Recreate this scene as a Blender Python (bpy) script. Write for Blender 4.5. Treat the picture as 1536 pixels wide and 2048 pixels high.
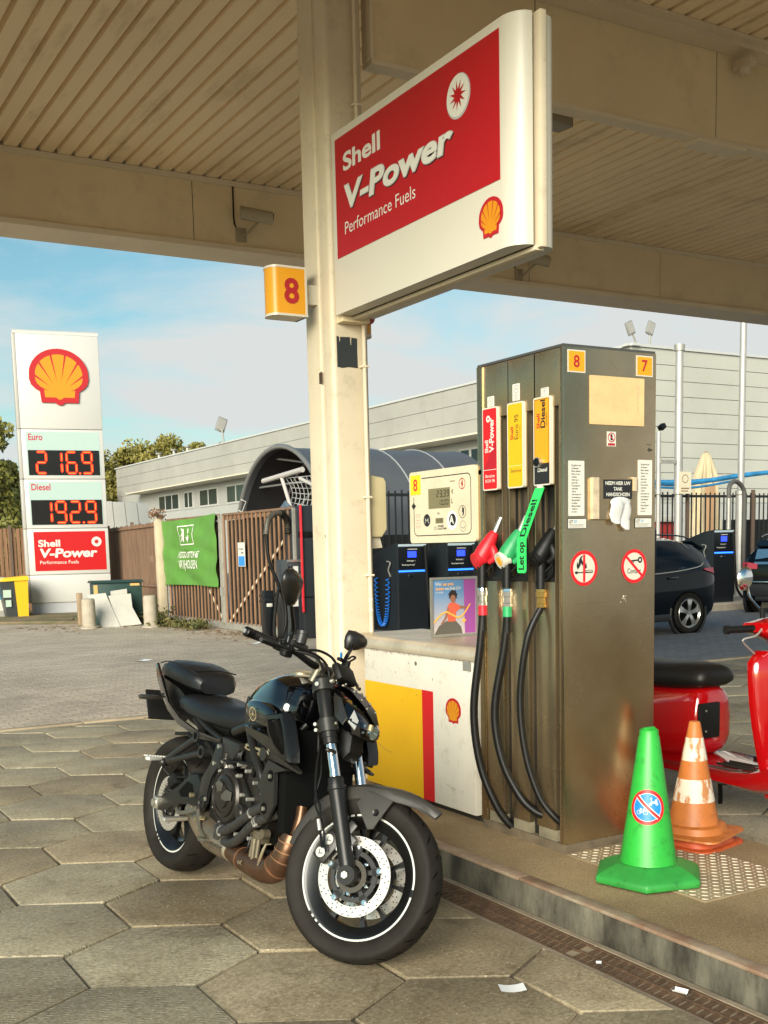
import bpy, bmesh, math, random
from mathutils import Vector, Matrix
R_ = math.radians
for o in list(bpy.data.objects): bpy.data.objects.remove(o)
sc = bpy.context.scene
random.seed(7)
# ------------------------------------------------------------------ camera
cd = bpy.data.cameras.new("camera"); cam = bpy.data.objects.new("camera", cd); sc.collection.objects.link(cam); sc.camera = cam
def _cam():
    y, p, r = R_(30.3442), R_(-7.2738), R_(-1.34975)
    f = Vector((math.sin(y)*math.cos(p), math.cos(y)*math.cos(p), math.sin(p)))
    rt = Vector((math.cos(y), -math.sin(y), 0)); up = rt.cross(f)
    rr = rt*math.cos(r)+up*math.sin(r); uu = -rt*math.sin(r)+up*math.cos(r)
    m = Matrix((rr, uu, -f)).transposed().to_4x4(); m.translation = (0, 0, 1.45)
    cam.matrix_world = m
_cam()
cd.sensor_fit = 'VERTICAL'; cd.sensor_height = 36.0; cd.lens = 2235.36/2048*36
cd.shift_y = 358.24/2048; cd.clip_start = 0.05; cd.clip_end = 2000
# ------------------------------------------------------------------ world, sun, exposure
SUN = Vector((-0.66, -0.56, 0.32)).normalized()
elev = math.asin(SUN.z); rot = math.atan2(SUN.x, SUN.y)
w = bpy.data.worlds.new("World"); sc.world = w; w.use_nodes = True
nt = w.node_tree; N = nt.nodes; Lk = nt.links; N.clear()
def nd(t, tree=None, **k):
    n = (tree or nt).nodes.new(t)
    for a, b in k.items(): setattr(n, a, b)
    return n
sky = nd('ShaderNodeTexSky', sky_type='NISHITA', sun_disc=False, sun_elevation=elev, sun_rotation=rot, air_density=1.0, dust_density=1.2, ozone_density=1.5)
tc = nd('ShaderNodeTexCoord'); sp = nd('ShaderNodeSeparateXYZ'); Lk.new(tc.outputs['Generated'], sp.inputs[0])
def mth(op, a, b=None, tree=None):
    n = nd('ShaderNodeMath', tree, operation=op); t = tree or nt
    for i, v in enumerate((a, b)):
        if v is None: continue
        if isinstance(v, (int, float)): n.inputs[i].default_value = v
        else: t.links.new(v, n.inputs[i])
    return n.outputs[0]
zc = mth('MAXIMUM', sp.outputs[2], 0.0); den = mth('ADD', zc, 0.22)
cb = nd('ShaderNodeCombineXYZ'); Lk.new(mth('DIVIDE', sp.outputs[0], den), cb.inputs[0]); Lk.new(mth('DIVIDE', sp.outputs[1], den), cb.inputs[1])
mp = nd('ShaderNodeMapping'); Lk.new(cb.outputs[0], mp.inputs[0]); mp.inputs['Scale'].default_value = (1.0, 1.5, 1); mp.inputs['Rotation'].default_value = (0, 0, 0.5); mp.inputs['Location'].default_value = (3.1, 1.35, 0)
nz = nd('ShaderNodeTexNoise'); nz.inputs['Scale'].default_value = 1.5; nz.inputs['Detail'].default_value = 9; nz.inputs['Roughness'].default_value = 0.55; nz.inputs['Distortion'].default_value = 0.4
Lk.new(mp.outputs[0], nz.inputs['Vector'])
# more cloud toward the horizon and toward the right
hz = mth('MULTIPLY', mth('SUBTRACT', 0.38, zc), 0.55)
rg = mth('MULTIPLY', mth('SUBTRACT', sp.outputs[0], 0.42), 0.42)
cov = mth('ADD', nz.outputs[0], mth('ADD', hz, rg))
rmp = nd('ShaderNodeValToRGB'); rmp.color_ramp.elements[0].position = 0.45; rmp.color_ramp.elements[1].position = 0.68
Lk.new(cov, rmp.inputs[0])
skyg = nd('ShaderNodeMixRGB', blend_type='MULTIPLY'); skyg.inputs[0].default_value = 1; Lk.new(sky.outputs[0], skyg.inputs[1]); skyg.inputs[2].default_value = (.85, 1.12, 1.0, 1)
mx = nd('ShaderNodeMixRGB'); Lk.new(rmp.outputs[0], mx.inputs[0]); Lk.new(skyg.outputs[0], mx.inputs[1]); mx.inputs[2].default_value = (5.3, 5.55, 5.5, 1)
bg = nd('ShaderNodeBackground'); Lk.new(mx.outputs[0], bg.inputs[0]); bg.inputs[1].default_value = 0.050
wo = nd('ShaderNodeOutputWorld'); Lk.new(bg.outputs[0], wo.inputs[0])
sd = bpy.data.lights.new("sun", 'SUN'); sd.energy = 2.5; sd.angle = R_(38); sd.color = (1, 0.93, 0.82)
so = bpy.data.objects.new("sun", sd); sc.collection.objects.link(so); so.rotation_euler = (-SUN).to_track_quat('-Z', 'Y').to_euler(); so.location = (0, 0, 30)
sc.view_settings.view_transform = 'Standard'; sc.view_settings.look = 'None'; sc.view_settings.gamma = 1; sc.view_settings.exposure = 1.45
sc.render.engine = 'CYCLES'
try:
    sc.cycles.max_bounces = 8; sc.cycles.diffuse_bounces = 5; sc.cycles.use_denoising = True
except Exception: pass
# ------------------------------------------------------------------ materials
MATS = {}
def M(name, col, rough=.5, metal=0., var=0., vs=8., bump=0., bs=60., coat=0., stretch=None, col2=None, ramp=None, emit=None, es=1., alpha=None, spec=None, dirt=0., rvar=0.):
    if name in MATS: return MATS[name]
    m = bpy.data.materials.new(name); m.use_nodes = True; t = m.node_tree; b = t.nodes['Principled BSDF']
    MATS[name] = m
    b.inputs['Base Color'].default_value = (*col, 1); b.inputs['Roughness'].default_value = rough; b.inputs['Metallic'].default_value = metal
    if coat: b.inputs['Coat Weight'].default_value = coat; b.inputs['Coat Roughness'].default_value = .06
    if spec is not None: b.inputs['Specular IOR Level'].default_value = spec
    if emit: b.inputs['Emission Color'].default_value = (*emit, 1); b.inputs['Emission Strength'].default_value = es
    c = t.nodes.new('ShaderNodeTexCoord'); vec = c.outputs['Object']
    if stretch:
        mpn = t.nodes.new('ShaderNodeMapping'); mpn.inputs['Scale'].default_value = stretch; t.links.new(vec, mpn.inputs[0]); vec = mpn.outputs[0]
    def noise(s, d=6, rg=.6):
        n = t.nodes.new('ShaderNodeTexNoise'); n.inputs['Scale'].default_value = s; n.inputs['Detail'].default_value = d; n.inputs['Roughness'].default_value = rg
        t.links.new(vec, n.inputs['Vector']); return n.outputs[0]
    if var or col2 or dirt:
        n = noise(vs); r = t.nodes.new('ShaderNodeValToRGB'); t.links.new(n, r.inputs[0])
        lo, hi = ramp or (.3, .7)
        r.color_ramp.elements[0].position = lo; r.color_ramp.elements[1].position = hi
        c2 = col2 or tuple(x*(1-var) for x in col); c1 = col if col2 else tuple(min(1, x*(1+var)) for x in col)
        r.color_ramp.elements[0].color = (*c2, 1); r.color_ramp.elements[1].color = (*c1, 1)
        out = r.outputs[0]
        if dirt:
            n2 = noise(vs*2.7, 10, .75); r2 = t.nodes.new('ShaderNodeValToRGB'); t.links.new(n2, r2.inputs[0])
            r2.color_ramp.elements[0].position = .54; r2.color_ramp.elements[1].position = .68
            r2.color_ramp.elements[0].color = (1, 1, 1, 1); r2.color_ramp.elements[1].color = (1-dirt, 1-dirt*1.05, 1-dirt*1.2, 1)
            mm = t.nodes.new('ShaderNodeMixRGB'); mm.blend_type = 'MULTIPLY'; mm.inputs[0].default_value = 1
            t.links.new(out, mm.inputs[1]); t.links.new(r2.outputs[0], mm.inputs[2]); out = mm.outputs[0]
        t.links.new(out, b.inputs['Base Color'])
    if rvar:
        n = noise(vs*1.7, 5); mr = t.nodes.new('ShaderNodeMapRange'); t.links.new(n, mr.inputs[0]); mr.inputs[1].default_value = .3; mr.inputs[2].default_value = .7
        mr.inputs[3].default_value = max(.02, rough-rvar); mr.inputs[4].default_value = min(1, rough+rvar); t.links.new(mr.outputs[0], b.inputs['Roughness'])
    if bump:
        n = noise(bs, 4); bn = t.nodes.new('ShaderNodeBump'); bn.inputs['Strength'].default_value = bump; bn.inputs['Distance'].default_value = .01
        t.links.new(n, bn.inputs['Height']); t.links.new(bn.outputs[0], b.inputs['Normal'])
    return m
cream = M('cream_paint', (.59, .50, .36), .5, var=.07, vs=3, bump=.05, bs=30, dirt=.2)
cream_d = M('cream_steel', (.70, .57, .36), .55, var=.08, vs=1.2, bump=.04, bs=8, dirt=.12)
white = M('white_paint', (.60, .57, .50), .42, var=.04, vs=5, dirt=.10)
signw = M('sign_white', (.56, .52, .43), .35, var=.02, vs=2)
totw = M('totem_white', (.50, .49, .455), .4, var=.02, vs=.8)
red = M('sign_red', (.38, .005, .010), .38)
redp = M('panel_red', (.50, .005, .008), .4)
yel = M('panel_yellow', (.66, .36, .003), .4, var=.05, vs=3)
yelb = M('badge_yellow', (.64, .28, .006), .38)
ltr_w = M('letter_white', (.62, .60, .53), .45)
ltr_r = M('letter_dark_red', (.36, .010, .014), .45)
ltr_k = M('letter_black', (.012, .012, .013), .5)
blk = M('black_plastic', (.007, .0068, .0064), .5, var=.2, vs=20, spec=.2)
blk_g = M('black_gloss', (.0015, .0015, .002), .04, coat=1., spec=.6)
blk_s = M('black_satin', (.004, .0038, .0036), .30, var=.15, vs=30, spec=.28)
blk_m = M('void_shade', (.002, .002, .002), .9, spec=.1)  # matte black that puts the shade of openings into the colour
rub = M('tyre_rubber', (.013, .0105, .008), .68, spec=.2, var=.25, vs=18, bump=.05, bs=200)
rubh = M('hose_rubber', (.006, .0054, .0048), .42, spec=.28, var=.3, vs=25)
eng = M('engine_metal', (.024, .022, .019), .36, metal=.6, var=.2, vs=22, bump=.06, bs=180)
eng_l = M('engine_light', (.12, .108, .09), .38, metal=.8, var=.2, vs=25)
chrome = M('chrome', (.82, .82, .80), .1, metal=1.)
alu = M('aluminium', (.62, .58, .5), .35, metal=.9, var=.1, vs=30)
alu_d = M('dull_aluminium', (.42, .40, .36), .5, metal=.7, var=.15, vs=20)
disc_m = M('brake_disc_steel', (.66, .61, .54), .3, metal=.75, var=.06, vs=40)
tape = M('rim_tape', (.50, .49, .45), .35)
expipe = M('exhaust_titanium', (.13, .066, .036), .36, metal=.75, var=.35, vs=7, rvar=.1)
excan = M('muffler_steel', (.30, .24, .17), .38, metal=.8, var=.25, vs=8)
steel = M('brushed_steel', (.54, .43, .275), .25, metal=.96, col2=(.39, .285, .16), vs=1.6, ramp=(.34, .66), rvar=.07)
steel2 = M('bay_steel', (.44, .335, .20), .30, metal=.9, var=.2, vs=2.4, rvar=.08)
def brush(m):
    t = m.node_tree; b = t.nodes['Principled BSDF']; c = t.nodes.new('ShaderNodeTexCoord'); mp_ = t.nodes.new('ShaderNodeMapping'); mp_.inputs['Scale'].default_value = (4, 4, 260)
    n = t.nodes.new('ShaderNodeTexNoise'); n.inputs['Scale'].default_value = 1.; n.inputs['Detail'].default_value = 3
    t.links.new(c.outputs['Object'], mp_.inputs[0]); t.links.new(mp_.outputs[0], n.inputs['Vector'])
    bn = t.nodes.new('ShaderNodeBump'); bn.inputs['Strength'].default_value = .06; bn.inputs['Distance'].default_value = .004
    t.links.new(n.outputs[0], bn.inputs['Height']); t.links.new(bn.outputs[0], b.inputs['Normal']); b.inputs['Anisotropic'].default_value = .6; b.inputs['Anisotropic Rotation'].default_value = .25
brush(steel); brush(steel2)
green_b = M('banner_green', (.085, .225, .035), .6, var=.08, vs=4)
glass_d = M('dark_glass', (.01, .012, .014), .06, spec=.8)
glass_c = M('window_glass', (.30, .45, .54), .05, spec=.6, metal=.9)  # blue sky reflection put into the base colour
cone_g = M('cone_green', (.022, .33, .035), .42, var=.10, vs=9, dirt=.45, bump=.04, bs=40)
cone_gd = M('cone_green_base', (.025, .25, .04), .5, var=.2, vs=8, dirt=.4, bump=.06, bs=30)
cone_o = M('cone_orange', (.42, .125, .022), .5, var=.18, vs=7, dirt=.35)
cone_o2 = M('cone_orange_red', (.46, .075, .02), .45, var=.12, vs=7, dirt=.3)
cone_w = M('cone_reflective', (.60, .52, .42), .5, col2=(.42, .17, .06), vs=17, ramp=(.43, .50), stretch=(1.6, 1.6, .7))
scoot_r = M('scooter_red', (.30, .002, .003), .12, coat=1.)
leather = M('seat_leather', (.008, .007, .006), .45, spec=.3, bump=.05, bs=300)
concrete = M('concrete', (.36, .31, .24), .85, var=.15, vs=5, bump=.2, bs=60, dirt=.25)
wood = M('weathered_wood', (.30, .21, .13), .8, var=.25, vs=6, stretch=(3, 3, .5))
blue_led = M('blue_led', (.01, .06, .5), .4, emit=(.02, .14, 1.), es=1.6)
stat = M('station_anthracite', (.012, .016, .019), .42, var=.1, vs=3)
stat_k = M('station_black', (.006, .007, .009), .3)
bluehose = M('blue_coil', (.01, .14, .55), .35)
redled = M('led_red', (.3, .01, .0), .5, emit=(1., .012, .004), es=.75)
orled = M('led_orange', (.4, .1, .0), .5, emit=(1., .13, .015), es=.85)
# ------------------------------------------------------------------ builders
def tag(o, label=None, cat=None, group=None, kind=None):
    if label: o['label'] = label
    if cat: o['category'] = cat
    if group: o['group'] = group
    if kind: o['kind'] = kind
    return o
def empty(name, loc, label, cat, group=None):
    o = bpy.data.objects.new(name, None); sc.collection.objects.link(o); o.location = loc; o.empty_display_size = .1
    return tag(o, label, cat, group)
def rootof(o):
    while o.parent: o = o.parent
    return o
_txt = {}
def text_geo(s, off=0., shear=0., space=1.):
    k = (s, off, shear, space)
    if k in _txt: return _txt[k]
    c = bpy.data.curves.new('t', 'FONT'); c.body = s; c.size = 1; c.offset = off; c.shear = shear; c.resolution_u = 5; c.space_character = space
    o = bpy.data.objects.new('t', c); sc.collection.objects.link(o)
    me = bpy.data.meshes.new_from_object(o)
    vs = [v.co.copy() for v in me.vertices]; fs = [tuple(p.vertices) for p in me.polygons]
    bpy.data.objects.remove(o); bpy.data.meshes.remove(me); bpy.data.curves.remove(c)
    _txt[k] = (vs, fs); return vs, fs
class B:
    def __init__(s, T=None, fn=None): s.bm = bmesh.new(); s.T = T; s.fn = fn
    def poly(s, pts):
        return s.bm.faces.new([s.bm.verts.new(p) for p in pts])
    def box(s, a, b, bev=0.):
        x0, y0, z0 = [min(a[i], b[i]) for i in range(3)]; x1, y1, z1 = [max(a[i], b[i]) for i in range(3)]
        return s.hexa([(x0, y0, z0), (x1, y0, z0), (x1, y1, z0), (x0, y1, z0), (x0, y0, z1), (x1, y0, z1), (x1, y1, z1), (x0, y1, z1)], bev)
    def hexa(s, p, bev=0.):
        v = [s.bm.verts.new(q) for q in p]
        fs = [s.bm.faces.new([v[i] for i in f]) for f in ((3, 2, 1, 0), (4, 5, 6, 7), (0, 1, 5, 4), (1, 2, 6, 5), (2, 3, 7, 6), (3, 0, 4, 7))]
        if bev: s.bev({e for f in fs for e in f.edges}, bev)
        return s
    def bev(s, edges, off, seg=2):
        bmesh.ops.bevel(s.bm, geom=list(edges), offset=off, segments=seg, affect='EDGES', profile=.5, clamp_overlap=True)
    def obox(s, c, size, M3=None, bev=0.):
        hx, hy, hz = [q/2 for q in size]; M3 = M3 or Matrix.Identity(3); c = Vector(c)
        return s.hexa([c+M3 @ Vector(q) for q in ((-hx, -hy, -hz), (hx, -hy, -hz), (hx, hy, -hz), (-hx, hy, -hz), (-hx, -hy, hz), (hx, -hy, hz), (hx, hy, hz), (-hx, hy, hz))], bev)
    def prism(s, pts, vec, bev=0.):
        vec = Vector(vec); a = [s.bm.verts.new(p) for p in pts]; b = [s.bm.verts.new(Vector(p)+vec) for p in pts]; n = len(a)
        fs = [s.bm.faces.new(a), s.bm.faces.new(list(reversed(b)))]
        for i in range(n): fs.append(s.bm.faces.new((a[(i+1) % n], a[i], b[i], b[(i+1) % n])))
        if bev: s.bev({e for f in fs[:2] for e in f.edges}, bev)
        return s
    def loft(s, rings, closed=True, caps=True):
        rs = [[s.bm.verts.new(p) for p in r] for r in rings]; n = len(rs[0]); s.rs = rs
        for i in range(len(rs)-1):
            for j in range(n if closed else n-1):
                k = (j+1) % n
                try: s.bm.faces.new((rs[i][j], rs[i][k], rs[i+1][k], rs[i+1][j]))
                except ValueError: pass
        if caps and closed:
            s.bm.faces.new(list(reversed(rs[0]))); s.bm.faces.new(rs[-1])
        return s
    def cyl(s, p, q, r0, r1=None, n=16, caps=True):
        p, q = Vector(p), Vector(q); d = (q-p).normalized(); a = d.orthogonal().normalized(); b = d.cross(a); r1 = r0 if r1 is None else r1
        rg = lambda c, r: [c+(a*math.cos(t)+b*math.sin(t))*r for t in [2*math.pi*i/n for i in range(n)]]
        return s.loft([rg(p, r0), rg(q, r1)], True, caps)
    def tube(s, pts, r, n=10, sub=0, caps=True, closed=False):
        pts = [Vector(p) for p in pts]
        if sub: pts = smooth(pts, sub, closed)
        m = len(pts); rr = r if isinstance(r, (list, tuple)) else [r]*m
        if len(rr) != m: rr = [rr[0]+(rr[-1]-rr[0])*i/(m-1) for i in range(m)] if len(rr) == 2 else [lerp(rr, i/(m-1)) for i in range(m)]
        rings = []; a = None
        for i in range(m):
            if closed: d = pts[(i+1) % m]-pts[i-1]
            else: d = pts[min(i+1, m-1)]-pts[max(i-1, 0)]
            d = d.normalized() if d.length > 1e-9 else Vector((0, 0, 1))
            a = (d.orthogonal() if a is None else a-d*a.dot(d)).normalized(); b = d.cross(a)
            rings.append([pts[i]+(a*math.cos(2*math.pi*k/n)+b*math.sin(2*math.pi*k/n))*rr[i] for k in range(n)])
        if closed: rings.append(rings[0]); return s.loft(rings, True, False)
        return s.loft(rings, True, caps)
    def lathe(s, prof, c, ax, n=40, closed=False, arc=(0, 2*math.pi), ref=None):
        c, ax = Vector(c), Vector(ax).normalized(); a = (Vector(ref) if ref else ax.orthogonal()).normalized(); b = ax.cross(a)
        full = abs(arc[1]-arc[0]-2*math.pi) < 1e-6; m = n if full else n+1
        rs = []
        for (r, h) in prof:
            rs.append([s.bm.verts.new(c+ax*h+(a*math.cos(t)+b*math.sin(t))*r) for t in [arc[0]+(arc[1]-arc[0])*i/n for i in range(m)]])
        k = len(rs)
        for i in range(k if closed else k-1):
            u, v = rs[i], rs[(i+1) % k]
            for j in range(m if full else m-1):
                jj = (j+1) % m
                try: s.bm.faces.new((u[j], u[jj], v[jj], v[j]))
                except ValueError: pass
        return s
    def sphere(s, c, r, n=16, m=10, sc_=(1, 1, 1)):
        c = Vector(c)
        return s.loft([[c+Vector((r*sc_[0]*math.sin(math.pi*(i+.02)/(m+.04))*math.cos(2*math.pi*j/n), r*sc_[1]*math.sin(math.pi*(i+.02)/(m+.04))*math.sin(2*math.pi*j/n), r*sc_[2]*math.cos(math.pi*(i+.02)/(m+.04)))) for j in range(n)] for i in range(m+1)])
    def text(s, t, o, u, v, h, off=.012, align='l', width=None, shear=0., space=1.):
        """o origin on baseline, u reading direction, v up; h = cap height"""
        vs, fs = text_geo(t, off, shear, space); o, u, v = Vector(o), Vector(u).normalized(), Vector(v).normalized()
        if not vs: return s
        x0 = min(p.x for p in vs); x1 = max(p.x for p in vs); k = h/.69; kx = k if width is None else width/(x1-x0)
        sh = {'l': -x0, 'c': -(x0+x1)/2, 'r': -x1}[align]
        bv = [s.bm.verts.new(o+u*((p.x+sh)*kx)+v*(p.y*k)) for p in vs]
        for f in fs:
            try: s.bm.faces.new([bv[i] for i in f])
            except ValueError: pass
        return s
    def done(s, name, mat, parent=None, ang=35, recalc=True, smooth_=True, merge=True, sub=0):
        bm = s.bm
        if merge: bmesh.ops.remove_doubles(bm, verts=bm.verts, dist=1e-5)
        if s.fn:
            for v in bm.verts: v.co = s.fn(v.co)
        if s.T is not None: bm.transform(s.T)
        if recalc: bmesh.ops.recalc_face_normals(bm, faces=bm.faces)
        me = bpy.data.meshes.new(name)
        if parent:
            r = rootof(parent); bm.transform(Matrix.Translation(-Vector(r.location)))
        bm.to_mesh(me); bm.free()
        if smooth_:
            me.polygons.foreach_set('use_smooth', [True]*len(me.polygons)); me.set_sharp_from_angle(angle=R_(ang))
        me.materials.append(mat)
        o = bpy.data.objects.new(name, me); sc.collection.objects.link(o)
        if parent: o.parent = parent
        if sub: md = o.modifiers.new('smooth', 'SUBSURF'); md.levels = md.render_levels = sub
        return o
    def crease(s, idx, v=.7):
        l = s.bm.edges.layers.float.get('crease_edge') or s.bm.edges.layers.float.new('crease_edge')
        for r0, r1 in zip(s.rs, s.rs[1:]):
            for i in idx:
                e = s.bm.edges.get((r0[i], r1[i]))
                if e: e[l] = v
def lerp(a, t):
    x = t*(len(a)-1); i = min(int(x), len(a)-2); return a[i]+(a[i+1]-a[i])*(x-i)
def smooth(pts, sub, closed=False):
    out = []; n = len(pts)
    rng = range(n) if closed else range(n-1)
    for i in rng:
        if closed: p0, p1, p2, p3 = pts[i-1], pts[i], pts[(i+1) % n], pts[(i+2) % n]
        else: p0, p1, p2, p3 = pts[max(i-1, 0)], pts[i], pts[i+1], pts[min(i+2, n-1)]
        for k in range(sub):
            t = k/sub
            out.append(.5*((2*p1)+(-p0+p2)*t+(2*p0-5*p1+4*p2-p3)*t*t+(-p0+3*p1-3*p2+p3)*t*t*t))
    if not closed: out.append(pts[-1])
    return out
def one(fn_build, name, mat, label, cat, loc, group=None, **k):
    """single-mesh top-level thing whose origin is loc"""
    b = B(); fn_build(b); o = b.done(name, mat, None, **k)
    o.data.transform(Matrix.Translation(-Vector(loc))); o.location = loc
    return tag(o, label, cat, group)
def struct(o): o['kind'] = 'structure'; return o
class Fr:
    """flat frame: point(u,v,d) = o + U*u + V*v + Nn*d"""
    def __init__(s, o, U, Vv): s.o = Vector(o); s.U = Vector(U).normalized(); s.V = Vector(Vv).normalized(); s.N = s.U.cross(s.V)
    def p(s, u, v, d=0.): return s.o+s.U*u+s.V*v+s.N*d
    def rect(s, b, u0, v0, u1, v1, d0, d1, r=0., n=5):
        if r: pts = [(cx+r*math.cos(a), cy+r*math.sin(a)) for cx, cy, a0 in ((u1-r, v1-r, 0), (u0+r, v1-r, 90), (u0+r, v0+r, 180), (u1-r, v0+r, 270)) for a in [R_(a0+90*i/n) for i in range(n+1)]]
        else: pts = [(u0, v0), (u1, v0), (u1, v1), (u0, v1)]
        return s.prism(b, pts, d0, d1)
    def prism(s, b, pts, d0, d1): b.prism([s.p(u, v, d0) for u, v in pts], s.N*(d1-d0)); return b
    def ring(s, b, pts, inner, d):
        n = len(pts); a = [b.bm.verts.new(s.p(u, v, d)) for u, v in pts]; c = [b.bm.verts.new(s.p(u, v, d)) for u, v in inner]
        for i in range(n): b.bm.faces.new((a[i], a[(i+1) % n], c[(i+1) % n], c[i]))
    def flat(s, b, pts, d): b.poly([s.p(u, v, d) for u, v in pts]); return b
    def disc(s, b, cu, cv, r, d, n=28, ry=None): return s.flat(b, [(cu+r*math.cos(2*math.pi*i/n), cv+(ry or r)*math.sin(2*math.pi*i/n)) for i in range(n)], d)
    def annulus(s, b, cu, cv, r0, r1, d, n=32):
        s.ring(b, [(cu+r1*math.cos(2*math.pi*i/n), cv+r1*math.sin(2*math.pi*i/n)) for i in range(n)], [(cu+r0*math.cos(2*math.pi*i/n), cv+r0*math.sin(2*math.pi*i/n)) for i in range(n)], d)
    def line(s, b, pts, w, d, closed=False):
        """polyline of constant width as one strip"""
        n = len(pts); L, Rr = [], []
        for i in range(n):
            p = Vector(pts[i]); q0 = Vector(pts[i-1] if (i or closed) else pts[i]); q1 = Vector(pts[(i+1) % n] if (i < n-1 or closed) else pts[i])
            t = ((p-q0).normalized() if (p-q0).length > 1e-9 else Vector((0, 0)))+((q1-p).normalized() if (q1-p).length > 1e-9 else Vector((0, 0)))
            t.normalize(); nn = Vector((-t.y, t.x)); e = (q1-p if (q1-p).length > 1e-9 else p-q0).normalized(); k = 1/max(.45, abs(e.dot(t)))
            L.append(p+nn*w/2*k); Rr.append(p-nn*w/2*k)
        for i in range(n if closed else n-1):
            j = (i+1) % n; b.poly([s.p(*L[i], d), s.p(*L[j], d), s.p(*Rr[j], d), s.p(*Rr[i], d)])
    def text(s, b, t, u, v, h, d, **k): return b.text(t, s.p(u, v, d), s.U, s.V, h, **k)
# scallop-shell emblem, outline in half-widths
def shell_outline():
    pts = [(.62, -.88), (.66, -.50), (.80, -.42), (.94, -.28), (1.0, -.08)]
    for i in range(1, 20):
        a = R_(2+176*i/20); pts.append((1.0*math.cos(a), .06+.89*math.sin(a)))
    pts += [(-1.0, -.08), (-.94, -.28), (-.80, -.42), (-.66, -.50), (-.62, -.88), (-.16, -.88), (-.08, -.95), (0, -.97), (.08, -.95), (.16, -.88)]
    return pts
def shell(fr, parent, cu, cv, hw, d, thick=.004, flatten=1.):
    P = shell_outline(); b = B()
    fr.prism(b, [(cu+x*hw*flatten, cv+y*hw) for x, y in P], d, d+thick); o = b.done('emblem', M('emblem_red', (.40, .008, .012), .4), parent, smooth_=False)
    b = B(); Q = []
    for x, y in P:
        yy = y*.80-.005
        if y < -.6: yy = y*.80+.0
        Q.append((x*.80, yy))
    fr.flat(b, [(cu+x*hw*flatten, cv+y*hw) for x, y in Q], d+thick+.001); o2 = b.done('emblem_yellow', M('emblem_yellow', (.58, .22, .004), .4), o, smooth_=False)
    b = B()
    for i in range(8):
        a = R_(18+144*i/7); piv = (0, -.62); r0, r1 = .30, 1.02
        tip = (piv[0]+.42*math.cos(a)*.9, piv[1]+.40*math.sin(a)+.02)
        # outer point on the inner outline
        k = 1.; ex, ey = math.cos(a), math.sin(a)
        lo, hi = .4, 2.
        for _ in range(24):
            mid = (lo+hi)/2; px, py = piv[0]+ex*mid, piv[1]+ey*mid
            ins = (px/.81)**2+((py-.045)/.725)**2 < 1 or (py < .0 and abs(px) < .78 and py > -.3)
            lo, hi = (mid, hi) if ins else (lo, mid)
        o_ = (piv[0]+ex*(lo+.03), piv[1]+ey*(lo+.03)); nx, ny = -ey, ex; wd = .035 if hw > .03 else .05
        fr.flat(b, [(cu+tip[0]*hw*flatten, cv+tip[1]*hw), (cu+(o_[0]+nx*wd)*hw*flatten, cv+(o_[1]+ny*wd)*hw), (cu+(o_[0]-nx*wd)*hw*flatten, cv+(o_[1]-ny*wd)*hw)][::-1], d+thick+.002)
    b.done('emblem_ribs', MATS['emblem_red'], o, smooth_=False)
    return o
def starburst(fr, b_disc, b_star, cu, cv, r, d):
    fr.disc(b_disc, cu, cv, r, d)
    pts = []; n = 11
    for i in range(n):
        a = 2*math.pi*i/n; pts.append((cu+r*.74*math.cos(a), cv+r*.74*math.sin(a))); pts.append((cu+r*.30*math.cos(a+.36), cv+r*.30*math.sin(a+.36)))
    fr.flat(b_star, pts, d+.001)
SEG = {'0': 'abcdef', '1': 'bc', '2': 'abged', '3': 'abgcd', '4': 'fgbc', '5': 'afgcd', '6': 'afgedc', '7': 'abc', '8': 'abcdefg', '9': 'abcdfg'}
def segs(ch, w, h, t):
    m = h/2; e = t*.12
    D = {'a': ((t*.5, h-t/2), (w-t*.5, h-t/2)), 'g': ((t*.5, m), (w-t*.5, m)), 'd': ((t*.5, t/2), (w-t*.5, t/2)),
         'f': ((t/2, m+t*.2), (t/2, h-t*.6)), 'b': ((w-t/2, m+t*.2), (w-t/2, h-t*.6)), 'e': ((t/2, t*.6), (t/2, m-t*.2)), 'c': ((w-t/2, t*.6), (w-t/2, m-t*.2))}
    out = []
    for k in SEG[ch]:
        (x0, y0), (x1, y1) = D[k]; q = t/2-e
        if abs(y1-y0) < 1e-9: out.append([(x0, y0), (x0+q, y0-q), (x1-q, y0-q), (x1, y0), (x1-q, y0+q), (x0+q, y0+q)])
        else: out.append([(x0, y0), (x0+q, y0+q), (x0+q, y1-q), (x0, y1), (x0-q, y1-q), (x0-q, y0+q)])
    return out
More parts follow.
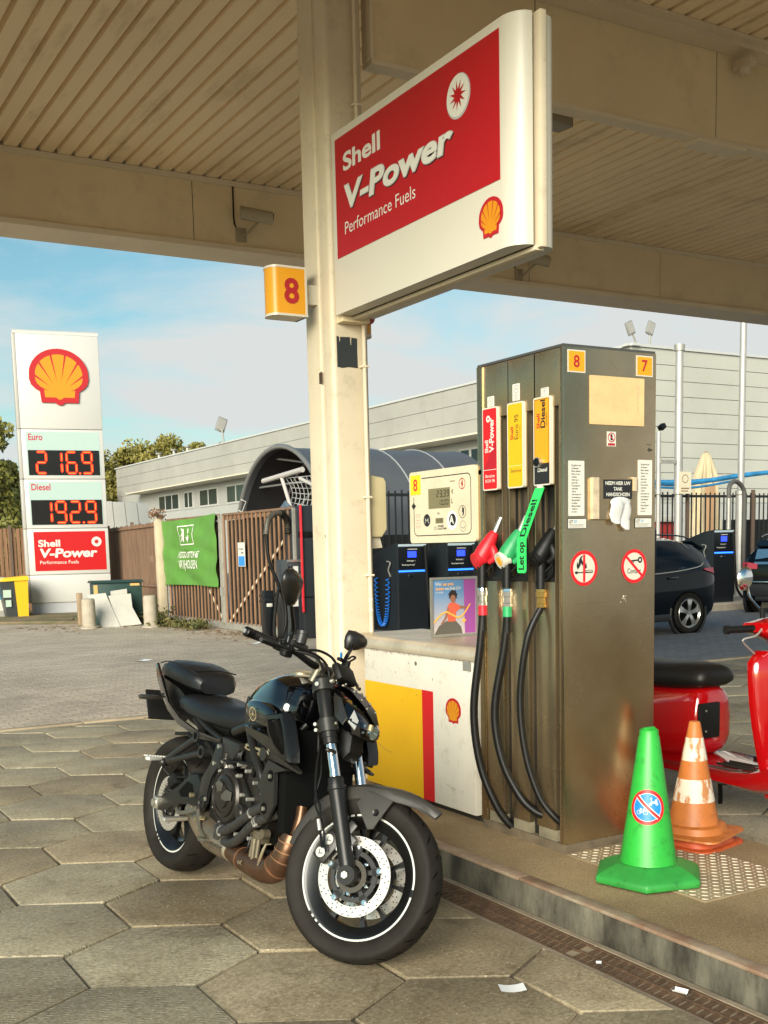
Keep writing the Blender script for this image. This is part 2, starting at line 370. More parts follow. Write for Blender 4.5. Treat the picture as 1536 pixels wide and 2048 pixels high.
# ================================================================== SETTING
def ground_material():
    m = bpy.data.materials.new('brick_paving'); m.use_nodes = True; t = m.node_tree; b = t.nodes['Principled BSDF']; L = t.links
    c = t.nodes.new('ShaderNodeTexCoord'); mp_ = t.nodes.new('ShaderNodeMapping'); mp_.inputs['Rotation'].default_value = (0, 0, R_(0)); L.new(c.outputs['Object'], mp_.inputs[0])
    br = t.nodes.new('ShaderNodeTexBrick'); L.new(mp_.outputs[0], br.inputs['Vector']); br.inputs['Scale'].default_value = 1.; br.inputs['Brick Width'].default_value = .21; br.inputs['Row Height'].default_value = .105
    br.inputs['Mortar Size'].default_value = .006; br.inputs['Mortar Smooth'].default_value = .3; br.inputs['Color1'].default_value = (1, 1, 1, 1); br.inputs['Color2'].default_value = (.72, .72, .74, 1); br.inputs['Mortar'].default_value = (.36, .35, .33, 1)
    n = t.nodes.new('ShaderNodeTexNoise'); n.inputs['Scale'].default_value = .55; n.inputs['Detail'].default_value = 8; n.inputs['Roughness'].default_value = .65; L.new(c.outputs['Object'], n.inputs['Vector'])
    r = t.nodes.new('ShaderNodeValToRGB'); L.new(n.outputs[0], r.inputs[0]); r.color_ramp.elements[0].position = .32; r.color_ramp.elements[1].position = .68
    r.color_ramp.elements[0].color = (.50, .405, .30, 1); r.color_ramp.elements[1].color = (.72, .60, .455, 1)
    sx = t.nodes.new('ShaderNodeSeparateXYZ'); L.new(c.outputs['Object'], sx.inputs[0])
    mr = t.nodes.new('ShaderNodeMapRange'); L.new(sx.outputs[0], mr.inputs[0]); mr.inputs[1].default_value = 8.2; mr.inputs[2].default_value = 9.8
    cl = t.nodes.new('ShaderNodeMixRGB'); L.new(mr.outputs[0], cl.inputs[0]); L.new(r.outputs[0], cl.inputs[1]); cl.inputs[2].default_value = (.23, .23, .235, 1)
    fn_ = t.nodes.new('ShaderNodeTexNoise'); fn_.inputs['Scale'].default_value = 38; fn_.inputs['Detail'].default_value = 6; L.new(c.outputs['Object'], fn_.inputs['Vector'])
    r2 = t.nodes.new('ShaderNodeValToRGB'); L.new(fn_.outputs[0], r2.inputs[0]); r2.color_ramp.elements[0].position = .3; r2.color_ramp.elements[1].position = .75; r2.color_ramp.elements[0].color = (.6, .6, .6, 1); r2.color_ramp.elements[1].color = (1.2, 1.2, 1.2, 1)
    m1 = t.nodes.new('ShaderNodeMixRGB'); m1.blend_type = 'MULTIPLY'; m1.inputs[0].default_value = .8; L.new(cl.outputs[0], m1.inputs[1]); L.new(br.outputs[0], m1.inputs[2])
    m2 = t.nodes.new('ShaderNodeMixRGB'); m2.blend_type = 'MULTIPLY'; m2.inputs[0].default_value = 1; L.new(m1.outputs[0], m2.inputs[1]); L.new(r2.outputs[0], m2.inputs[2])
    L.new(m2.outputs[0], b.inputs['Base Color']); b.inputs['Roughness'].default_value = .85
    bn = t.nodes.new('ShaderNodeBump'); bn.inputs['Strength'].default_value = .7; bn.inputs['Distance'].default_value = .012; L.new(br.outputs['Fac'], bn.inputs['Height']); bn.invert = True
    b2 = t.nodes.new('ShaderNodeBump'); b2.inputs['Strength'].default_value = .5; b2.inputs['Distance'].default_value = .008; L.new(fn_.outputs[0], b2.inputs['Height']); L.new(bn.outputs[0], b2.inputs['Normal']); L.new(b2.outputs[0], b.inputs['Normal'])
    return m
def tile_material():
    m = bpy.data.materials.new('hex_slab'); m.use_nodes = True; t = m.node_tree; b = t.nodes['Principled BSDF']; L = t.links
    c = t.nodes.new('ShaderNodeTexCoord'); at = t.nodes.new('ShaderNodeAttribute'); at.attribute_name = 'tint'
    sa = t.nodes.new('ShaderNodeSeparateColor'); L.new(at.outputs['Color'], sa.inputs[0])
    def noise(s, d, rg=.6, dist=0):
        n = t.nodes.new('ShaderNodeTexNoise'); n.inputs['Scale'].default_value = s; n.inputs['Detail'].default_value = d; n.inputs['Roughness'].default_value = rg; n.inputs['Distortion'].default_value = dist; L.new(c.outputs['Object'], n.inputs['Vector']); return n.outputs[0]
    def ramp(v, p0, c0, p1, c1):
        r = t.nodes.new('ShaderNodeValToRGB'); L.new(v, r.inputs[0]); r.color_ramp.elements[0].position = p0; r.color_ramp.elements[1].position = p1; r.color_ramp.elements[0].color = (*c0, 1); r.color_ramp.elements[1].color = (*c1, 1); return r.outputs[0]
    def mul(a, b_, f=1.):
        n = t.nodes.new('ShaderNodeMixRGB'); n.blend_type = 'MULTIPLY'; n.inputs[0].default_value = f; L.new(a, n.inputs[1]); L.new(b_, n.inputs[2]); return n.outputs[0]
    base = ramp(noise(2.2, 8, .65, .3), .3, (.26, .222, .158), .7, (.385, .34, .25))
    # each slab has its own tone; slabs with the moulded tread are greyer, the plain ones browner
    tn = t.nodes.new('ShaderNodeMixRGB'); L.new(sa.outputs[1], tn.inputs[0]); tn.inputs[1].default_value = (1.0, .94, .84, 1); tn.inputs[2].default_value = (1.12, 1.12, 1.06, 1)
    col = mul(base, tn.outputs[0])
    br = t.nodes.new('ShaderNodeMapRange'); L.new(sa.outputs[0], br.inputs[0]); br.inputs[3].default_value = .88; br.inputs[4].default_value = 1.12
    cc = t.nodes.new('ShaderNodeCombineColor'); [L.new(br.outputs[0], cc.inputs[i]) for i in range(3)]
    col = mul(col, cc.outputs[0])
    col = mul(col, ramp(noise(62, 6, .7), .33, (.58, .55, .50), .67, (1.22, 1.22, 1.20)))
    col = mul(col, ramp(noise(5.5, 10, .75, .6), .54, (1, 1, 1), .72, (.42, .36, .29)), .9)
    col = mul(col, ramp(noise(.75, 6, .6, .8), .42, (1.08, 1.08, 1.08), .70, (.50, .46, .40)), .9)
    # pale aggregate grains
    vo = t.nodes.new('ShaderNodeTexVoronoi'); vo.inputs['Scale'].default_value = 52; L.new(c.outputs['Object'], vo.inputs['Vector'])
    gm = t.nodes.new('ShaderNodeMath'); gm.operation = 'LESS_THAN'; L.new(vo.outputs['Distance'], gm.inputs[0]); gm.inputs[1].default_value = .17
    gn = t.nodes.new('ShaderNodeMath'); gn.operation = 'GREATER_THAN'; L.new(noise(9, 3), gn.inputs[0]); gn.inputs[1].default_value = .53
    g2 = t.nodes.new('ShaderNodeMath'); g2.operation = 'MULTIPLY'; L.new(gm.outputs[0], g2.inputs[0]); L.new(gn.outputs[0], g2.inputs[1])
    g3 = t.nodes.new('ShaderNodeMath'); g3.operation = 'MULTIPLY'; L.new(g2.outputs[0], g3.inputs[0]); g3.inputs[1].default_value = .75
    gx = t.nodes.new('ShaderNodeMixRGB'); L.new(g3.outputs[0], gx.inputs[0]); L.new(col, gx.inputs[1]); gx.inputs[2].default_value = (.52, .45, .33, 1)
    L.new(gx.outputs[0], b.inputs['Base Color'])
    rr = t.nodes.new('ShaderNodeMapRange'); L.new(noise(3, 6), rr.inputs[0]); rr.inputs[1].default_value = .3; rr.inputs[2].default_value = .7; rr.inputs[3].default_value = .55; rr.inputs[4].default_value = .8; L.new(rr.outputs[0], b.inputs['Roughness'])
    # moulded tread: staggered groups of short slanted ribs
    s = t.nodes.new('ShaderNodeSeparateXYZ'); rt = t.nodes.new('ShaderNodeMapping'); rt.inputs['Rotation'].default_value = (0, 0, R_(-28)); L.new(c.outputs['Object'], rt.inputs[0]); L.new(rt.outputs[0], s.inputs[0])
    def mt(op, a, b_=None):
        n = t.nodes.new('ShaderNodeMath'); n.operation = op
        for i, v in enumerate((a, b_)):
            if v is None: continue
            if isinstance(v, (int, float)): n.inputs[i].default_value = v
            else: L.new(v, n.inputs[i])
        return n.outputs[0]
    ry = mt('DIVIDE', s.outputs[1], .042); row = mt('FLOOR', ry); fy = mt('FRACT', ry)
    off = mt('MULTIPLY', mt('FLOORED_MODULO', row, 2.), .5); fx = mt('FRACT', mt('ADD', mt('DIVIDE', s.outputs[0], .082), off))
    msk = mt('MULTIPLY', mt('LESS_THAN', fx, .58), mt('LESS_THAN', mt('ABSOLUTE', mt('SUBTRACT', fy, .5)), .24))
    rib = mt('SINE', mt('MULTIPLY', mt('ADD', s.outputs[0], mt('MULTIPLY', s.outputs[1], .7)), 2*math.pi/.0175))
    tread = mt('MULTIPLY', mt('MULTIPLY', msk, mt('MAXIMUM', rib, 0.)), sa.outputs[1])
    worn = mt('MULTIPLY', tread, mt('GREATER_THAN', noise(3.5, 5), .40))
    wl = t.nodes.new('ShaderNodeMixRGB'); L.new(mt('MULTIPLY', worn, .38), wl.inputs[0]); L.new(gx.outputs[0], wl.inputs[1]); wl.inputs[2].default_value = (.46, .43, .34, 1); L.new(wl.outputs[0], b.inputs['Base Color'])
    b0 = t.nodes.new('ShaderNodeBump'); b0.inputs['Strength'].default_value = .9; b0.inputs['Distance'].default_value = .007; L.new(worn, b0.inputs['Height'])
    b1 = t.nodes.new('ShaderNodeBump'); b1.inputs['Strength'].default_value = .55; b1.inputs['Distance'].default_value = .003; L.new(noise(160, 5), b1.inputs['Height']); L.new(b0.outputs[0], b1.inputs['Normal'])
    b2 = t.nodes.new('ShaderNodeBump'); b2.inputs['Strength'].default_value = .35; b2.inputs['Distance'].default_value = .012; L.new(noise(7, 5), b2.inputs['Height']); L.new(b1.outputs[0], b2.inputs['Normal'])
    L.new(b2.outputs[0], b.inputs['Normal'])
    return m
b = B(); b.poly([(-260, -200, -.03), (400, -200, -.03), (400, 420, -.03), (-260, 420, -.03)]); struct(b.done('ground', ground_material(), smooth_=False, recalc=False))
joint = M('joint_sand', (.30, .24, .16), .9, col2=(.06, .048, .032), vs=2.2, ramp=(.42, .58), bump=.3, bs=80)
b = B(); b.poly([(-5, -3, -.013), (12, -3, -.013), (12, 9.62, -.013), (-5, 9.62, -.013)]); struct(b.done('pavement_bed', joint, smooth_=False, recalc=False))
def hexfield():
    b = B(); bm = b.bm; tl = bm.loops.layers.color.new('tint'); rnd = random.Random(11)
    W_, S_ = .6166, .356
    def clip(P, f):
        out = []
        for i in range(len(P)):
            a, c = P[i], P[(i+1) % len(P)]; fa, fc = f(a), f(c)
            if fa <= 0: out.append(a)
            if (fa < 0) != (fc < 0) and abs(fa-fc) > 1e-9: t = fa/(fa-fc); out.append((a[0]+(c[0]-a[0])*t, a[1]+(c[1]-a[1])*t))
        return out
    for j in range(-14, 12):
        for i in range(-11, 18):
            cx = 1.575+i*W_+(W_/2 if j % 2 else 0); cy = 4.359+j*S_*1.5
            if cx < -4.6 or cx > 11.4 or cy < -2.4: continue
            s = S_-.0050-rnd.random()*.006
            P = [(cx+s*math.sin(R_(60*k)), cy+s*math.cos(R_(60*k))) for k in range(6)]
            P = clip(P, lambda p: p[1]-9.60)
            if len(P) > 2 and cy < 6.62:
                if cy > 6.0 and 2.45 < cx < 3.86: P = clip(P, lambda p: 6.265-p[1])
                else: P = clip(P, lambda p: p[0]-2.45) if cx < 3.2 else clip(P, lambda p: 3.86-p[0])
            if len(P) < 3: continue
            P = [p for k, p in enumerate(P) if math.hypot(p[0]-P[k-1][0], p[1]-P[k-1][1]) > .012]
            if len(P) < 3: continue
            tx, ty, dz = rnd.gauss(0, .006), rnd.gauss(0, .006), rnd.gauss(0, .0022)
            zf = lambda p: dz+(p[0]-cx)*tx+(p[1]-cy)*ty
            def inset(f): 
                mx_ = sum(p[0] for p in P)/len(P); my_ = sum(p[1] for p in P)/len(P)
                return [(mx_+(p[0]-mx_)*f, my_+(p[1]-my_)*f) for p in P]
            rings = [[(p[0], p[1], -.03) for p in P], [(p[0], p[1], zf(p)-.005) for p in P], [(p[0], p[1], zf(p)-.0012) for p in inset(.990)], [(p[0], p[1], zf(p)) for p in inset(.972)]]
            v = [[bm.verts.new(q) for q in r] for r in rings]; n = len(P); fs = []
            for a in range(3):
                for k in range(n): fs.append(bm.faces.new((v[a][k], v[a][(k+1) % n], v[a+1][(k+1) % n], v[a+1][k])))
            fs.append(bm.faces.new(v[3]))
            plain = 1. if (cx < 1.45 or cy > 5.9) and rnd.random() < .88 else (1. if cx > 4 and rnd.random() < .5 else 0.)
            if abs(cx-1.575) < .1 and abs(cy-4.359) < .1: plain = 0.
            if abs(cx-1.2667) < .1 and abs(cy-3.825) < .1: plain = 1.
            tv = rnd.random()*.8+.1
            if cx > 3.9: tv = tv*.5
            for f in fs:
                for l in f.loops: l[tl] = (tv, plain, rnd.random(), 1)
    return struct(b.done('forecourt_pavement', tile_material(), ang=20, merge=False))
hexfield()
# edging strip between the slabs and the brick paving
b = B()
for i in range(14):
    x = -4.6+i*1.2; 
    b.box((x+.004, 9.625, -.03), (x+1.196, 9.72, .012), .006)
struct(b.done('edging_kerb', M('edging_stone', (.34, .27, .18), .85, var=.2, vs=4, bump=.2)))
# fuel island: kerb stones, aggregate deck
kerbm = M('kerb_concrete', (.165, .15, .108), .75, col2=(.030, .026, .018), vs=6., ramp=(.38, .72), bump=.35, bs=40, stretch=(1, 1.1, .45), dirt=.5)
kerbt = M('kerb_top_steel', (.20, .115, .07), .7, col2=(.33, .27, .19), vs=4, ramp=(.35, .6), bump=.2, bs=60)
deckm = M('aggregate_deck', (.42, .30, .155), .85, col2=(.19, .13, .066), vs=150, ramp=(.3, .7), bump=.35, bs=220)
def _deck(m):
    t = m.node_tree; b = t.nodes['Principled BSDF']; src = b.inputs['Base Color'].links[0].from_socket
    c = t.nodes.new('ShaderNodeTexCoord'); n = t.nodes.new('ShaderNodeTexNoise'); n.inputs['Scale'].default_value = 1.7; n.inputs['Detail'].default_value = 9; t.links.new(c.outputs['Object'], n.inputs['Vector'])
    r = t.nodes.new('ShaderNodeValToRGB'); t.links.new(n.outputs[0], r.inputs[0]); r.color_ramp.elements[0].position = .35; r.color_ramp.elements[1].position = .65; r.color_ramp.elements[0].color = (.68, .64, .58, 1); r.color_ramp.elements[1].color = (1.05, 1.05, 1.05, 1)
    x = t.nodes.new('ShaderNodeMixRGB'); x.blend_type = 'MULTIPLY'; x.inputs[0].default_value = 1; t.links.new(src, x.inputs[1]); t.links.new(r.outputs[0], x.inputs[2]); t.links.new(x.outputs[0], b.inputs['Base Color'])
_deck(deckm)
IX0, IX1, IZ = 2.655, 3.85, .125
b = B(); rnd = random.Random(3)
y = -1.0
while y < 6.2:
    l = 1.0; dx = rnd.gauss(0, .003)
    b.box((IX0+dx, y+.003, -.06), (IX0+.09, y+l-.003, IZ-.012), .006)
    b.box((IX1-.09, y+.003, -.06), (IX1-dx, y+l-.003, IZ-.012), .006); y += l
struct(b.done('island_kerb', kerbm))
b = B()
y = -1.0
while y < 6.2:
    b.box((IX0-.004+rnd.gauss(0, .002), y+.004, IZ-.0125), (IX0+.055, y+1.494, IZ+.003+rnd.gauss(0, .0008)), .004); y += 1.5
struct(b.done('island_kerb_rim', kerbt))
b = B(); b.box((IX0+.056, -1, -.05), (IX1-.02, 6.25, IZ)); struct(b.done('island_deck', deckm, smooth_=False))
# drain channel along the kerb
gr = M('cast_iron_rust', (.105, .060, .032), .75, var=.4, vs=14, bump=.3, bs=120)
rt = empty('drain_channel', (2.55, 3.0, 0), 'rusty slotted drain channel running along the foot of the island kerb', 'drain')
b = B(); b.box((2.455, -1, -.09), (2.655, 6.25, -.055)); b.box((2.455, -1, -.055), (2.475, 6.25, -.004)); b.box((2.625, -1, -.055), (2.65, 6.25, -.001)); b.done('channel_body', M('channel_concrete', (.24, .19, .13), .9, var=.3, vs=6, bump=.3), rt, smooth_=False)
for k in range(-1, 6):
    b = B(); y0 = k*1.0+.005
    for (x0, x1) in ((2.477, 2.487), (2.545, 2.556), (2.612, 2.623)): b.box((x0, y0, -.03), (x1, y0+.99, -.004))
    if -0.5 < y0 < 7:
        n = 26
        for i in range(n):
            yy = y0+.02+i*.037
            for x0, x1 in ((2.486, 2.546), (2.555, 2.613)):
                s = .013 if x0 < 2.5 else .013
                b.hexa([(x0, yy, -.03), (x1, yy+s, -.03), (x1, yy+s+.020, -.03), (x0, yy+.020, -.03), (x0, yy, -.0055), (x1, yy+s, -.0055), (x1, yy+s+.020, -.0055), (x0, yy+.020, -.0055)])
    b.done('grate', gr, rt, smooth_=False)
# access plate with raised tread on the island
pl = empty('access_plate', (3.30, 3.25, IZ), 'square aluminium tread plate let into the island deck under the green cone', 'floor plate')
b = B(); b.box((3.02, 2.85, IZ), (3.56, 3.64, IZ+.006), .002); b.done('plate', M('tread_plate', (.36, .28, .17), .5, metal=.35, var=.2, vs=6, bump=.1, bs=90), pl)
b = B()
for i in range(17):
    for j in range(25):
        x = 3.04+i*.031; y = 2.87+j*.031; 
        if x > 3.54 or y > 3.63: continue
        a = R_(45) if (i+j) % 2 else R_(-45); c, s = math.cos(a), math.sin(a); l, wd = .0135, .004
        P = [(x+c*l*p-s*wd*q, y+s*l*p+c*wd*q) for p, q in ((-1, 0), (0, -1), (1, 0), (0, 1))]
        b.loft([[(*p, IZ+.006) for p in P], [(x+(p[0]-x)*.6, y+(p[1]-y)*.6, IZ+.0085) for p in P]])
b.done('tread', M('tread_worn', (.62, .54, .40), .42, metal=.4, var=.15, vs=9), pl, smooth_=False)
# scraps of paper
pm = M('paper', (.80, .80, .78), .7)
def scrap(b, x, y, z, a, w_, h_, curl=.006):
    c, s = math.cos(a), math.sin(a); rows = []
    for i in range(5):
        u = (i/4-.5)*w_; rows.append([(x+c*u-s*v, y+s*u+c*v, z+.002+curl*(2*i/4-1)**2) for v in (-h_/2, h_/2)])
    b.loft(rows, closed=False, caps=False)
one(lambda b: scrap(b, 2.125, 2.84, .001, R_(-25), .085, .062), 'receipt', pm, 'white paper receipt lying on the slabs beside the drain', 'receipt', (2.125, 2.84, .002), recalc=False)
one(lambda b: scrap(b, 2.56, 2.52, -.004, R_(20), .03, .045, .012), 'paper_scrap', pm, 'small crumpled white scrap on the drain grate near the kerb', 'litter', (2.56, 2.52, 0), recalc=False)
one(lambda b: scrap(b, 2.515, 2.86, -.004, R_(50), .022, .018, .006), 'paper_scrap', pm, 'tiny pale flake on the drain grate beyond the receipt', 'litter', (2.515, 2.86, 0), recalc=False)
one(lambda b: scrap(b, 4.95, 15.1, -.028, R_(30), .24, .15, .01), 'paper_scrap', pm, 'white paper scrap on the open paving in front of the price totem', 'litter', (4.95, 15.1, -.03), recalc=False)
one(lambda b: scrap(b, 7.3, 16.6, -.028, R_(10), .34, .12, .03), 'paper_scrap', pm, 'white crumpled paper on the paving in front of the wooden gate', 'litter', (7.3, 16.6, -.03), recalc=False)
# ================================================================== CANOPY, COLUMN, SIGNS
CX0, CX1, CY0, CY1 = 0.5, 17.0, 3.0, 9.54  # unseen left and near edges cut back to let light under the roof
SZ = 4.69
cn = empty('canopy', (3.1, 5.7, 4.1), 'cream steel forecourt canopy with ribbed soffit and panelled fascia', 'canopy')
soff = M('soffit_paint', (.80, .63, .40), .6, var=.10, vs=.9, bump=.03, bs=12, stretch=(1, .25, 1), dirt=.3)
b = B()
# ribbed sheet: flat pans between narrow raised grooves, running along y
pitch = .142; n = int((CX1-CX0)/pitch); prof = []
for i in range(n):
    x = CX0+i*pitch; prof += [(x, SZ), (x+.104, SZ), (x+.110, SZ+.045), (x+.136, SZ+.045)]
prof.append((CX0+n*pitch, SZ))
b.loft([[(x, CY0, z) for x, z in prof], [(x, CY1, z) for x, z in prof]], closed=False, caps=False)
b.done('soffit', soff, cn, ang=20, merge=False)
b = B(); b.box((CX0-.03, CY0-.03, SZ+.055), (CX1+.03, CY1+.34, SZ+.30)); b.done('roof_deck', cream_d, cn, smooth_=False)
def fascia(name, p0, p1, z0, z1, seam0, dn):
    """panelled beam along p0-p1, th thick toward dn; panels about 1.9 m"""
    p0, p1, dn = Vector(p0), Vector(p1), Vector(dn); d = (p1-p0); L_ = d.length; d.normalize()
    b = B(); u = seam0
    cuts = [0.]
    while u < L_: cuts.append(u) if u > .05 else None; u += 1.83
    cuts.append(L_)
    for i in range(len(cuts)-1):
        a, c = p0+d*(cuts[i]+.004), p0+d*(cuts[i+1]-.004)
        b.hexa([(a.x, a.y, z0), (c.x, c.y, z0), (c.x+dn.x, c.y+dn.y, z0), (a.x+dn.x, a.y+dn.y, z0), (a.x, a.y, z1), (c.x, c.y, z1), (c.x+dn.x, c.y+dn.y, z1), (a.x+dn.x, a.y+dn.y, z1)])
    o = b.done(name, cream_d, cn, smooth_=False)
    b = B(); bb = p0-dn*.15; 
    def bar(za, zb, o0, o1):
        a, c = p0+dn*o0, p1+dn*o0; e, f = p1+dn*o1, p0+dn*o1
        b.hexa([(a.x, a.y, za), (c.x, c.y, za), (e.x, e.y, za), (f.x, f.y, za), (a.x, a.y, zb), (c.x, c.y, zb), (e.x, e.y, zb), (f.x, f.y, zb)])
    bar(z0-.045, z0-.001, -.12, 1.1); bar(z1-.05, z1-.004, -.05, -.001)
    b.done('edge_trim', M('cream_trim', (.66, .56, .41), .5, var=.06, vs=2), o, smooth_=False)
    # dark seam lines sit in the gaps
    b = B()
    for c_ in cuts[1:-1]:
        a = p0+d*(c_-.006)+dn*.02; c = p0+d*(c_+.006)+dn*.5
        b.box((a.x, a.y, z0), (c.x, c.y, z1-.06))
    b.done('seam', M('seam_dark', (.05, .036, .022), .8), o, smooth_=False)
    return o
fascia('far_fascia', (CX0, CY1, 0), (CX1, CY1, 0), 4.135, SZ, 1.45, (0, .35, 0))
fascia('unseen_side_fascia', (CX0, CY0, 0), (CX0, CY1, 0), 4.135, SZ, .9, (-.3, 0, 0))  # unseen edge, set close in so light gets under the canopy
fascia('unseen_near_fascia', (CX1, CY0, 0), (CX0, CY0, 0), 4.135, SZ, .9, (0, -.3, 0))  # unseen edge, pulled back from the camera side for more light
fascia('end_fascia', (CX1, CY1, 0), (CX1, CY0, 0), 4.135, SZ, .9, (.3, 0, 0))
# deep cross beam from the column to the right
XB0 = 3.30
b = B()
for x0, x1 in ((XB0, 4.42), (4.428, 5.93), (5.938, 9.5), (9.508, 13.2), (13.208, CX1-.02)):
    b.box((x0, 5.60, 4.10), (x1, 5.67, SZ+.045))
cb_ = b.done('cross_beam', cream_d, cn, smooth_=False)
b = B(); b.box((XB0-.012, 5.585, 4.075), (CX1-.02, 5.69, 4.099)); b.box((5.75, 5.57, 4.05), (6.2, 5.72, 4.0745)); b.box((XB0-.02, 5.58, 4.1), (XB0-.004, 5.68, SZ)); b.done('beam_flange', M('cream_trim', (.66, .56, .41)), cb_, smooth_=False)
b = B(); b.box((4.4205, 5.605, 4.1), (4.4275, 5.66, SZ)); b.box((5.9305, 5.606, 4.1), (5.9375, 5.66, SZ)); b.done('seam', MATS['seam_dark'], cb_, smooth_=False)
b = B(); b.box((3.9, 5.46, SZ-.05), (CX1-.02, 5.595, SZ+.046)); b.box((3.9, 5.40, SZ-.022), (CX1-.02, 5.4595, SZ-.002)); b.done('beam_cover', M('cream_trim', (.66, .56, .41)), cb_, smooth_=False)
b = B(); b.box((6.05, 5.42, SZ-.16), (6.13, 5.58, SZ-.091), .02); b.cyl((6.09, 5.5, SZ-.20), (6.09, 5.5, SZ-.16), .03, .045); b.done('junction_box', cream, cn)
# column
cl = empty('canopy_column', (3.117, 5.757, IZ), 'cream painted steel canopy column behind the pump cabinet with a black painted square', 'column')
KX0, KX1, KY0, KY1 = 3.0, 3.235, 5.60, 5.915
b = B()
def rr(x0, y0, x1, y1, r, n=5):
    return [(cx+r*math.cos(R_(a0+90*i/n)), cy+r*math.sin(R_(a0+90*i/n))) for cx, cy, a0 in ((x1-r, y1-r, 0), (x0+r, y1-r, 90), (x0+r, y0+r, 180), (x1-r, y0+r, 270)) for i in range(n+1)]
P = rr(KX0, KY0, KX1, KY0+.125, .03); b.loft([[(x, y, IZ) for x, y in P], [(x, y, SZ+.06) for x, y in P]])
P = rr(KX0, KY0+.141, KX1, KY1, .012); b.loft([[(x, y, IZ) for x, y in P], [(x, y, SZ+.06) for x, y in P]])
b.box((KX0+.012, KY0+.125, IZ), (KX1-.012, KY0+.141, SZ+.05))
b.done('shaft', cream, cl, ang=40)
b = B(); b.box((KX0-.05, KY0-.05, IZ), (KX1+.05, KY1+.05, IZ+.02), .004); b.done('base_plate', cream_d, cl)
fc = Fr((KX0, KY0, 0), (1, 0, 0), (0, 0, 1))
b = B(); fc.flat(b, [(.028, 2.452), (.06, 2.448), (.10, 2.455), (.158, 2.452), (.156, 2.54), (.158, 2.613), (.12, 2.616), (.118, 2.575), (.114, 2.576), (.112, 2.618), (.05, 2.615), (.048, 2.59), (.044, 2.59), (.043, 2.616), (.027, 2.618)], .0015); b.done('painted_square', M('black_paint', (.022, .026, .028), .6), cl, smooth_=False)
fs_ = Fr((KX0, KY0, 0), (0, -1, 0), (0, 0, 1))
b = B(); fs_.flat(b, [(-.165, 2.38), (-.128, 2.375), (-.128, 2.445), (-.165, 2.44)], .0015); fs_.flat(b, [(-.15, 1.52), (-.145, 1.52), (-.145, 1.535), (-.15, 1.535)], .0015); b.done('paint_chip', M('rust_dark', (.05, .03, .018), .8), cl, smooth_=False)
b = B(); b.tube([(3.175, 5.575, 4.6), (3.175, 5.575, 3.9), (3.187, 5.575, 2.75), (3.19, 5.575, 1.0), (3.19, 5.575, .4)], .0115, 10, 0)
cd_ = b.done('conduit', cream, cl)
b = B()
for z, x in ((3.84, 3.176), (2.46, 3.188), (1.74, 3.19), (1.30, 3.19)): b.box((x-.022, 5.560, z-.006), (x+.022, 5.5995, z+.006), .003)
for z in (1.10, 1.16): b.cyl((3.19, 5.575, z-.006), (3.19, 5.575, z+.006), .0135, n=12)
b.done('conduit_clip', M('clip_cream', (.70, .6, .44), .5), cd_)
# ---------------------------------------------------------------- big hanging sign
sg = empty('fuel_sign', (3.1, 4.65, 2.72), 'large red and white sign with raised white lettering hanging from the cream column', 'sign')
VX = 3.0; Y0, Y1, Z0s, Z1s = 3.925, 5.545, 2.715, 3.645
b = B()
def bulge(xf, xs, th):  # section in x,y: flat then curled back near the free end
    pts = [(xf, Y1), (xf, Y0+.11)]
    for i in range(1, 9):
        a = R_(90*i/8); pts.append((xf+xs*(1-math.cos(a))*1., Y0+.11-.11*math.sin(a)))
    return pts
S1 = bulge(VX, .085, 0)
in_ = [(VX+.085, Y1)]
b.loft([[(x, y, Z0s) for x, y in S1+in_], [(x, y, Z1s) for x, y in S1+in_]])
b.done('front_shell', signw, sg, ang=30)
b = B(); S2 = [(.0+6.0+.235-x+.0, y) for x, y in bulge(VX, .085, 0)]
S2 = [(VX+.24-(x-VX), y) for x, y in bulge(VX, .085, 0)]+[(VX+.155, Y1)]
b.loft([[(x, y, Z0s) for x, y in S2], [(x, y, Z1s) for x, y in S2]]); b.done('rear_shell', signw, sg, ang=30)
b = B(); b.box((VX+.0855, Y0+.03, Z0s+.02), (VX+.1545, Y1, Z1s-.02)); b.done('inner_frame', M('frame_grey', (.16, .14, .11), .5, metal=.5), sg, smooth_=False)
b = B(); b.box((VX+.103, Y0-.030, Z0s-.012), (VX+.1375, Y0+.0295, Z1s+.004), .006); b.box((VX+.095, Y0+.0, Z0s-.02), (VX+.145, Y1, Z0s-.0005), .004); b.done('edge_strip', cream, sg)
b = B(); b.box((VX+.03, Y1-.02, Z0s-.03), (VX+.2, Y1+.052, Z0s-.001)); b.box((VX+.05, Y1, Z0s+.1), (VX+.19, 5.5985, Z0s+.2)); b.box((VX+.05, Y1, Z1s-.2), (VX+.19, 5.5985, Z1s-.1)); b.done('bracket', cream_d, sg, smooth_=False)
fs = Fr((VX, 5.505, 3.0), (0, -1, 0), (0, 0, 1))   # u from column to free end, v up; red panel 1.465 x .605
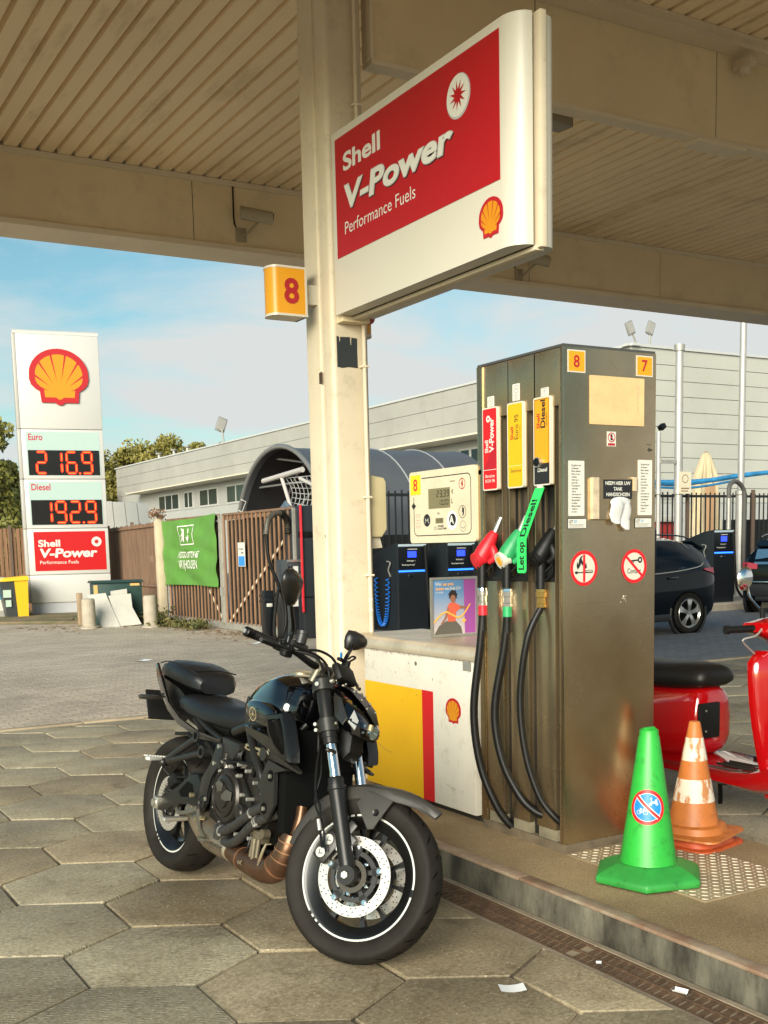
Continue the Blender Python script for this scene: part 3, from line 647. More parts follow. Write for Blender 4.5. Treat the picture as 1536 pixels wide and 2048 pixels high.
def vpower(fr, par, W_, H_, d, big=True):
    b = B(); fr.rect(b, 0, 0, W_, H_, d, d+.002); rp = b.done('red_panel', red, par, smooth_=False)
    k = W_/1.465; d += .003
    if big:
        bs = B(); fr.text(bs, 'Shell', .088*k, .425*k, .085*k, d, off=.028, width=.385*k); bs.done('lettering_shell', ltr_w, rp, smooth_=False)
        bk = B(); fr.text(bk, 'V-Power', .098*k, .225*k, .115*k, d, off=.045, width=1.03*k, shear=.12); bk.done('lettering_shadow', M('letter_shadow', (.03, .004, .005), .5), rp, smooth_=False)
        bg_ = B(); fr.text(bg_, 'V-Power', .092*k, .231*k, .115*k, d+.001, off=.045, width=1.03*k, shear=.12); bg_.done('lettering_edge', M('letter_grey', (.42, .40, .38), .5), rp, smooth_=False)
        bv = B(); fr.text(bv, 'V-Power', .096*k, .233*k, .111*k, d+.002, off=.032, width=1.018*k, shear=.12); bv.done('lettering_power', ltr_w, rp, smooth_=False)
        bp = B(); fr.text(bp, 'Performance Fuels', .092*k, .105*k, .062*k, d, off=-.002, width=.70*k); bp.done('lettering_fuels', ltr_w, rp, smooth_=False)
        d1, d2 = B(), B(); cu, cv, r = 1.160*k, .440*k, .088*k
        starburst(fr, d1, d2, cu, cv, r, d+.001); rgk = B(); fr.disc(rgk, cu+.003, cv-.004, r*1.07, d); rgk.done('disc_rim', MATS['letter_grey'], rp, smooth_=False)
        d1.done('starburst_disc', ltr_w, rp, smooth_=False); d2.done('starburst', red, rp, smooth_=False)
    return rp
vpower(fs, sg, 1.465, .605, .0006)
shell(Fr((VX, 4.11, 2.862), (0, -1, 0), (0, 0, 1)), sg, 0, 0, .088, .0006, .003)
# ---------------------------------------------------------------- pump number badges on the column
def badge(x0, x1, y0, y1, z0, z1, label, right=False):
    r = empty('number_badge', ((x0+x1)/2, (y0+y1)/2, z0), label, 'number sign', 'yellow number eight badges on the column')
    s = 1 if not right else -1; b = B(); c = .05
    xs = (x0, x1) if not right else (x1, x0)
    P = []
    for i in range(9):
        a = R_(90+180*i/8); P.append((xs[0]+s*(.045+.045*math.cos(a)), (y0+y1)/2+(y1-y0)/2*math.sin(a)))
    P += [(xs[1], y0), (xs[1], y1)]
    b.loft([[(x, y, z0+.012) for x, y in P], [(x, y, z1-.012) for x, y in P]]); b.done('body', yelb, r, ang=40)
    b = B(); mxx = (x0+x1)/2; myy = (y0+y1)/2
    for za, zb in ((z0, z0+.012), (z1-.012, z1)):
        b.loft([[(mxx+(x-mxx)*1.03, myy+(y-myy)*1.03, za) for x, y in P], [(mxx+(x-mxx)*1.03, myy+(y-myy)*1.03, zb) for x, y in P]])
    b.box((xs[1], y0+.04, z0+.08), (xs[1]+s*.10, y1-.04, z1-.08)); b.box((xs[1]-s*.012, y0-.003, z0), (xs[1]+s*.0, y1+.003, z1)); b.done('rim', signw, r, ang=40)
    fr = Fr((x0, y0, z0), (1, 0, 0), (0, 0, 1)); b = B(); fr.text(b, '8', (x1-x0)*.56, (z1-z0)*.27, (z1-z0)*.47, .002, off=.03, align='c'); b.done('numeral', ltr_r, r, smooth_=False)
    return r
badge(2.70, 2.915, 5.72, 5.86, 2.73, 2.995, 'yellow number eight badge standing out from the open side of the column')
badge(3.245, 3.345, 5.72, 5.86, 2.655, 2.92, 'yellow badge mostly hidden between the column and the hanging sign', True)
# ---------------------------------------------------------------- cameras under the fascia
def cctv(x, y, z, s, label):
    r = empty('security_camera', (x, y, z), label, 'camera', 'security cameras on the canopy fascia')
    hm = M('camera_beige', (.33, .28, .19), .5, var=.1, vs=10)
    b = B(); a = R_(20); ux, uy = math.cos(a), -math.sin(a)
    P = [(math.cos(R_(t))*.058*s, math.sin(R_(t))*.055*s) for t in range(0, 360, 20)]
    rings = [[(x+ux*d-uy*p*1.0, y-.16*s+uy*d+ux*p, z+q-.02-.05*s*(d/.32/s)) for p, q in P] for d in (-.06*s, .10*s, .22*s)]
    b.loft(rings, closed=True); b.done('housing', hm, r, ang=40)
    b = B(); c0 = Vector((x+ux*.215*s, y-.16*s+uy*.215*s, z-.055*s)); b.cyl(c0, c0+Vector((ux, uy, -.15))*.012*s, .044*s, n=16); b.done('lens', glass_d, r)
    b = B(); b.cyl((x+ux*.17*s, y-.16*s, z-.02*s), (x+.02*s, y-.06*s, z-.17*s), .011*s); b.cyl((x+.02*s, y-.06*s, z-.17*s), (x-.0*s, y-.004, z-.17*s), .011*s); b.box((x-.05*s, y-.012, z-.22*s), (x+.05*s, y-.002, z-.10*s), .003); b.done('bracket', hm, r)
    b = B(); b.tube([(x-.06*s, y-.010, z+.32), (x-.065*s, y-.012, z-.02), (x-.05*s, y-.014, z-.10*s)], .007*s, 6, 4); b.done('cable', blk, r)
cctv(4.22, 9.54, 4.40, 1.0, 'beige security camera on the fascia to the left of the column, above the gate')
cctv(7.30, 9.54, 4.36, 1.0, 'beige security camera on the fascia just right of the hanging sign')
b_ = empty('soffit_lamp', (5.5, 7.0, 4.6), 'small grey lamp box under the soffit beside the hanging sign', 'lamp')
b = B(); b.obox((5.55, 7.0, 4.635), (.62, .16, .085), Matrix.Rotation(R_(8), 3, 'Z'), .015); b.done('housing', M('lamp_grey', (.30, .27, .21), .5), b_)
b = B(); b.cyl((5.3, 6.96, 4.58), (5.3, 6.96, 4.592), .03, n=12); b.done('sensor', white, b_)
# ================================================================== FUEL PUMP
PX0, PX1, PY0, PY1, PZ1 = 3.02, 3.535, 3.655, 4.265, 2.253
pump = empty('fuel_pump', (3.28, 3.96, IZ), 'tall brushed steel fuel pump with pump numbers 8 and 7 on its end', 'fuel pump')
dark_in = M('bay_black', (.010, .009, .008), .55)
# core and recess
b = B(); b.box((PX0+.14, PY0+.012, IZ+.02), (PX1-.14, PY1-.012, PZ1-.01)); b.done('core', dark_in, pump, smooth_=False)
b = B(); b.box((PX0+.005, PY0+.006, IZ), (PX1-.005, PY1-.006, IZ+.04)); b.done('plinth', M('plinth_grime', (.12, .09, .055), .8, var=.4, vs=9), pump, smooth_=False)
# end panels (near and far)
b = B(); b.box((PX0, PY0, IZ+.04), (PX1, PY0+.0215, PZ1), .005); b.done('end_panel', steel, pump)
b = B(); b.box((PX0, PY1-.0415, IZ+.04), (PX1, PY1, PZ1), .004); b.done('end_panel', steel, pump)
b = B(); b.box((PX0+.004, PY0+.004, PZ1-.002), (PX1-.004, PY1-.004, PZ1+.008)); b.done('lid', M('lid_dark', (.05, .05, .05), .6), pump, smooth_=False)
bays = [(4.212, 4.093), (4.026, 3.907), (3.842, 3.723)]      # panel extents along y (far, near); slot beyond near edge
xo = .004
for side in (0, 1):
    X = lambda d: PX0+d if side == 0 else PX1-d
    for k, (ya, yb) in enumerate(bays):
        slot = .069 if k < 2 else .045
        b = B(); b.box((X(xo), ya+.012 if k else PY1-.042, 2.018), (X(.16), yb-slot+.003, PZ1-.004), .003); b.done('header_panel', steel2, pump)
        b = B(); b.box((X(xo+.002), ya+.008, 1.70), (X(.16), yb-.004, 2.0175)); 
        b.box((X(xo+.002), ya+.008, IZ+.09), (X(.16), yb-.004, 1.292), .004); b.box((X(.012), ya+.008, 1.292), (X(.02), ya+.002, 1.70)); b.box((X(.004), ya+.008, 1.2921), (X(.16), ya+.001, 1.6999)); b.box((X(.012), yb-.004, 1.2921), (X(.16), yb+.002, 1.6999))
        b.done('bay_panel', steel2, pump)
        b = B(); b.box((X(.014), ya+.004, IZ+.035), (X(.13), yb-.001, IZ+.0895)); b.done('kick_panel', M('kick_grey', (.20, .175, .115), .6, var=.3, vs=12), pump)
        b = B(); b.box((X(.016), ya, 1.293), (X(.05), yb+.0025, 1.31)); b.box((X(.06), ya, 1.31), (X(.07), yb+.003, 1.699)); b.hexa([(X(.03), ya-.01, 1.31), (X(.06), ya-.01, 1.31), (X(.06), yb+.01, 1.31), (X(.03), yb+.01, 1.31), (X(.055), ya-.01, 1.42), (X(.06), ya-.01, 1.42), (X(.06), yb+.01, 1.42), (X(.055), yb+.01, 1.42)])
        b.done('nozzle_boot', M('boot_black', (.012, .011, .010), .4), pump)
        b = B(); b.box((X(.035), yb-.005, IZ+.03), (X(.05), yb-slot+.002, 2.0175)); b.done('hose_slot', dark_in, pump, smooth_=False)
    b = B(); b.box((X(0.), PY0+.0216, IZ+.04), (X(.03), PY0+.0285, 2.017)); b.done('corner_trim', steel2, pump, smooth_=False)
fx = Fr((PX0+xo-.001, 0, 0), (0, -1, 0), (0, 0, 1))            # u = -y
# product boards
def board(k, colr, parts):
    ya, yb = bays[k]; ua, ub = -ya+.002, -yb-.004
    b = B(); fx.rect(b, ua, 1.698, ub, 2.063, -.006, .012, .010); o = b.done('product_board', signw, pump, ang=30)
    b = B(); fx.rect(b, ua+.006, 1.704, ub-.006, 2.057, .0121, .0126, .008); c = b.done('board_face', colr, o, smooth_=False)
    fv = Fr(fx.p(ua, 1.70, .0135), (0, 0, 1), (0, 1, 0))       # text runs upward; across = toward -u
    return ua, ub, c
W3 = .123
def vtext(b, ua, s, z, across, h, off, width=None, d=.0135):
    """vertical text reading upward: baseline at distance 'across' from the left edge"""
    b.text(s, fx.p(ua+across, z, d), (0, 0, 1), (0, 1, 0), h, off=off, width=width)
ua, ub, c = board(0, redp, 0)
b = B(); fx.flat(b, [(ua+.007, 1.79), (ub-.02, 1.705+.085), (ub-.008, 1.82), (ub-.008, 1.92)], .0130); b.done('darker_sweep', M('panel_dark_red', (.36, .004, .012), .4), c, smooth_=False)
b = B(); vtext(b, ua, 'Shell', 1.865, .045, .024, .02, .055); vtext(b, ua, 'V-Power', 1.865, .087, .033, .03, .15); fx.text(b, 'Benzine', ua+.022, 1.755, .014, .0135, off=.0, width=.07); fx.text(b, 'RON 98', ua+.022, 1.733, .014, .0135, off=.0, width=.07)
fx.line(b, [(ua+.006, 1.789), (ub-.006, 1.789)], .0022, .0134); fx.annulus(b, ua+.047, 2.013, .006, .015, .0135); b.done('lettering', ltr_w, c, smooth_=False)
ua, ub, c = board(1, yel, 0)
b = B(); vtext(b, ua, 'Shell', 1.905, .045, .020, .02, .055); b.done('lettering', MATS['emblem_red'] if 'emblem_red' in MATS else ltr_r, c, smooth_=False)
b = B(); vtext(b, ua, 'Euro 95', 1.905, .080, .027, .01, .105); vtext(b, ua, 'met FuelSave', 1.91, .096, .008, .0, .055); fx.text(b, 'Benzine', ua+.028, 1.765, .015, .0135, off=.0, width=.07); b.done('lettering_dark', M('letter_olive', (.10, .08, .01), .5), c, smooth_=False)
b = B(); fx.line(b, [(ua+.006, 1.793), (ub-.006, 1.793)], .0018, .0134); b.done('divider', M('pale_yellow', (.85, .70, .30), .5), c, smooth_=False)
ua, ub, c = board(2, yelb, 0)
b = B(); fx.flat(b, [(ua+.006, 1.704), (ub-.006, 1.704), (ub-.006, 1.79), (ua+.006, 1.79)], .0130); b.done('black_field', ltr_k, c, smooth_=False)
b = B(); vtext(b, ua, 'Shell', 1.935, .044, .020, .02, .06); b.done('lettering', ltr_r, c, smooth_=False)
b = B(); vtext(b, ua, 'Diesel', 1.935, .080, .030, .025, .115); vtext(b, ua, 'met FuelSave', 1.94, .094, .008, .0, .055); b.done('lettering_dark', ltr_k, c, smooth_=False)
b = B(); fx.text(b, 'Diesel', ua+.03, 1.755, .016, .0136, off=.012, width=.062); b.done('lettering_white', ltr_w, c, smooth_=False)
b = B(); fx.line(b, [(ua+.010, 1.79), (ua+.010, 2.053), (ub-.010, 2.053), (ub-.010, 1.79)], .0018, .0132); b.done('outline', ltr_k, c, smooth_=False)
b = B(); p = fx.p(ua+.042, 1.795, .012); b.cyl(p, p+Vector((-.022, 0, 0)), .019, .017, 18); b.done('knob', blk_s, c)
b = B(); b.cyl(p, p+Vector((-.018, 0, 0)), .0215, .0215, 18); b.done('knob_ring', alu, c)
# fuel grade stickers over the boards
for k, h, zt in ((0, .046, 2.112), (1, .072, 2.142), (2, .034, 2.100)):
    ya, yb = bays[k]; u0 = -ya+.028 if k < 2 else -ya+.04; b = B(); fx.rect(b, u0, zt-h, u0+.052, zt, .0006, .0012, .004); st = b.done('grade_sticker', white, pump, smooth_=False)
    b = B(); cy = zt-.022 if k < 2 else zt-.016
    if k < 2: fx.annulus(b, u0+.026, cy, .0145, .0165, .0018, 24); fx.text(b, ('E5', 'E10')[k], u0+.026, cy-.004, .008, .0018, align='c', off=.01)
    else: fx.line(b, [(u0+.008, cy-.012), (u0+.044, cy-.012), (u0+.044, cy+.012), (u0+.008, cy+.012)], .0015, .0018, True); fx.text(b, 'B7', u0+.026, cy-.004, .009, .0018, align='c', off=.01)
    if k < 2:
        for q in range(3 if k == 0 else 6): fx.line(b, [(u0+.012, zt-.044-q*.005), (u0+.04-(q % 3)*.004, zt-.044-q*.005)], .0012, .0018)
    b.done('print', M('ink_grey', (.16, .16, .16), .6), st, smooth_=False)
b = B(); fx.disc(b, -4.246, 1.785, .012, .003, 18); b.done('orange_dot', M('dot_orange', (.75, .25, .06), .5), pump, smooth_=False)
# ---- end face graphics (u=x offset, v=z)
fe = Fr((0, PY0-.0005, 0), (1, 0, 0), (0, 0, 1))
def sticker(name, u0, v0, u1, v1, m, d=0., r=0., th=.0012):
    b = B(); fe.rect(b, u0, v0, u1, v1, d, d+th, r); return b.done(name, m, pump, smooth_=False)
for (u0, u1, v0, v1, s) in ((3.043, 3.137, 2.148, 2.238, '8'), (3.418, 3.512, 2.152, 2.238, '7')):
    o = sticker('number_sticker', u0, v0, u1, v1, signw); b = B(); fe.rect(b, u0+.005, v0+.005, u1-.005, v1-.005, .0013, .0017); o2 = b.done('number_field', yelb, o, smooth_=False)
    b = B(); fe.text(b, s, (u0+u1)/2, v0+.022, .046, .0022, off=.02, align='c'); b.done('numeral', ltr_r, o2, smooth_=False)
o = sticker('cardboard_sheet', 3.160, 1.943, 3.462, 2.142, M('manila_card', (.60, .42, .20), .75, var=.14, vs=6, dirt=.15), 0, .004, .003)
b = B(); fe.annulus(b, 3.425, 2.105, .006, .009, .0036, 20)
for q in range(13): fe.rect(b, 3.421, 2.082-q*.0068, 3.4295-.002*(q % 3 == 1), 2.0865-q*.0068, .0034, .0036) if q not in (5, 8) else None
b.done('faint_print', M('faint_red', (.60, .34, .20), .7), o, smooth_=False)
o = sticker('pictogram_sticker', 3.255, 1.855, 3.304, 1.916, white)
b = B(); fe.annulus(b, 3.2795, 1.892, .0165, .0205, .0018); fe.line(b, [(3.268, 1.904), (3.291, 1.880)], .004, .0021); fe.rect(b, 3.260, 1.858, 3.299, 1.868, .0014, .0018); b.done('red_print', ltr_r, o, smooth_=False)
b = B(); fe.rect(b, 3.274, 1.880, 3.285, 1.898, .0014, .0017); fe.disc(b, 3.2795, 1.901, .005, .0016, 14); b.done('black_print', ltr_k, o, smooth_=False)
lines = ['Bij gebruik van', 'de automaat', 'Motor afzetten', 'Roken en vuur', 'verboden', 'Geef nog in', 'pomp klaar', 'Pomp aannemen', 'vasthouden', 'Volg de', 'instructies van', 'de automaat op', 'Slang afnemen', 'en tanken', 'Slang ophangen', 'Vergeet uw', 'bon niet']
for (u0, u1, v0, v1) in ((3.046, 3.131, 1.566, 1.792), (3.430, 3.512, 1.567, 1.802)):
    o = sticker('instruction_sticker', u0, v0, u1, v1, white, 0, .003); b = B(); step = (v1-v0-.03)/16.5
    gaps = (0, 2, 3, 5, 7, 9, 12, 14, 15)
    for i, t in enumerate(lines): fe.text(b, t, u0+.016, v1-.022-i*step, .0068, .0018, off=.015, width=(u1-u0)*.6*len(t)/15)
    b.done('print', ltr_k, o, smooth_=False)
for (u0, u1, v0, v1) in ((3.040, 3.143, 1.512, 1.556), (3.413, 3.512, 1.512, 1.556)):
    o = sticker('notice_sticker', u0, v0, u1, v1, ltr_k, 0, .003); b = B(); fe.rect(b, u0+.003, v0+.003, u1-.003, v1-.003, .0013, .0017); o2 = b.done('notice_field', white, o, smooth_=False)
    b = B(); fe.text(b, 'LET', u0+.008, v1-.020, .012, .0022, off=.02, width=.022); 
    for q in range(3): fe.line(b, [(u0+.008, v0+.008+q*.005), (u1-.012-(q % 2)*.01, v0+.008+q*.005)], .0012, .0022)
    b.done('print', ltr_k, o2, smooth_=False); b = B(); fe.text(b, 'OP', u0+.034, v1-.020, .012, .0022, off=.02, width=.016); b.done('print_blue', M('ink_blue', (.02, .25, .5), .5), o2, smooth_=False)
# glove dispenser
gd = B(); fe.rect(gd, 3.192, 1.55, 3.40, 1.722, 0, .014); g = gd.done('glove_dispenser', steel2, pump)
b = B(); fe.rect(b, 3.163, 1.552, 3.196, 1.724, 0, .020); fe.rect(b, 3.39, 1.67, 3.408, 1.727, 0, .018); b.done('bracket', M('pale_alloy', (.62, .50, .34), .5, metal=.3, var=.25, vs=20), g)
b = B(); fe.rect(b, 3.223, 1.636, 3.384, 1.716, .0142, .0155); o = b.done('glove_label', ltr_k, g, smooth_=False)
b = B(); [fe.text(b, t, 3.3035, z, .0145, .0162, off=.022, align='c', width=w_) for t, z, w_ in (('NEEM HIER UW', 1.694, .14), ('TANK', 1.670, .05), ('HANDSCHOEN', 1.647, .13))]; b.done('lettering', ltr_w, o, smooth_=False)
def glove(b):
    rnd = random.Random(5)
    for (u0, u1, zt, zb, d, tw) in ((3.255, 3.325, 1.632, 1.53, .022, .0), (3.31, 3.372, 1.622, 1.505, .014, .012)):
        rings = []
        for i in range(9):
            t = i/8; z = zt+(zb-zt)*t; w_ = (u1-u0)*(.55+.45*math.sin(math.pi*min(1, t*.8+.15)))*(1 if t < .9 else .7); cu = (u0+u1)/2+tw*t+.006*math.sin(7*t)
            rings.append([fe.p(cu+w_/2*math.cos(a)+.003*rnd.uniform(-1, 1), z+.002*rnd.uniform(-1, 1), d+.010*math.sin(a)*(1+.5*math.sin(5*t+a))) for a in [2*math.pi*k/14 for k in range(14)]])
        b.loft(rings)
    b.loft([[fe.p(3.315+.058*math.cos(a)*s, 1.622+.022*math.sin(a)*s, .018+(1-s)*.02) for a in [2*math.pi*k/14 for k in range(14)]] for s in (1, .8, .4)])
gm = M('glove_film', (.92, .92, .90), .22); gm.node_tree.nodes['Principled BSDF'].inputs['Transmission Weight'].default_value = .45
one(glove, 'disposable_glove', gm, 'clear plastic glove drooping from the dispenser on the pump end', 'glove', (3.31, 3.63, 1.56), ang=80)
# prohibition discs
def prohib(cu, cv, r):
    b = B(); fe.disc(b, cu, cv, r, .0012, 40); o = b.done('prohibition_sticker', MATS['sign_white'], pump, smooth_=False)
    b = B(); fe.annulus(b, cu, cv, r*.80, r, .0018, 44); return o, b
rd = M('prohibition_red', (.60, .010, .015), .42)
o, b = prohib(3.1285, 1.3475, .0745); fe.line(b, [(3.1285, 1.405), (3.1285, 1.29)], .012, .0026); b.done('red_ring', rd, o, smooth_=False)
b = B(); fe.line(b, [(3.080, 1.330), (3.176, 1.330)], .0045, .0019); fe.line(b, [(3.138, 1.3385), (3.172, 1.3385), (3.177, 1.3345), (3.177, 1.3325), (3.172, 1.3285), (3.138, 1.3285)], .0022, .0021, True); fe.disc(b, 3.087, 1.330, .0085, .0020, 14, .006)
fe.flat(b, [(3.094, 1.342), (3.088, 1.356), (3.091, 1.376), (3.098, 1.364), (3.102, 1.385), (3.112, 1.398), (3.122, 1.400), (3.115, 1.388), (3.121, 1.376), (3.128, 1.384), (3.127, 1.366), (3.118, 1.358), (3.113, 1.370), (3.106, 1.355), (3.100, 1.349)], .0019); fe.flat(b, [(3.132, 1.342), (3.144, 1.350), (3.140, 1.372), (3.134, 1.36)], .0019); b.done('black_print', ltr_k, o, smooth_=False)
o, b = prohib(3.410, 1.3485, .0735); fe.line(b, [(3.363, 1.392), (3.457, 1.305)], .012, .0026); b.done('red_ring', rd, o, smooth_=False)
b = B(); fe.annulus(b, 3.444, 1.375, .006, .0135, .0019, 20); fe.line(b, [(3.385, 1.371), (3.433, 1.374)], .0065, .0019); [fe.line(b, [(x, 1.3705), (x, 1.362)], .005, .0020) for x in (3.389, 3.397, 3.405)]; fe.text(b, 'Contact', 3.371, 1.318, .021, .0020, off=.006, width=.078); b.done('black_print', ltr_k, o, smooth_=False)
# dents and scuffs
b = B(); fe.flat(b, [(3.345, 1.222), (3.352, 1.226), (3.356, 1.221), (3.35, 1.217)], .0008); fe.flat(b, [(3.36, 1.224), (3.366, 1.223), (3.363, 1.219)], .0008); fe.flat(b, [(3.348, 1.21), (3.354, 1.212), (3.356, 1.207)], .0008)
for q in range(9): x, z = 3.35+.016*math.sin(q*2.3), 1.205+.012*math.cos(q*1.7); fe.disc(b, x, z, .0016, .0008, 7)
b.done('scuff', M('scuff_pale', (.7, .62, .5), .6), pump, smooth_=False)
b = B(); fe.line(b, [(3.488, 1.842), (3.494, 1.852), (3.497, 1.838), (3.503, 1.85), (3.508, 1.842), (3.515, 1.847)], .003, .0008); [fe.disc(b, x, z, .002, .0008, 7) for x, z in ((3.487, 1.868), (3.495, 1.866), (3.502, 1.868))]; b.done('ink_scrawl', ltr_k, pump, smooth_=False)
# ---------------------------------------------------------------- display head over the cabinet
dx = Fr((PX0-.012, 0, 0), (0, -1, 0), (0, 0, 1)); D0, D1, DZ0, DZ1 = -4.838, -4.262, 1.472, 1.822
b = B(); dx.rect(b, D0, DZ0, D1, DZ1, -.20, 0, .018); ds = b.done('display_head', M('display_cream', (.56, .49, .35), .45, var=.05, vs=6, dirt=.1), pump, ang=30)
b = B(); dx.rect(b, D1+.004-.05, DZ0+.02, D1+.012, DZ1-.02, -.19, -.05); b.done('display_mount', steel2, ds)
b = B(); R0 = [(D0+.115, DZ1-.035), (D1-.065, DZ1-.035), (D1-.048, DZ1-.042), (D1-.04, DZ1-.06), (D1-.04, DZ0+.06), (D1-.048, DZ0+.045), (D1-.065, DZ0+.036), (D0+.065, DZ0+.036), (D0+.048, DZ0+.045), (D0+.04, DZ0+.06), (D0+.04, DZ1-.125)]
dx.line(b, R0, .0045, .0008); b.done('outline', ltr_k, ds, smooth_=False)
b = B(); dx.rect(b, D0+.012, DZ1-.112, D0+.105, DZ1-.016, 0, .0015); o = b.done('number_sticker', M('sticker_yellow', (.82, .50, .01), .45), ds, smooth_=False); b = B(); dx.text(b, '8', D0+.0585, DZ1-.092, .055, .0022, off=.015, align='c'); b.done('numeral', rd, o, smooth_=False)
lcd = M('lcd_olive', (.17, .145, .075), .3)
b = B(); dx.rect(b, -4.663, 1.636, -4.474, 1.732, 0, .0012); o = b.done('price_screen', lcd, ds, smooth_=False)
b = B()
def lcdnum(s, u, v, w_, h, t, d):
    for ch in s:
        if ch == '.': dx.rect(b, u-.2*w_+.0, v, u-.2*w_+t, v+t, d, d+.0003); u += .18*w_; continue
        for P in segs(ch, w_, h, t): dx.flat(b, [(u+x+.12*y, v+y) for x, y in P], d)
        u += w_*1.32
lcdnum('23.39', -4.592, 1.688, .0215, .034, .0058, .0018); lcdnum('10.00', -4.578, 1.650, .0175, .026, .0048, .0018); b.done('digits', M('lcd_dark', (.012, .011, .008), .5), o, smooth_=False)
b = B(); dx.text(b, '€', -4.462, 1.700, .020, .0012, off=.0); dx.text(b, 'L', -4.462, 1.655, .020, .0012); dx.text(b, '€/L', -4.585, 1.607, .010, .0012); 
for i, z in enumerate((1.760, 1.756)): dx.line(b, [(-4.475+i*.0, z), (-4.43, z)], .0012, .0012)
dx.text(b, 'ORANJES', -4.585, 1.547, .009, .0012, off=.02); dx.text(b, 'GOUD POMP', -4.585, 1.534, .009, .0012, off=.02); dx.annulus(b, -4.604, 1.5415, .007, .0095, .0012, 6); b.done('print', ltr_k, ds, smooth_=False)
b = B(); dx.rect(b, -4.603, 1.564, -4.535, 1.590, 0, .0012); o = b.done('unit_screen', lcd, ds, smooth_=False); b = B(); lcdnum('2.339', -4.592, 1.570, .009, .015, .002, .0018); b.done('digits', MATS['lcd_dark'], o, smooth_=False)
b = B(); dx.disc(b, -4.680, 1.582, .0305, .0012); o = b.done('round_sticker', ltr_k, ds, smooth_=False); b = B(); 
for s in (-1, 1): [dx.line(b, [(-4.680+s*.003, 1.582), (-4.680+s*(.010+.003*k), 1.575+k*.008), (-4.680+s*(.019-.002*k), 1.568+k*.012)], .0022, .0018) for k in range(3)]
b.done('white_print', ltr_w, o, smooth_=False)
b = B(); dx.disc(b, -4.458, 1.575, .045, .0010); o = b.done('round_sticker', M('sticker_pale', (.68, .66, .62), .5), ds, smooth_=False); b = B(); dx.disc(b, -4.455, 1.578, .029, .0015); o2 = b.done('black_print', ltr_k, o, smooth_=False); b = B(); dx.text(b, 'A', -4.462, 1.560, .036, .002, off=.03, align='c'); b.done('white_print', ltr_w, o2, smooth_=False)
b = B(); dx.annulus(b, -4.372, 1.742, .0225, .026, .0012); dx.line(b, [(-4.372, 1.718), (-4.372, 1.766)], .003, .0014); dx.text(b, '4', -4.372, 1.73, .026, .0016, off=.01, align='c'); b.done('red_print', ltr_r, ds, smooth_=False)
b = B(); dx.annulus(b, -4.372, 1.612, .0275, .030, .0012); dx.flat(b, [(-4.372, 1.636), (-4.358, 1.626), (-4.360, 1.600), (-4.374, 1.590), (-4.368, 1.606), (-4.375, 1.612)], .0012); dx.annulus(b, -4.368, 1.545, .0235, .025, .0012); dx.line(b, [(-4.385, 1.543), (-4.365, 1.535), (-4.352, 1.545)], .002, .0012); dx.flat(b, [(-4.82, 1.655), (-4.80, 1.672), (-4.778, 1.655), (-4.80, 1.638)], .0012); b.done('marks', ltr_k, ds, smooth_=False)
b = B(); [dx.line(b, [(-4.783, z), (-4.733-(i % 2)*.008, z)], .002, .0012) for i, z in enumerate((1.612, 1.602, 1.585, 1.571, 1.557, 1.548))]; b.done('small_print', M('ink_pale_red', (.5, .22, .22), .6), ds, smooth_=False)
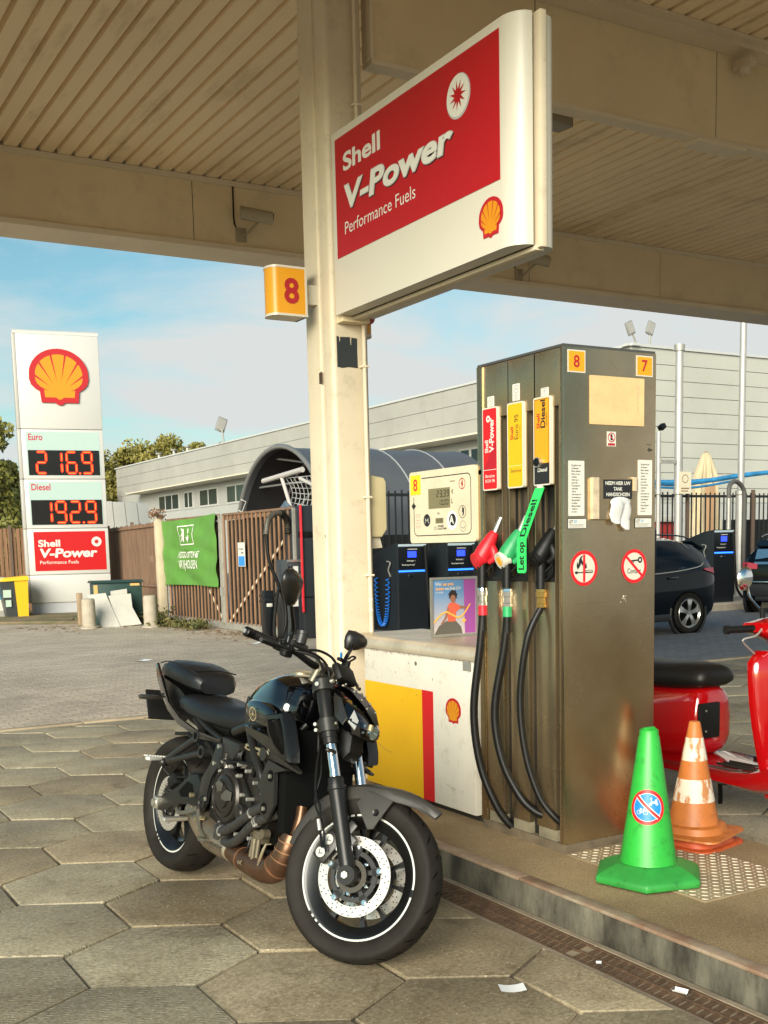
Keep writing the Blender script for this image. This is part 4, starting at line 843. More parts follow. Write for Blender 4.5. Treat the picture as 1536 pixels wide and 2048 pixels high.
# ---------------------------------------------------------------- nozzles with hoses
def nozzle(k, yc, gm, collar, label, hx, tag_kind):
    """nozzle hung in its boot: spout up into the bay, grip out and down; hose loops to the slot"""
    r = empty('fuel_nozzle', (PX0-.05, yc, 1.40), label, 'fuel nozzle', 'fuel nozzles hanging on the steel pump')
    xa = PX0+(.045 if k == 2 else 0.)
    b = B(); b.tube([(xa+.028, yc-.026, 1.575), (xa+.016, yc-.02, 1.545), (xa-.002, yc-.008, 1.495)], [.0115, .0125, .014], 12, 4)
    b.done('spout', alu if k == 0 else (alu_d if k == 1 else M('spout_black', (.06, .05, .04), .45, metal=.5)), r)
    b = B()   # cast body: thick bent form from spout collar to round head
    b.tube([(xa+.002, yc-.012, 1.510), (xa-.010, yc-.006, 1.487), (xa-.028, yc+.002, 1.452), (xa-.046, yc+.011, 1.418), (xa-.060, yc+.018, 1.392)], [.020, .028, .036, .040, .037], 14, 4)
    b.tube([(xa-.02, yc-.012, 1.455), (xa-.018, yc-.03, 1.425), (xa-.018, yc-.032, 1.395), (xa-.035, yc-.012, 1.375)], [.017, .020, .018, .012], 10, 3)
    b.done('grip', gm, r, ang=60)
    hc = Vector((xa-.062, yc+.019, 1.392)); hd = Vector((-.72, .10, -.30)).normalized()
    b = B(); b.cyl(hc-hd*.012, hc+hd*.026, .040, .037, 22); b.done('head_cap', gm if k != 1 else signw, r)
    b = B(); b.cyl(hc+hd*.0261, hc+hd*.0275, .021, .020, 18); b.done('head_badge', gm if k == 0 else (M('nozzle_badge', (.8, .35, .02), .4) if k == 1 else blk_s), r)
    b = B(); b.tube([(xa-.03, yc-.02, 1.385), (xa-.028, yc-.04, 1.345), (xa-.04, yc-.03, 1.31), (xa-.062, yc+.004, 1.29)], .005, 8, 5); b.tube([(xa-.012, yc-.012, 1.42), (xa-.02, yc-.032, 1.375), (xa-.05, yc-.012, 1.335)], .0045, 8, 4); b.done('trigger_guard', blk_s, r)
    # sleeve, coupling, hose
    p0 = Vector((xa-.052, yc+.010, 1.38)); p1 = Vector((xa-.055, yc+.008, 1.262)); dd = (p1-p0).normalized()
    b = B(); L_ = (p1-p0).length; prof = [(.0, 0)]; 
    for i in range(15): prof += [(.0265, L_*i/15), (.0265, L_*(i+.6)/15), (.0225, L_*(i+.65)/15), (.0225, L_*(i+.95)/15)]
    prof.append((0, L_)); b.lathe(prof, p0, dd, 16); b.done('hose_sleeve', rubh, r)
    q = p1; z0 = q.z
    bb = B(); bb.lathe([(0, 0), (.020, 0), (.022, .012), (.0235, .013), (.0235, .034), (.019, .036), (.019, .062), (.0215, .064), (.0215, .078), (0, .078)], q, (0, 0, -1), 8 if k else 18)
    bb.done('swivel', chrome if k < 2 else M('brass', (.40, .26, .08), .3, metal=.9), r, ang=30)
    if collar:
        bb = B(); bb.lathe([(0, 0), (.021, 0), (.0215, .045), (.0, .045)], q-Vector((0, 0, .078)), (0, 0, -1), 18); bb.done('colour_collar', collar, r)
        bb = B(); prof = [(0, 0)]
        for i in range(8): prof += [(.0195, .009*i), (.0195, .009*i+.006), (.0165, .009*i+.0065), (.0165, .009*i+.0085)]
        prof.append((0, .074)); bb.lathe(prof, q-Vector((0, 0, .123)), (0, 0, -1), 16); bb.done('bend_guard', rubh, r)
    h0 = q-Vector((0, 0, .12 if collar else .078))
    b = B(); b.tube([h0]+[Vector(p) for p in hx], .0185 if k < 2 else .0155, 14, 8); b.done('hose', rubh, r)
    return r
nz_r = M('nozzle_red', (.52, .012, .02), .42, var=.1, vs=20); nz_g = M('nozzle_green', (.02, .26, .085), .42, var=.1, vs=20); nz_k = M('nozzle_black', (.005, .005, .005), .45, spec=.25)
nozzle(0, 4.150, nz_r, M('collar_red', (.55, .012, .025), .4), 'red fuel nozzle hanging below the red product board', [(2.953, 4.165, 1.0), (2.93, 4.19, .70), (2.945, 4.165, .45), (2.985, 4.10, .265), (3.03, 4.055, .175), (3.06, 4.045, .165)], 0)
nozzle(1, 3.965, nz_g, M('collar_green', (.02, .30, .10), .4), 'green fuel nozzle with white cap hanging below the plain yellow board', [(2.955, 3.985, 1.0), (2.925, 4.02, .72), (2.94, 3.99, .50), (2.985, 3.92, .34), (3.02, 3.85, .275), (3.055, 3.80, .26)], 0)
nozzle(2, 3.785, nz_k, None, 'black fuel nozzle hanging behind the bright green warning tag', [(2.95, 3.812, 1.05), (2.93, 3.84, .80), (2.94, 3.82, .56), (2.975, 3.77, .37), (3.02, 3.715, .275), (3.055, 3.695, .25)], 0)
# green warning tag hung from the diesel bay, bent over the nozzle
tg = M('tag_green', (.03, .56, .11), .45)
def tagpts():
    top = Vector((PX0-.008, 3.802, 1.690)); mid = Vector((PX0-.080, 3.836, 1.475)); bot = Vector((PX0-.084, 3.832, 1.332)); return top, mid, bot
tp, md, bt = tagpts(); wv = Vector((.0, -.055, 0)); 
rt_ = empty('warning_tag', tp, 'bright green warning tag with black lettering hung over the black nozzle', 'tag')
b = B(); th = Vector((.004, 0, 0)); w1 = w2 = Vector((0.0, -.060, 0))
rings = [[tp-w1*.5, tp+w1*.5, tp+w1*.5+th, tp-w1*.5+th], [md-w2*.5, md+w2*.5, md+w2*.5+th, md-w2*.5+th], [bt-w2*.5+Vector((0, 0, .008)), bt+w2*.5+Vector((0, 0, .008)), bt+w2*.5+th+Vector((0, 0, .008)), bt-w2*.5+th+Vector((0, 0, .008))], [bt-w2*.38, bt+w2*.38, bt+w2*.38+th, bt-w2*.38+th]]
b.loft(rings); b.done('strip', tg, rt_, ang=20)
b = B(); u_ = (md-bt).normalized(); v_ = Vector((0, 1, 0)); b.text('Let op', bt+Vector((-.0012, -.017, .014)), u_, v_, .036, off=.025, width=.118)
u2 = (tp-md).normalized(); v2 = Vector((0, 1, 0)); nn_ = u2.cross(v2).normalized(); nn_ = nn_ if nn_.x < 0 else -nn_; b.text('Diesel!', md+nn_*.0018-v2*.016+u2*.012, u2, v2, .034, off=.025, width=.165); b.done('lettering', ltr_k, rt_, smooth_=False)
b = B(); b.box(tp+Vector((-.002, -.018, -.002)), tp+Vector((.01, .018, .008)), .002); b.done('clip', white, rt_)
# nozzle on the far side of the pump
r = empty('fuel_nozzle', (PX1+.06, 3.75, 1.35), 'black nozzle cover and chrome coupling showing past the end panel beside the scooter', 'fuel nozzle', 'fuel nozzles hanging on the steel pump')
b = B(); b.prism([(PX1+.003, 3.70, 1.62), (PX1+.055, 3.70, 1.50), (PX1+.055, 3.70, 1.32), (PX1+.045, 3.70, 1.30), (PX1+.003, 3.70, 1.30)], (0, .09, 0), .008); b.done('nozzle_cover', blk_s, r)
b = B(); b.lathe([(0, 0), (.016, 0), (.016, .03), (.020, .031), (.020, .06), (.015, .062), (.015, .10), (.019, .102), (.019, .12), (0, .12)], (PX1+.024, 3.72, 1.25), (0, 0, -1), 12); b.done('swivel', chrome, r)
b = B(); b.tube([(PX1+.024, 3.72, 1.14), (PX1+.026, 3.74, .8), (PX1+.022, 3.78, .4), (PX1+.008, 3.82, .25)], .0145, 12, 6); b.done('hose', rubh, r)
# ================================================================== CABINET
cbx = empty('pump_cabinet', (3.28, 4.82, IZ), 'low white cabinet with yellow and red panels and a worn steel top beside the pump', 'cabinet')
KY = 5.365
b = B(); b.box((PX0, 4.312, .163), (3.52, KY, .912), .006); b.done('body', M('cabinet_white', (.58, .54, .455), .42, var=.04, vs=4, dirt=.22), cbx)
b = B(); b.box((PX0+.05, 4.29, IZ), (3.50, KY-.04, .1625)); b.done('plinth', M('plinth_dark', (.03, .025, .02), .8), cbx, smooth_=False)
b = B(); b.box((PX0-.004, 4.275, .9125), (3.53, 5.57, .945)); 
P = [(PX0+.02, .9125), (PX0-.014, .9125), (PX0-.020, .928), (PX0-.017, .950), (PX0-.004, .968), (PX0+.02, .975)]
b.loft([[(x, y, z) for x, z in P] for y in (4.275, KY+.01)]); b.box((PX0+.02, 4.275, .945), (3.53, 5.57, .975)); b.done('worktop', M('worktop_steel', (.62, .53, .40), .42, metal=.55, var=.18, vs=5, rvar=.1, dirt=.15), cbx, ang=50)
fk = Fr((PX0-.0005, 0, 0), (0, -1, 0), (0, 0, 1))
b = B(); fk.rect(b, -KY+.004, .165, -4.775, .732, 0, .0015); b.done('yellow_panel', yel, cbx, smooth_=False)
b = B(); fk.rect(b, -4.7745, .165, -4.672, .732, 0, .0015); b.done('red_stripe', redp, cbx, smooth_=False)
shell(fk, cbx, -4.492, .655, .066, 0.0003, .0015)
b = B(); rnd = random.Random(8)
for i in range(70):
    u = rnd.uniform(-5.35, -4.35); v = .91-abs(rnd.gauss(0, .006)); s = rnd.uniform(.001, .005); fk.flat(b, [(u, v), (u+s*1.5, v+s*.3), (u+s*1.8, v-s*.6), (u+s*.4, v-s)], .0006)
b.done('chip_red', M('chip_red', (.22, .03, .03), .7), cbx, smooth_=False)
b = B()
for i in range(34):
    u = rnd.uniform(-5.33, -4.33); v = rnd.choice((rnd.uniform(.74, .90), rnd.uniform(.2, .9))); s = rnd.uniform(.0015, .005); fk.flat(b, [(u, v), (u+s, v+s*.6), (u+s*1.6, v-s*.2), (u+s*.5, v-s*.8)], .0019)
fk.disc(b, -4.83, .862, .011, .0008, 16); fk.line(b, [(-5.23, .395), (-5.18, .375), (-5.12, .365), (-5.08, .362)], .002, .002); fk.line(b, [(-4.56, .28), (-4.52, .265), (-4.48, .262)], .002, .0006); b.done('chip_dark', M('chip_grey', (.11, .10, .08), .7), cbx, smooth_=False)
b = B(); fk.rect(b, -4.405, .86, -4.335, .905, .0004, .001); b.done('tape_patch', alu_d, cbx, smooth_=False)
# advertising frame on the cabinet
po = empty('poster_frame', (3.33, 4.93, .975), 'silver framed promotional poster standing on the cabinet top behind the red hose', 'poster')
fp = Fr((3.185, 4.93, .977), (1, 0, 0), (0, 0, 1)); PW, PH = .30, .315
b = B(); 
for (a, c) in (((0, 0), (.0125, PH)), ((PW-.0125, 0), (PW, PH)), ((.0126, 0), (PW-.0126, .0125)), ((.0126, PH-.0125), (PW-.0126, PH))): fp.rect(b, a[0], a[1], c[0], c[1], -.012, .0)
b.done('frame', alu, po); b = B(); fp.rect(b, .0126, .0126, PW-.0126, PH-.0126, -.012, -.006); 
pmat = bpy.data.materials.new('poster_print'); pmat.use_nodes = True; t = pmat.node_tree; bs_ = t.nodes['Principled BSDF']; c_ = t.nodes.new('ShaderNodeTexCoord'); sx_ = t.nodes.new('ShaderNodeSeparateXYZ'); t.links.new(c_.outputs['Object'], sx_.inputs[0]); mr_ = t.nodes.new('ShaderNodeMapRange'); t.links.new(sx_.outputs[2], mr_.inputs[0]); mr_.inputs[1].default_value = .02; mr_.inputs[2].default_value = .30; rp_ = t.nodes.new('ShaderNodeValToRGB'); t.links.new(mr_.outputs[0], rp_.inputs[0]); rp_.color_ramp.elements[0].color = (.50, .42, .38, 1); rp_.color_ramp.elements[1].color = (.10, .22, .40, 1); rp_.color_ramp.elements[1].position = .8; t.links.new(rp_.outputs[0], bs_.inputs['Base Color']); bs_.inputs['Roughness'].default_value = .3
pr = b.done('print', pmat, po, smooth_=False)
def flatpart(name, pts, m, d): b = B(); fp.flat(b, pts, d); return b.done(name, m, pr, smooth_=False)
flatpart('purple_band', [(.215, .014), (PW-.014, .014), (PW-.014, PH-.014), (.210, PH-.014)], M('poster_purple', (.30, .07, .28), .4), -.0055)
skin = M('poster_skin', (.26, .11, .06), .5); 
flatpart('printed_legs', [(.02, .014), (.05, .06), (.10, .085), (.155, .085), (.19, .05), (.20, .014)], M('poster_trousers', (.10, .09, .07), .5), -.005)
flatpart('printed_shirt', [(.105, .080), (.155, .080), (.160, .13), (.185, .145), (.18, .165), (.15, .18), (.12, .18), (.105, .16)], M('poster_coral', (.60, .10, .05), .5), -.0045)
flatpart('printed_arm', [(.18, .163), (.235, .155), (.24, .145), (.185, .145)], skin, -.004); flatpart('printed_arm', [(.105, .16), (.085, .10), (.06, .07), (.07, .065), (.10, .10), (.115, .15)], skin, -.004)
b = B(); fp.disc(b, .140, .200, .017, -.0035, 20, .021); b.done('printed_face', skin, pr, smooth_=False)
b = B(); fp.flat(b, [(.140+.027*math.cos(a)*(1+.10*math.sin(9*a)), .219+.027*math.sin(a)*(1+.10*math.cos(7*a))) for a in [2*math.pi*i/40 for i in range(40)]], -.004); b.done('printed_hair', M('poster_hair', (.02, .013, .01), .6), pr, smooth_=False)
b = B(); fp.line(b, [(.013, .075), (.04, .10), (.07, .125), (.10, .132), (.135, .115), (.165, .10), (.195, .105), (.22, .13), (.25, .17)], .008, -.003); fp.line(b, [(.195, .083), (.222, .083)], .009, -.003); fp.line(b, [(.2085, .070), (.2085, .0785)], .009, -.003); fp.line(b, [(.2085, .0875), (.2085, .096)], .009, -.003); b.done('printed_ribbon', M('poster_orange', (.85, .40, .06), .5), pr, smooth_=False)
b = B(); fp.text(b, 'Win', .03, .272, .015, -.003, off=.015, width=.035); fp.text(b, 'met Shell GO+', .090, .248, .015, -.003, off=.015, width=.105); fp.text(b, 't.w.v. €3.650,-', .03, .232, .008, -.003, width=.05); b.done('printed_words', ltr_w, pr, smooth_=False)
b = B(); fp.text(b, '1 jaar gratis', .069, .272, .015, -.003, off=.015, width=.075); fp.text(b, 'tanken', .03, .248, .015, -.003, off=.015, width=.055); b.done('printed_accent', MATS['poster_orange'], pr, smooth_=False)
b = B(); fp.rect(b, .1, .0, .2, .02, -.10, -.0125); b.done('foot', alu_d, po)
# paper towel dispenser behind the column
td = empty('towel_dispenser', (3.30, 5.72, 1.5), 'cream paper towel dispenser fixed to the far side of the column', 'dispenser')
b = B(); P = [(3.2365, 1.515), (3.31, 1.515), (3.345, 1.56), (3.345, 1.83), (3.33, 1.855), (3.2365, 1.87)]
b.prism([(x, 5.63, z) for x, z in P], (0, .26, 0), .012); b.done('housing', M('towel_cream', (.60, .50, .28), .45), td)
b = B(); b.loft([[(3.25, 5.66, 1.514), (3.31, 5.66, 1.514), (3.31, 5.84, 1.514), (3.25, 5.84, 1.514)], [(3.265, 5.68, 1.45), (3.325, 5.66, 1.455), (3.325, 5.80, 1.47), (3.265, 5.82, 1.45)]]); b.done('paper', M('towel_paper', (.62, .55, .42), .8), td, smooth_=False)
# ================================================================== MOTORCYCLE  (local: x forward, y left, z up; rear axle x=0)
def bike_frame():
    rw, fw = Vector((1.729, 4.891, .31)), Vector((1.84, 3.334, .298)); f = fw-rw; f.z = 0; f.normalize()
    L_ = Vector((0, 0, 1)).cross(f); a = R_(9); u = Vector((0, 0, math.cos(a)))+L_*math.sin(a); n = L_*math.cos(a)-Vector((0, 0, math.sin(a)))
    o = rw-u*.31+f*.105
    m = Matrix((f, n, u)).transposed().to_4x4(); m.translation = o
    return m
BT = bike_frame()
bk = empty('motorcycle', BT.translation+Vector((.1, -.7, 0)), 'black naked motorcycle leaning on its side stand beside the pump cabinet', 'motorcycle')
RAKE = R_(24.8); SA = Vector((1.095, 0, .93)); SD = Vector((math.sin(RAKE), 0, -math.cos(RAKE))); SP = Vector((math.cos(RAKE), 0, math.sin(RAKE)))
_SR = Matrix.Rotation(R_(30), 3, -SD)
def steer(p): return SA+_SR @ (Vector(p)-SA)
def st(t, off=0., y=0.): return SA+SD*t+SP*off+Vector((0, y, 0))
NB = lambda: B(T=BT)
SB = lambda: B(T=BT, fn=steer)
def wheel(mk, c, R, wd, rr, front, name='wheel'):
    c = Vector(c); hw = wd/2
    b = mk(); prof = [(rr-.030, -hw*.42), (rr-.012, -hw*.62), (rr-.002, -hw*.70), (rr+.004, -hw*.70), (rr+.004, -hw*.64), (rr-.014, -hw*.56), (rr-.034, -hw*.30), (rr-.036, hw*.30), (rr-.014, hw*.56), (rr+.004, hw*.64), (rr+.004, hw*.70), (rr-.002, hw*.70), (rr-.012, hw*.62), (rr-.030, hw*.42), (rr-.044, hw*.25), (rr-.044, -hw*.25)]
    b.lathe(prof, c, (0, 1, 0), 64, closed=True)
    b.cyl(c+Vector((0, -.045, 0)), c+Vector((0, .045, 0)), .040, n=24); b.cyl(c+Vector((0, -.062, 0)), c+Vector((0, .062, 0)), .026, n=20)
    ns = 10
    for k in range(ns):
        a = 2*math.pi*(k//2)/5+(.17 if k % 2 else -.17)+.25; a1 = 2*math.pi*(k//2)/5+(.26 if k % 2 else -.26)+.25
        d0, d1 = Vector((math.cos(a), 0, math.sin(a))), Vector((math.cos(a1), 0, math.sin(a1))); t0 = Vector((-d0.z, 0, d0.x)); t1 = Vector((-d1.z, 0, d1.x))
        ring = lambda d, t, r, w_, h: [c+d*r+t*w_-Vector((0, h, 0)), c+d*r+t*w_+Vector((0, h, 0)), c+d*r-t*w_+Vector((0, h, 0)), c+d*r-t*w_-Vector((0, h, 0))]
        b.loft([ring(d0, t0, .034, .010, .020), ring(d0+(d1-d0)*.45, t1, .10, .0065, .011), ring(d1, t1, rr-.075, .0065, .010), ring(d1, t1, rr-.040, .0115, .013)])
    w_ = b.done(name, M('wheel_black', (.005, .0048, .0045), .3, var=.2, vs=30), bk, ang=40)
    b = mk(); pr = [(rr+.002, -hw*.66), (rr+.010, -hw*.80), (rr+.030, -hw*.97), (rr+.052, -hw*1.0)]
    for i in range(17):
        t = i/16; y = -hw*.99+2*hw*.99*t; pr.append((R-(R-rr-.062)*abs(2*t-1)**2.6, y))
    pr += [(rr+.052, hw*1.0), (rr+.030, hw*.97), (rr+.010, hw*.80), (rr+.002, hw*.66)]
    b.lathe(pr, c, (0, 1, 0), 96); ty = b.done('tyre', rub, w_, ang=60)
    # tread sipes, raised dark strips on the crown, groove shade put into the colour
    b = mk()
    def sp_(th, t): rad = R-(R-rr-.062)*abs(2*t-1)**2.6+.0016; return c+Vector((math.cos(th)*rad, -hw*.99+2*hw*.99*t, math.sin(th)*rad))
    nk = 30 if front else 26
    for k in range(nk):
        th = 2*math.pi*k/nk
        for s in (0, 1):
            T_ = (lambda t: t) if s == 0 else (lambda t: 1-t)
            seq = [(.30, .105), (.22, .07), (.14, .03), (.075, .0)] if k % 2 else [(.42, .08), (.33, .055), (.25, .025)]
            seq = [(lerp([a for a, _ in seq], j/7), lerp([a for _, a in seq], j/7)) for j in range(8)]; up_, lo_ = [], []
            for q, (t, dth) in enumerate(seq):
                w2 = .0105*(1-.75*abs(2*q/(len(seq)-1)-1)); up_.append(sp_(th+dth+w2, T_(t))); lo_.append(sp_(th+dth-w2, T_(t)))
            b.loft([[u1, l1] for u1, l1 in zip(up_, lo_)], closed=False, caps=False)
    b.done('tread_groove_shade', M('groove_shade', (.0006, .0005, .0005), 1., spec=0), ty, smooth_=False)
    b = mk()
    for s in (-1, 1):
        for (a0, a1) in ((5, 118), (121, 124), (127, 130), (134, 238), (241, 244), (247, 251), (254, 358)):
            b.lathe([(rr-.0020, s*(hw*.70+.0006)), (rr+.0046, s*(hw*.70+.0006))], c, (0, 1, 0), max(2, (a1-a0)//4), arc=(R_(a0), R_(a1)), ref=(1, 0, 0))
    b.done('rim_tape', tape, w_, smooth_=False)
    return w_
def disc(mk, c, par, r0, r1, y, s, nb):
    c = Vector(c)+Vector((0, y, 0)); b = mk()
    b.lathe([(r0, -.0022), (r1, -.0022), (r1, .0022), (r0, .0022)], c, (0, 1, 0), 56, closed=True); d = b.done('brake_disc', disc_m, par, ang=30)
    b = mk()
    for ring, (rf, n) in enumerate(((.16, 36), (.5, 36), (.84, 36))):
        for k in range(n):
            if (k+ring) % 3 == 0 and nb > 4: continue
            a = 2*math.pi*(k+.33*ring)/n; r = r0+(r1-r0)*rf; p = c+Vector((math.cos(a)*r, 0, math.sin(a)*r))
            for q in (-1, 1): b.poly([p+Vector((.0027*math.cos(j*math.pi/4), q*.0027, .0027*math.sin(j*math.pi/4))) for j in range(8)])
    b.done('cooling_hole_shade', M('hole_shade', (.006, .006, .006), .8), d, smooth_=False)  # flat dark discs on the surface paint the shade of drilled holes
    b = mk(); b.lathe([(r0-.030, -.003), (r0-.014, -.003), (r0-.014, .003), (r0-.030, .003)], c+Vector((0, s*.004, 0)), (0, 1, 0), 40, closed=True)
    for k in range(nb):
        a = 2*math.pi*k/nb+.4; d0 = Vector((math.cos(a), 0, math.sin(a))); t0 = Vector((-d0.z, 0, d0.x))
        P = [(r0+.004, .012), (r0-.018, .016), (r0-.04, .008), (.036, .012), (.036, -.012), (r0-.04, -.006), (r0-.018, -.016), (r0+.004, -.012)]
        b.prism([c+d0*r+t0*q+Vector((0, s*.004-.003, 0)) for r, q in P], (0, .006, 0))
    b.done('disc_carrier', M('carrier_black', (.013, .012, .011), .4), par, ang=30)
    b = mk()
    for k in range(nb):
        a = 2*math.pi*k/nb+.4; p = c+Vector((math.cos(a)*(r0-.002), 0, math.sin(a)*(r0-.002)))
        b.cyl(p+Vector((0, s*.001, 0)), p+Vector((0, s*.011, 0)), .0095, n=14); b.cyl(p+Vector((0, s*.011, 0)), p+Vector((0, s*.0135, 0)), .0055, n=10)
        p2 = c+Vector((math.cos(a+.5)*.062, s*.004, math.sin(a+.5)*.062)); b.cyl(p2, p2+Vector((0, s*.008, 0)), .006, n=8)
    b.done('bobbin', chrome, par, ang=30)
FA = st(.6965, .045); FA = Vector((FA.x+.010, 0, .302))
wf = wheel(SB, FA, .300, .114, .2165, True)
disc(SB, FA, wf, .104, .141, -.066, -1, 5); disc(SB, FA, wf, .104, .141, .066, 1, 5)
b = SB(); b.lathe([(.040, -.088), (.058, -.088), (.058, -.084), (.040, -.084)], FA, (0, 1, 0), 40, closed=True)
for k in range(40):
    a = 2*math.pi*k/40; d = Vector((math.cos(a), 0, math.sin(a))); b.obox(FA+d*.0485+Vector((0, -.0885, 0)), (.012, .0012, .0028), Matrix((d, Vector((0, 1, 0)), Vector((-d.z, 0, d.x)))).transposed())
b.done('sensor_ring', M('sensor_grey', (.07, .062, .05), .4, metal=.7), wf, ang=30)
wr = wheel(NB, (0, 0, .315), .308, .176, .2165, False)
disc(NB, (0, 0, .315), wr, .085, .1225, -.082, -1, 4)
# ---- fork
b = SB()
for s in (-1, 1):
    b.lathe([(0, -.02), (.024, -.02), (.0275, -.012), (.0275, .18), (.0295, .182), (.0295, .215), (.0275, .217), (.0275, .238), (.020, .241), (0, .241)], st(0, .045, s*.104), SD, 22)
fk_ = b.done('fork', M('fork_black', (.020, .0185, .016), .34, metal=.5), bk, ang=40)
b = SB()
for s in (-1, 1): b.lathe([(0, .235), (.0205, .235), (.0205, .385), (0, .385)], st(0, .045, s*.104), SD, 22)
b.done('stanchion', chrome, fk_, ang=40)
b = SB()
for s in (-1, 1):
    b.lathe([(0, .360), (.026, .362), (.029, .370), (.029, .390), (.0335, .392), (.0335, .408), (.030, .412), (.0285, .52), (.0275, .66), (.026, .70), (.020, .72), (0, .722)], st(0, .045, s*.104), SD, 22)
    p = FA+Vector((0, s*.104, 0)); b.cyl(p+Vector((0, -.028, 0)), p+Vector((0, .028, 0)), .034, n=24)
b.done('slider', M('slider_black', (.014, .013, .0115), .36, metal=.3), fk_, ang=40)
b = SB(); b.cyl(FA+Vector((0, -.143, 0)), FA+Vector((0, -.1346, 0)), .0135, n=6); b.cyl(FA+Vector((0, -.147, 0)), FA+Vector((0, -.143, 0)), .008, n=14); b.done('axle_nut', alu, fk_, ang=30)
def clampplate(t, th, name, m):
    b = SB(); P = [(-.135, .03), (-.105, -.0), (-.05, -.028), (.05, -.028), (.105, 0), (.135, .03), (.135, .06), (.105, .085), (.06, .07), (.03, .05), (-.03, .05), (-.06, .07), (-.105, .085), (-.135, .06)]
    b.prism([st(t, o_, y) for y, o_ in P], SD*th, .004)
    for s in (-1, 1): b.lathe([(.0278, -.004), (.037, -.004), (.037, th+.004), (.0278, th+.004)], st(t, .045, s*.104), SD, 22, closed=True)
    o = b.done(name, m, bk); return o
cp = clampplate(.0, .032, 'upper_clamp', M('clamp_black', (.03, .028, .024), .4, metal=.4)); clampplate(.15, .040, 'lower_clamp', MATS['clamp_black'])
b = SB()
for s in (-1, 1):
    for t in (.012,): p = st(t, .085, s*.118); b.cyl(p, p+Vector((0, 0, 0))+SP*.012, .0085, n=12); p = st(t+.006, .045, s*.141); b.cyl(p, p+Vector((0, s*.012, 0)), .008, n=12)
    for t in (.16, .182): p = st(t, .01, s*.128); b.cyl(p, p+Vector((0, s*.012, 0)), .007, n=10)
b.cyl(st(-.02), st(.0), .020, n=18); b.cyl(st(-.026), st(-.02), .014, n=6); b.done('clamp_bolt', alu, cp, ang=30)
b = NB(); b.cyl(st(.02), st(.21), .034, n=20); b.done('steering_head', blk_s, bk)
# ---- handlebar
HB = st(-.085, .015)
pts = [Vector((HB.x-.105, -.365, 1.035)), Vector((HB.x-.075, -.245, 1.035)), Vector((HB.x-.045, -.165, 1.03)), Vector((HB.x-.01, -.09, 1.010)), Vector((HB.x, -.04, 1.008)), Vector((HB.x, .04, 1.008)), Vector((HB.x-.01, .09, 1.010)), Vector((HB.x-.045, .165, 1.03)), Vector((HB.x-.075, .245, 1.035)), Vector((HB.x-.105, .365, 1.035))]
b = SB(); b.tube(pts, [.011, .011, .0115, .014, .014, .014, .014, .0115, .011, .011], 12, 5); hb = b.done('handlebar', blk_s, bk, ang=60)
b = SB()
for s in (-1, 1): b.tube([(HB.x-.012, s*.055, .95), (HB.x, s*.05, 1.0)], [.017, .0195], 12); b.cyl((HB.x, s*.033, 1.008), (HB.x, s*.067, 1.008), .0235, n=16)
b.done('riser', M('riser_bronze', (.16, .14, .10), .42, metal=.6), hb)
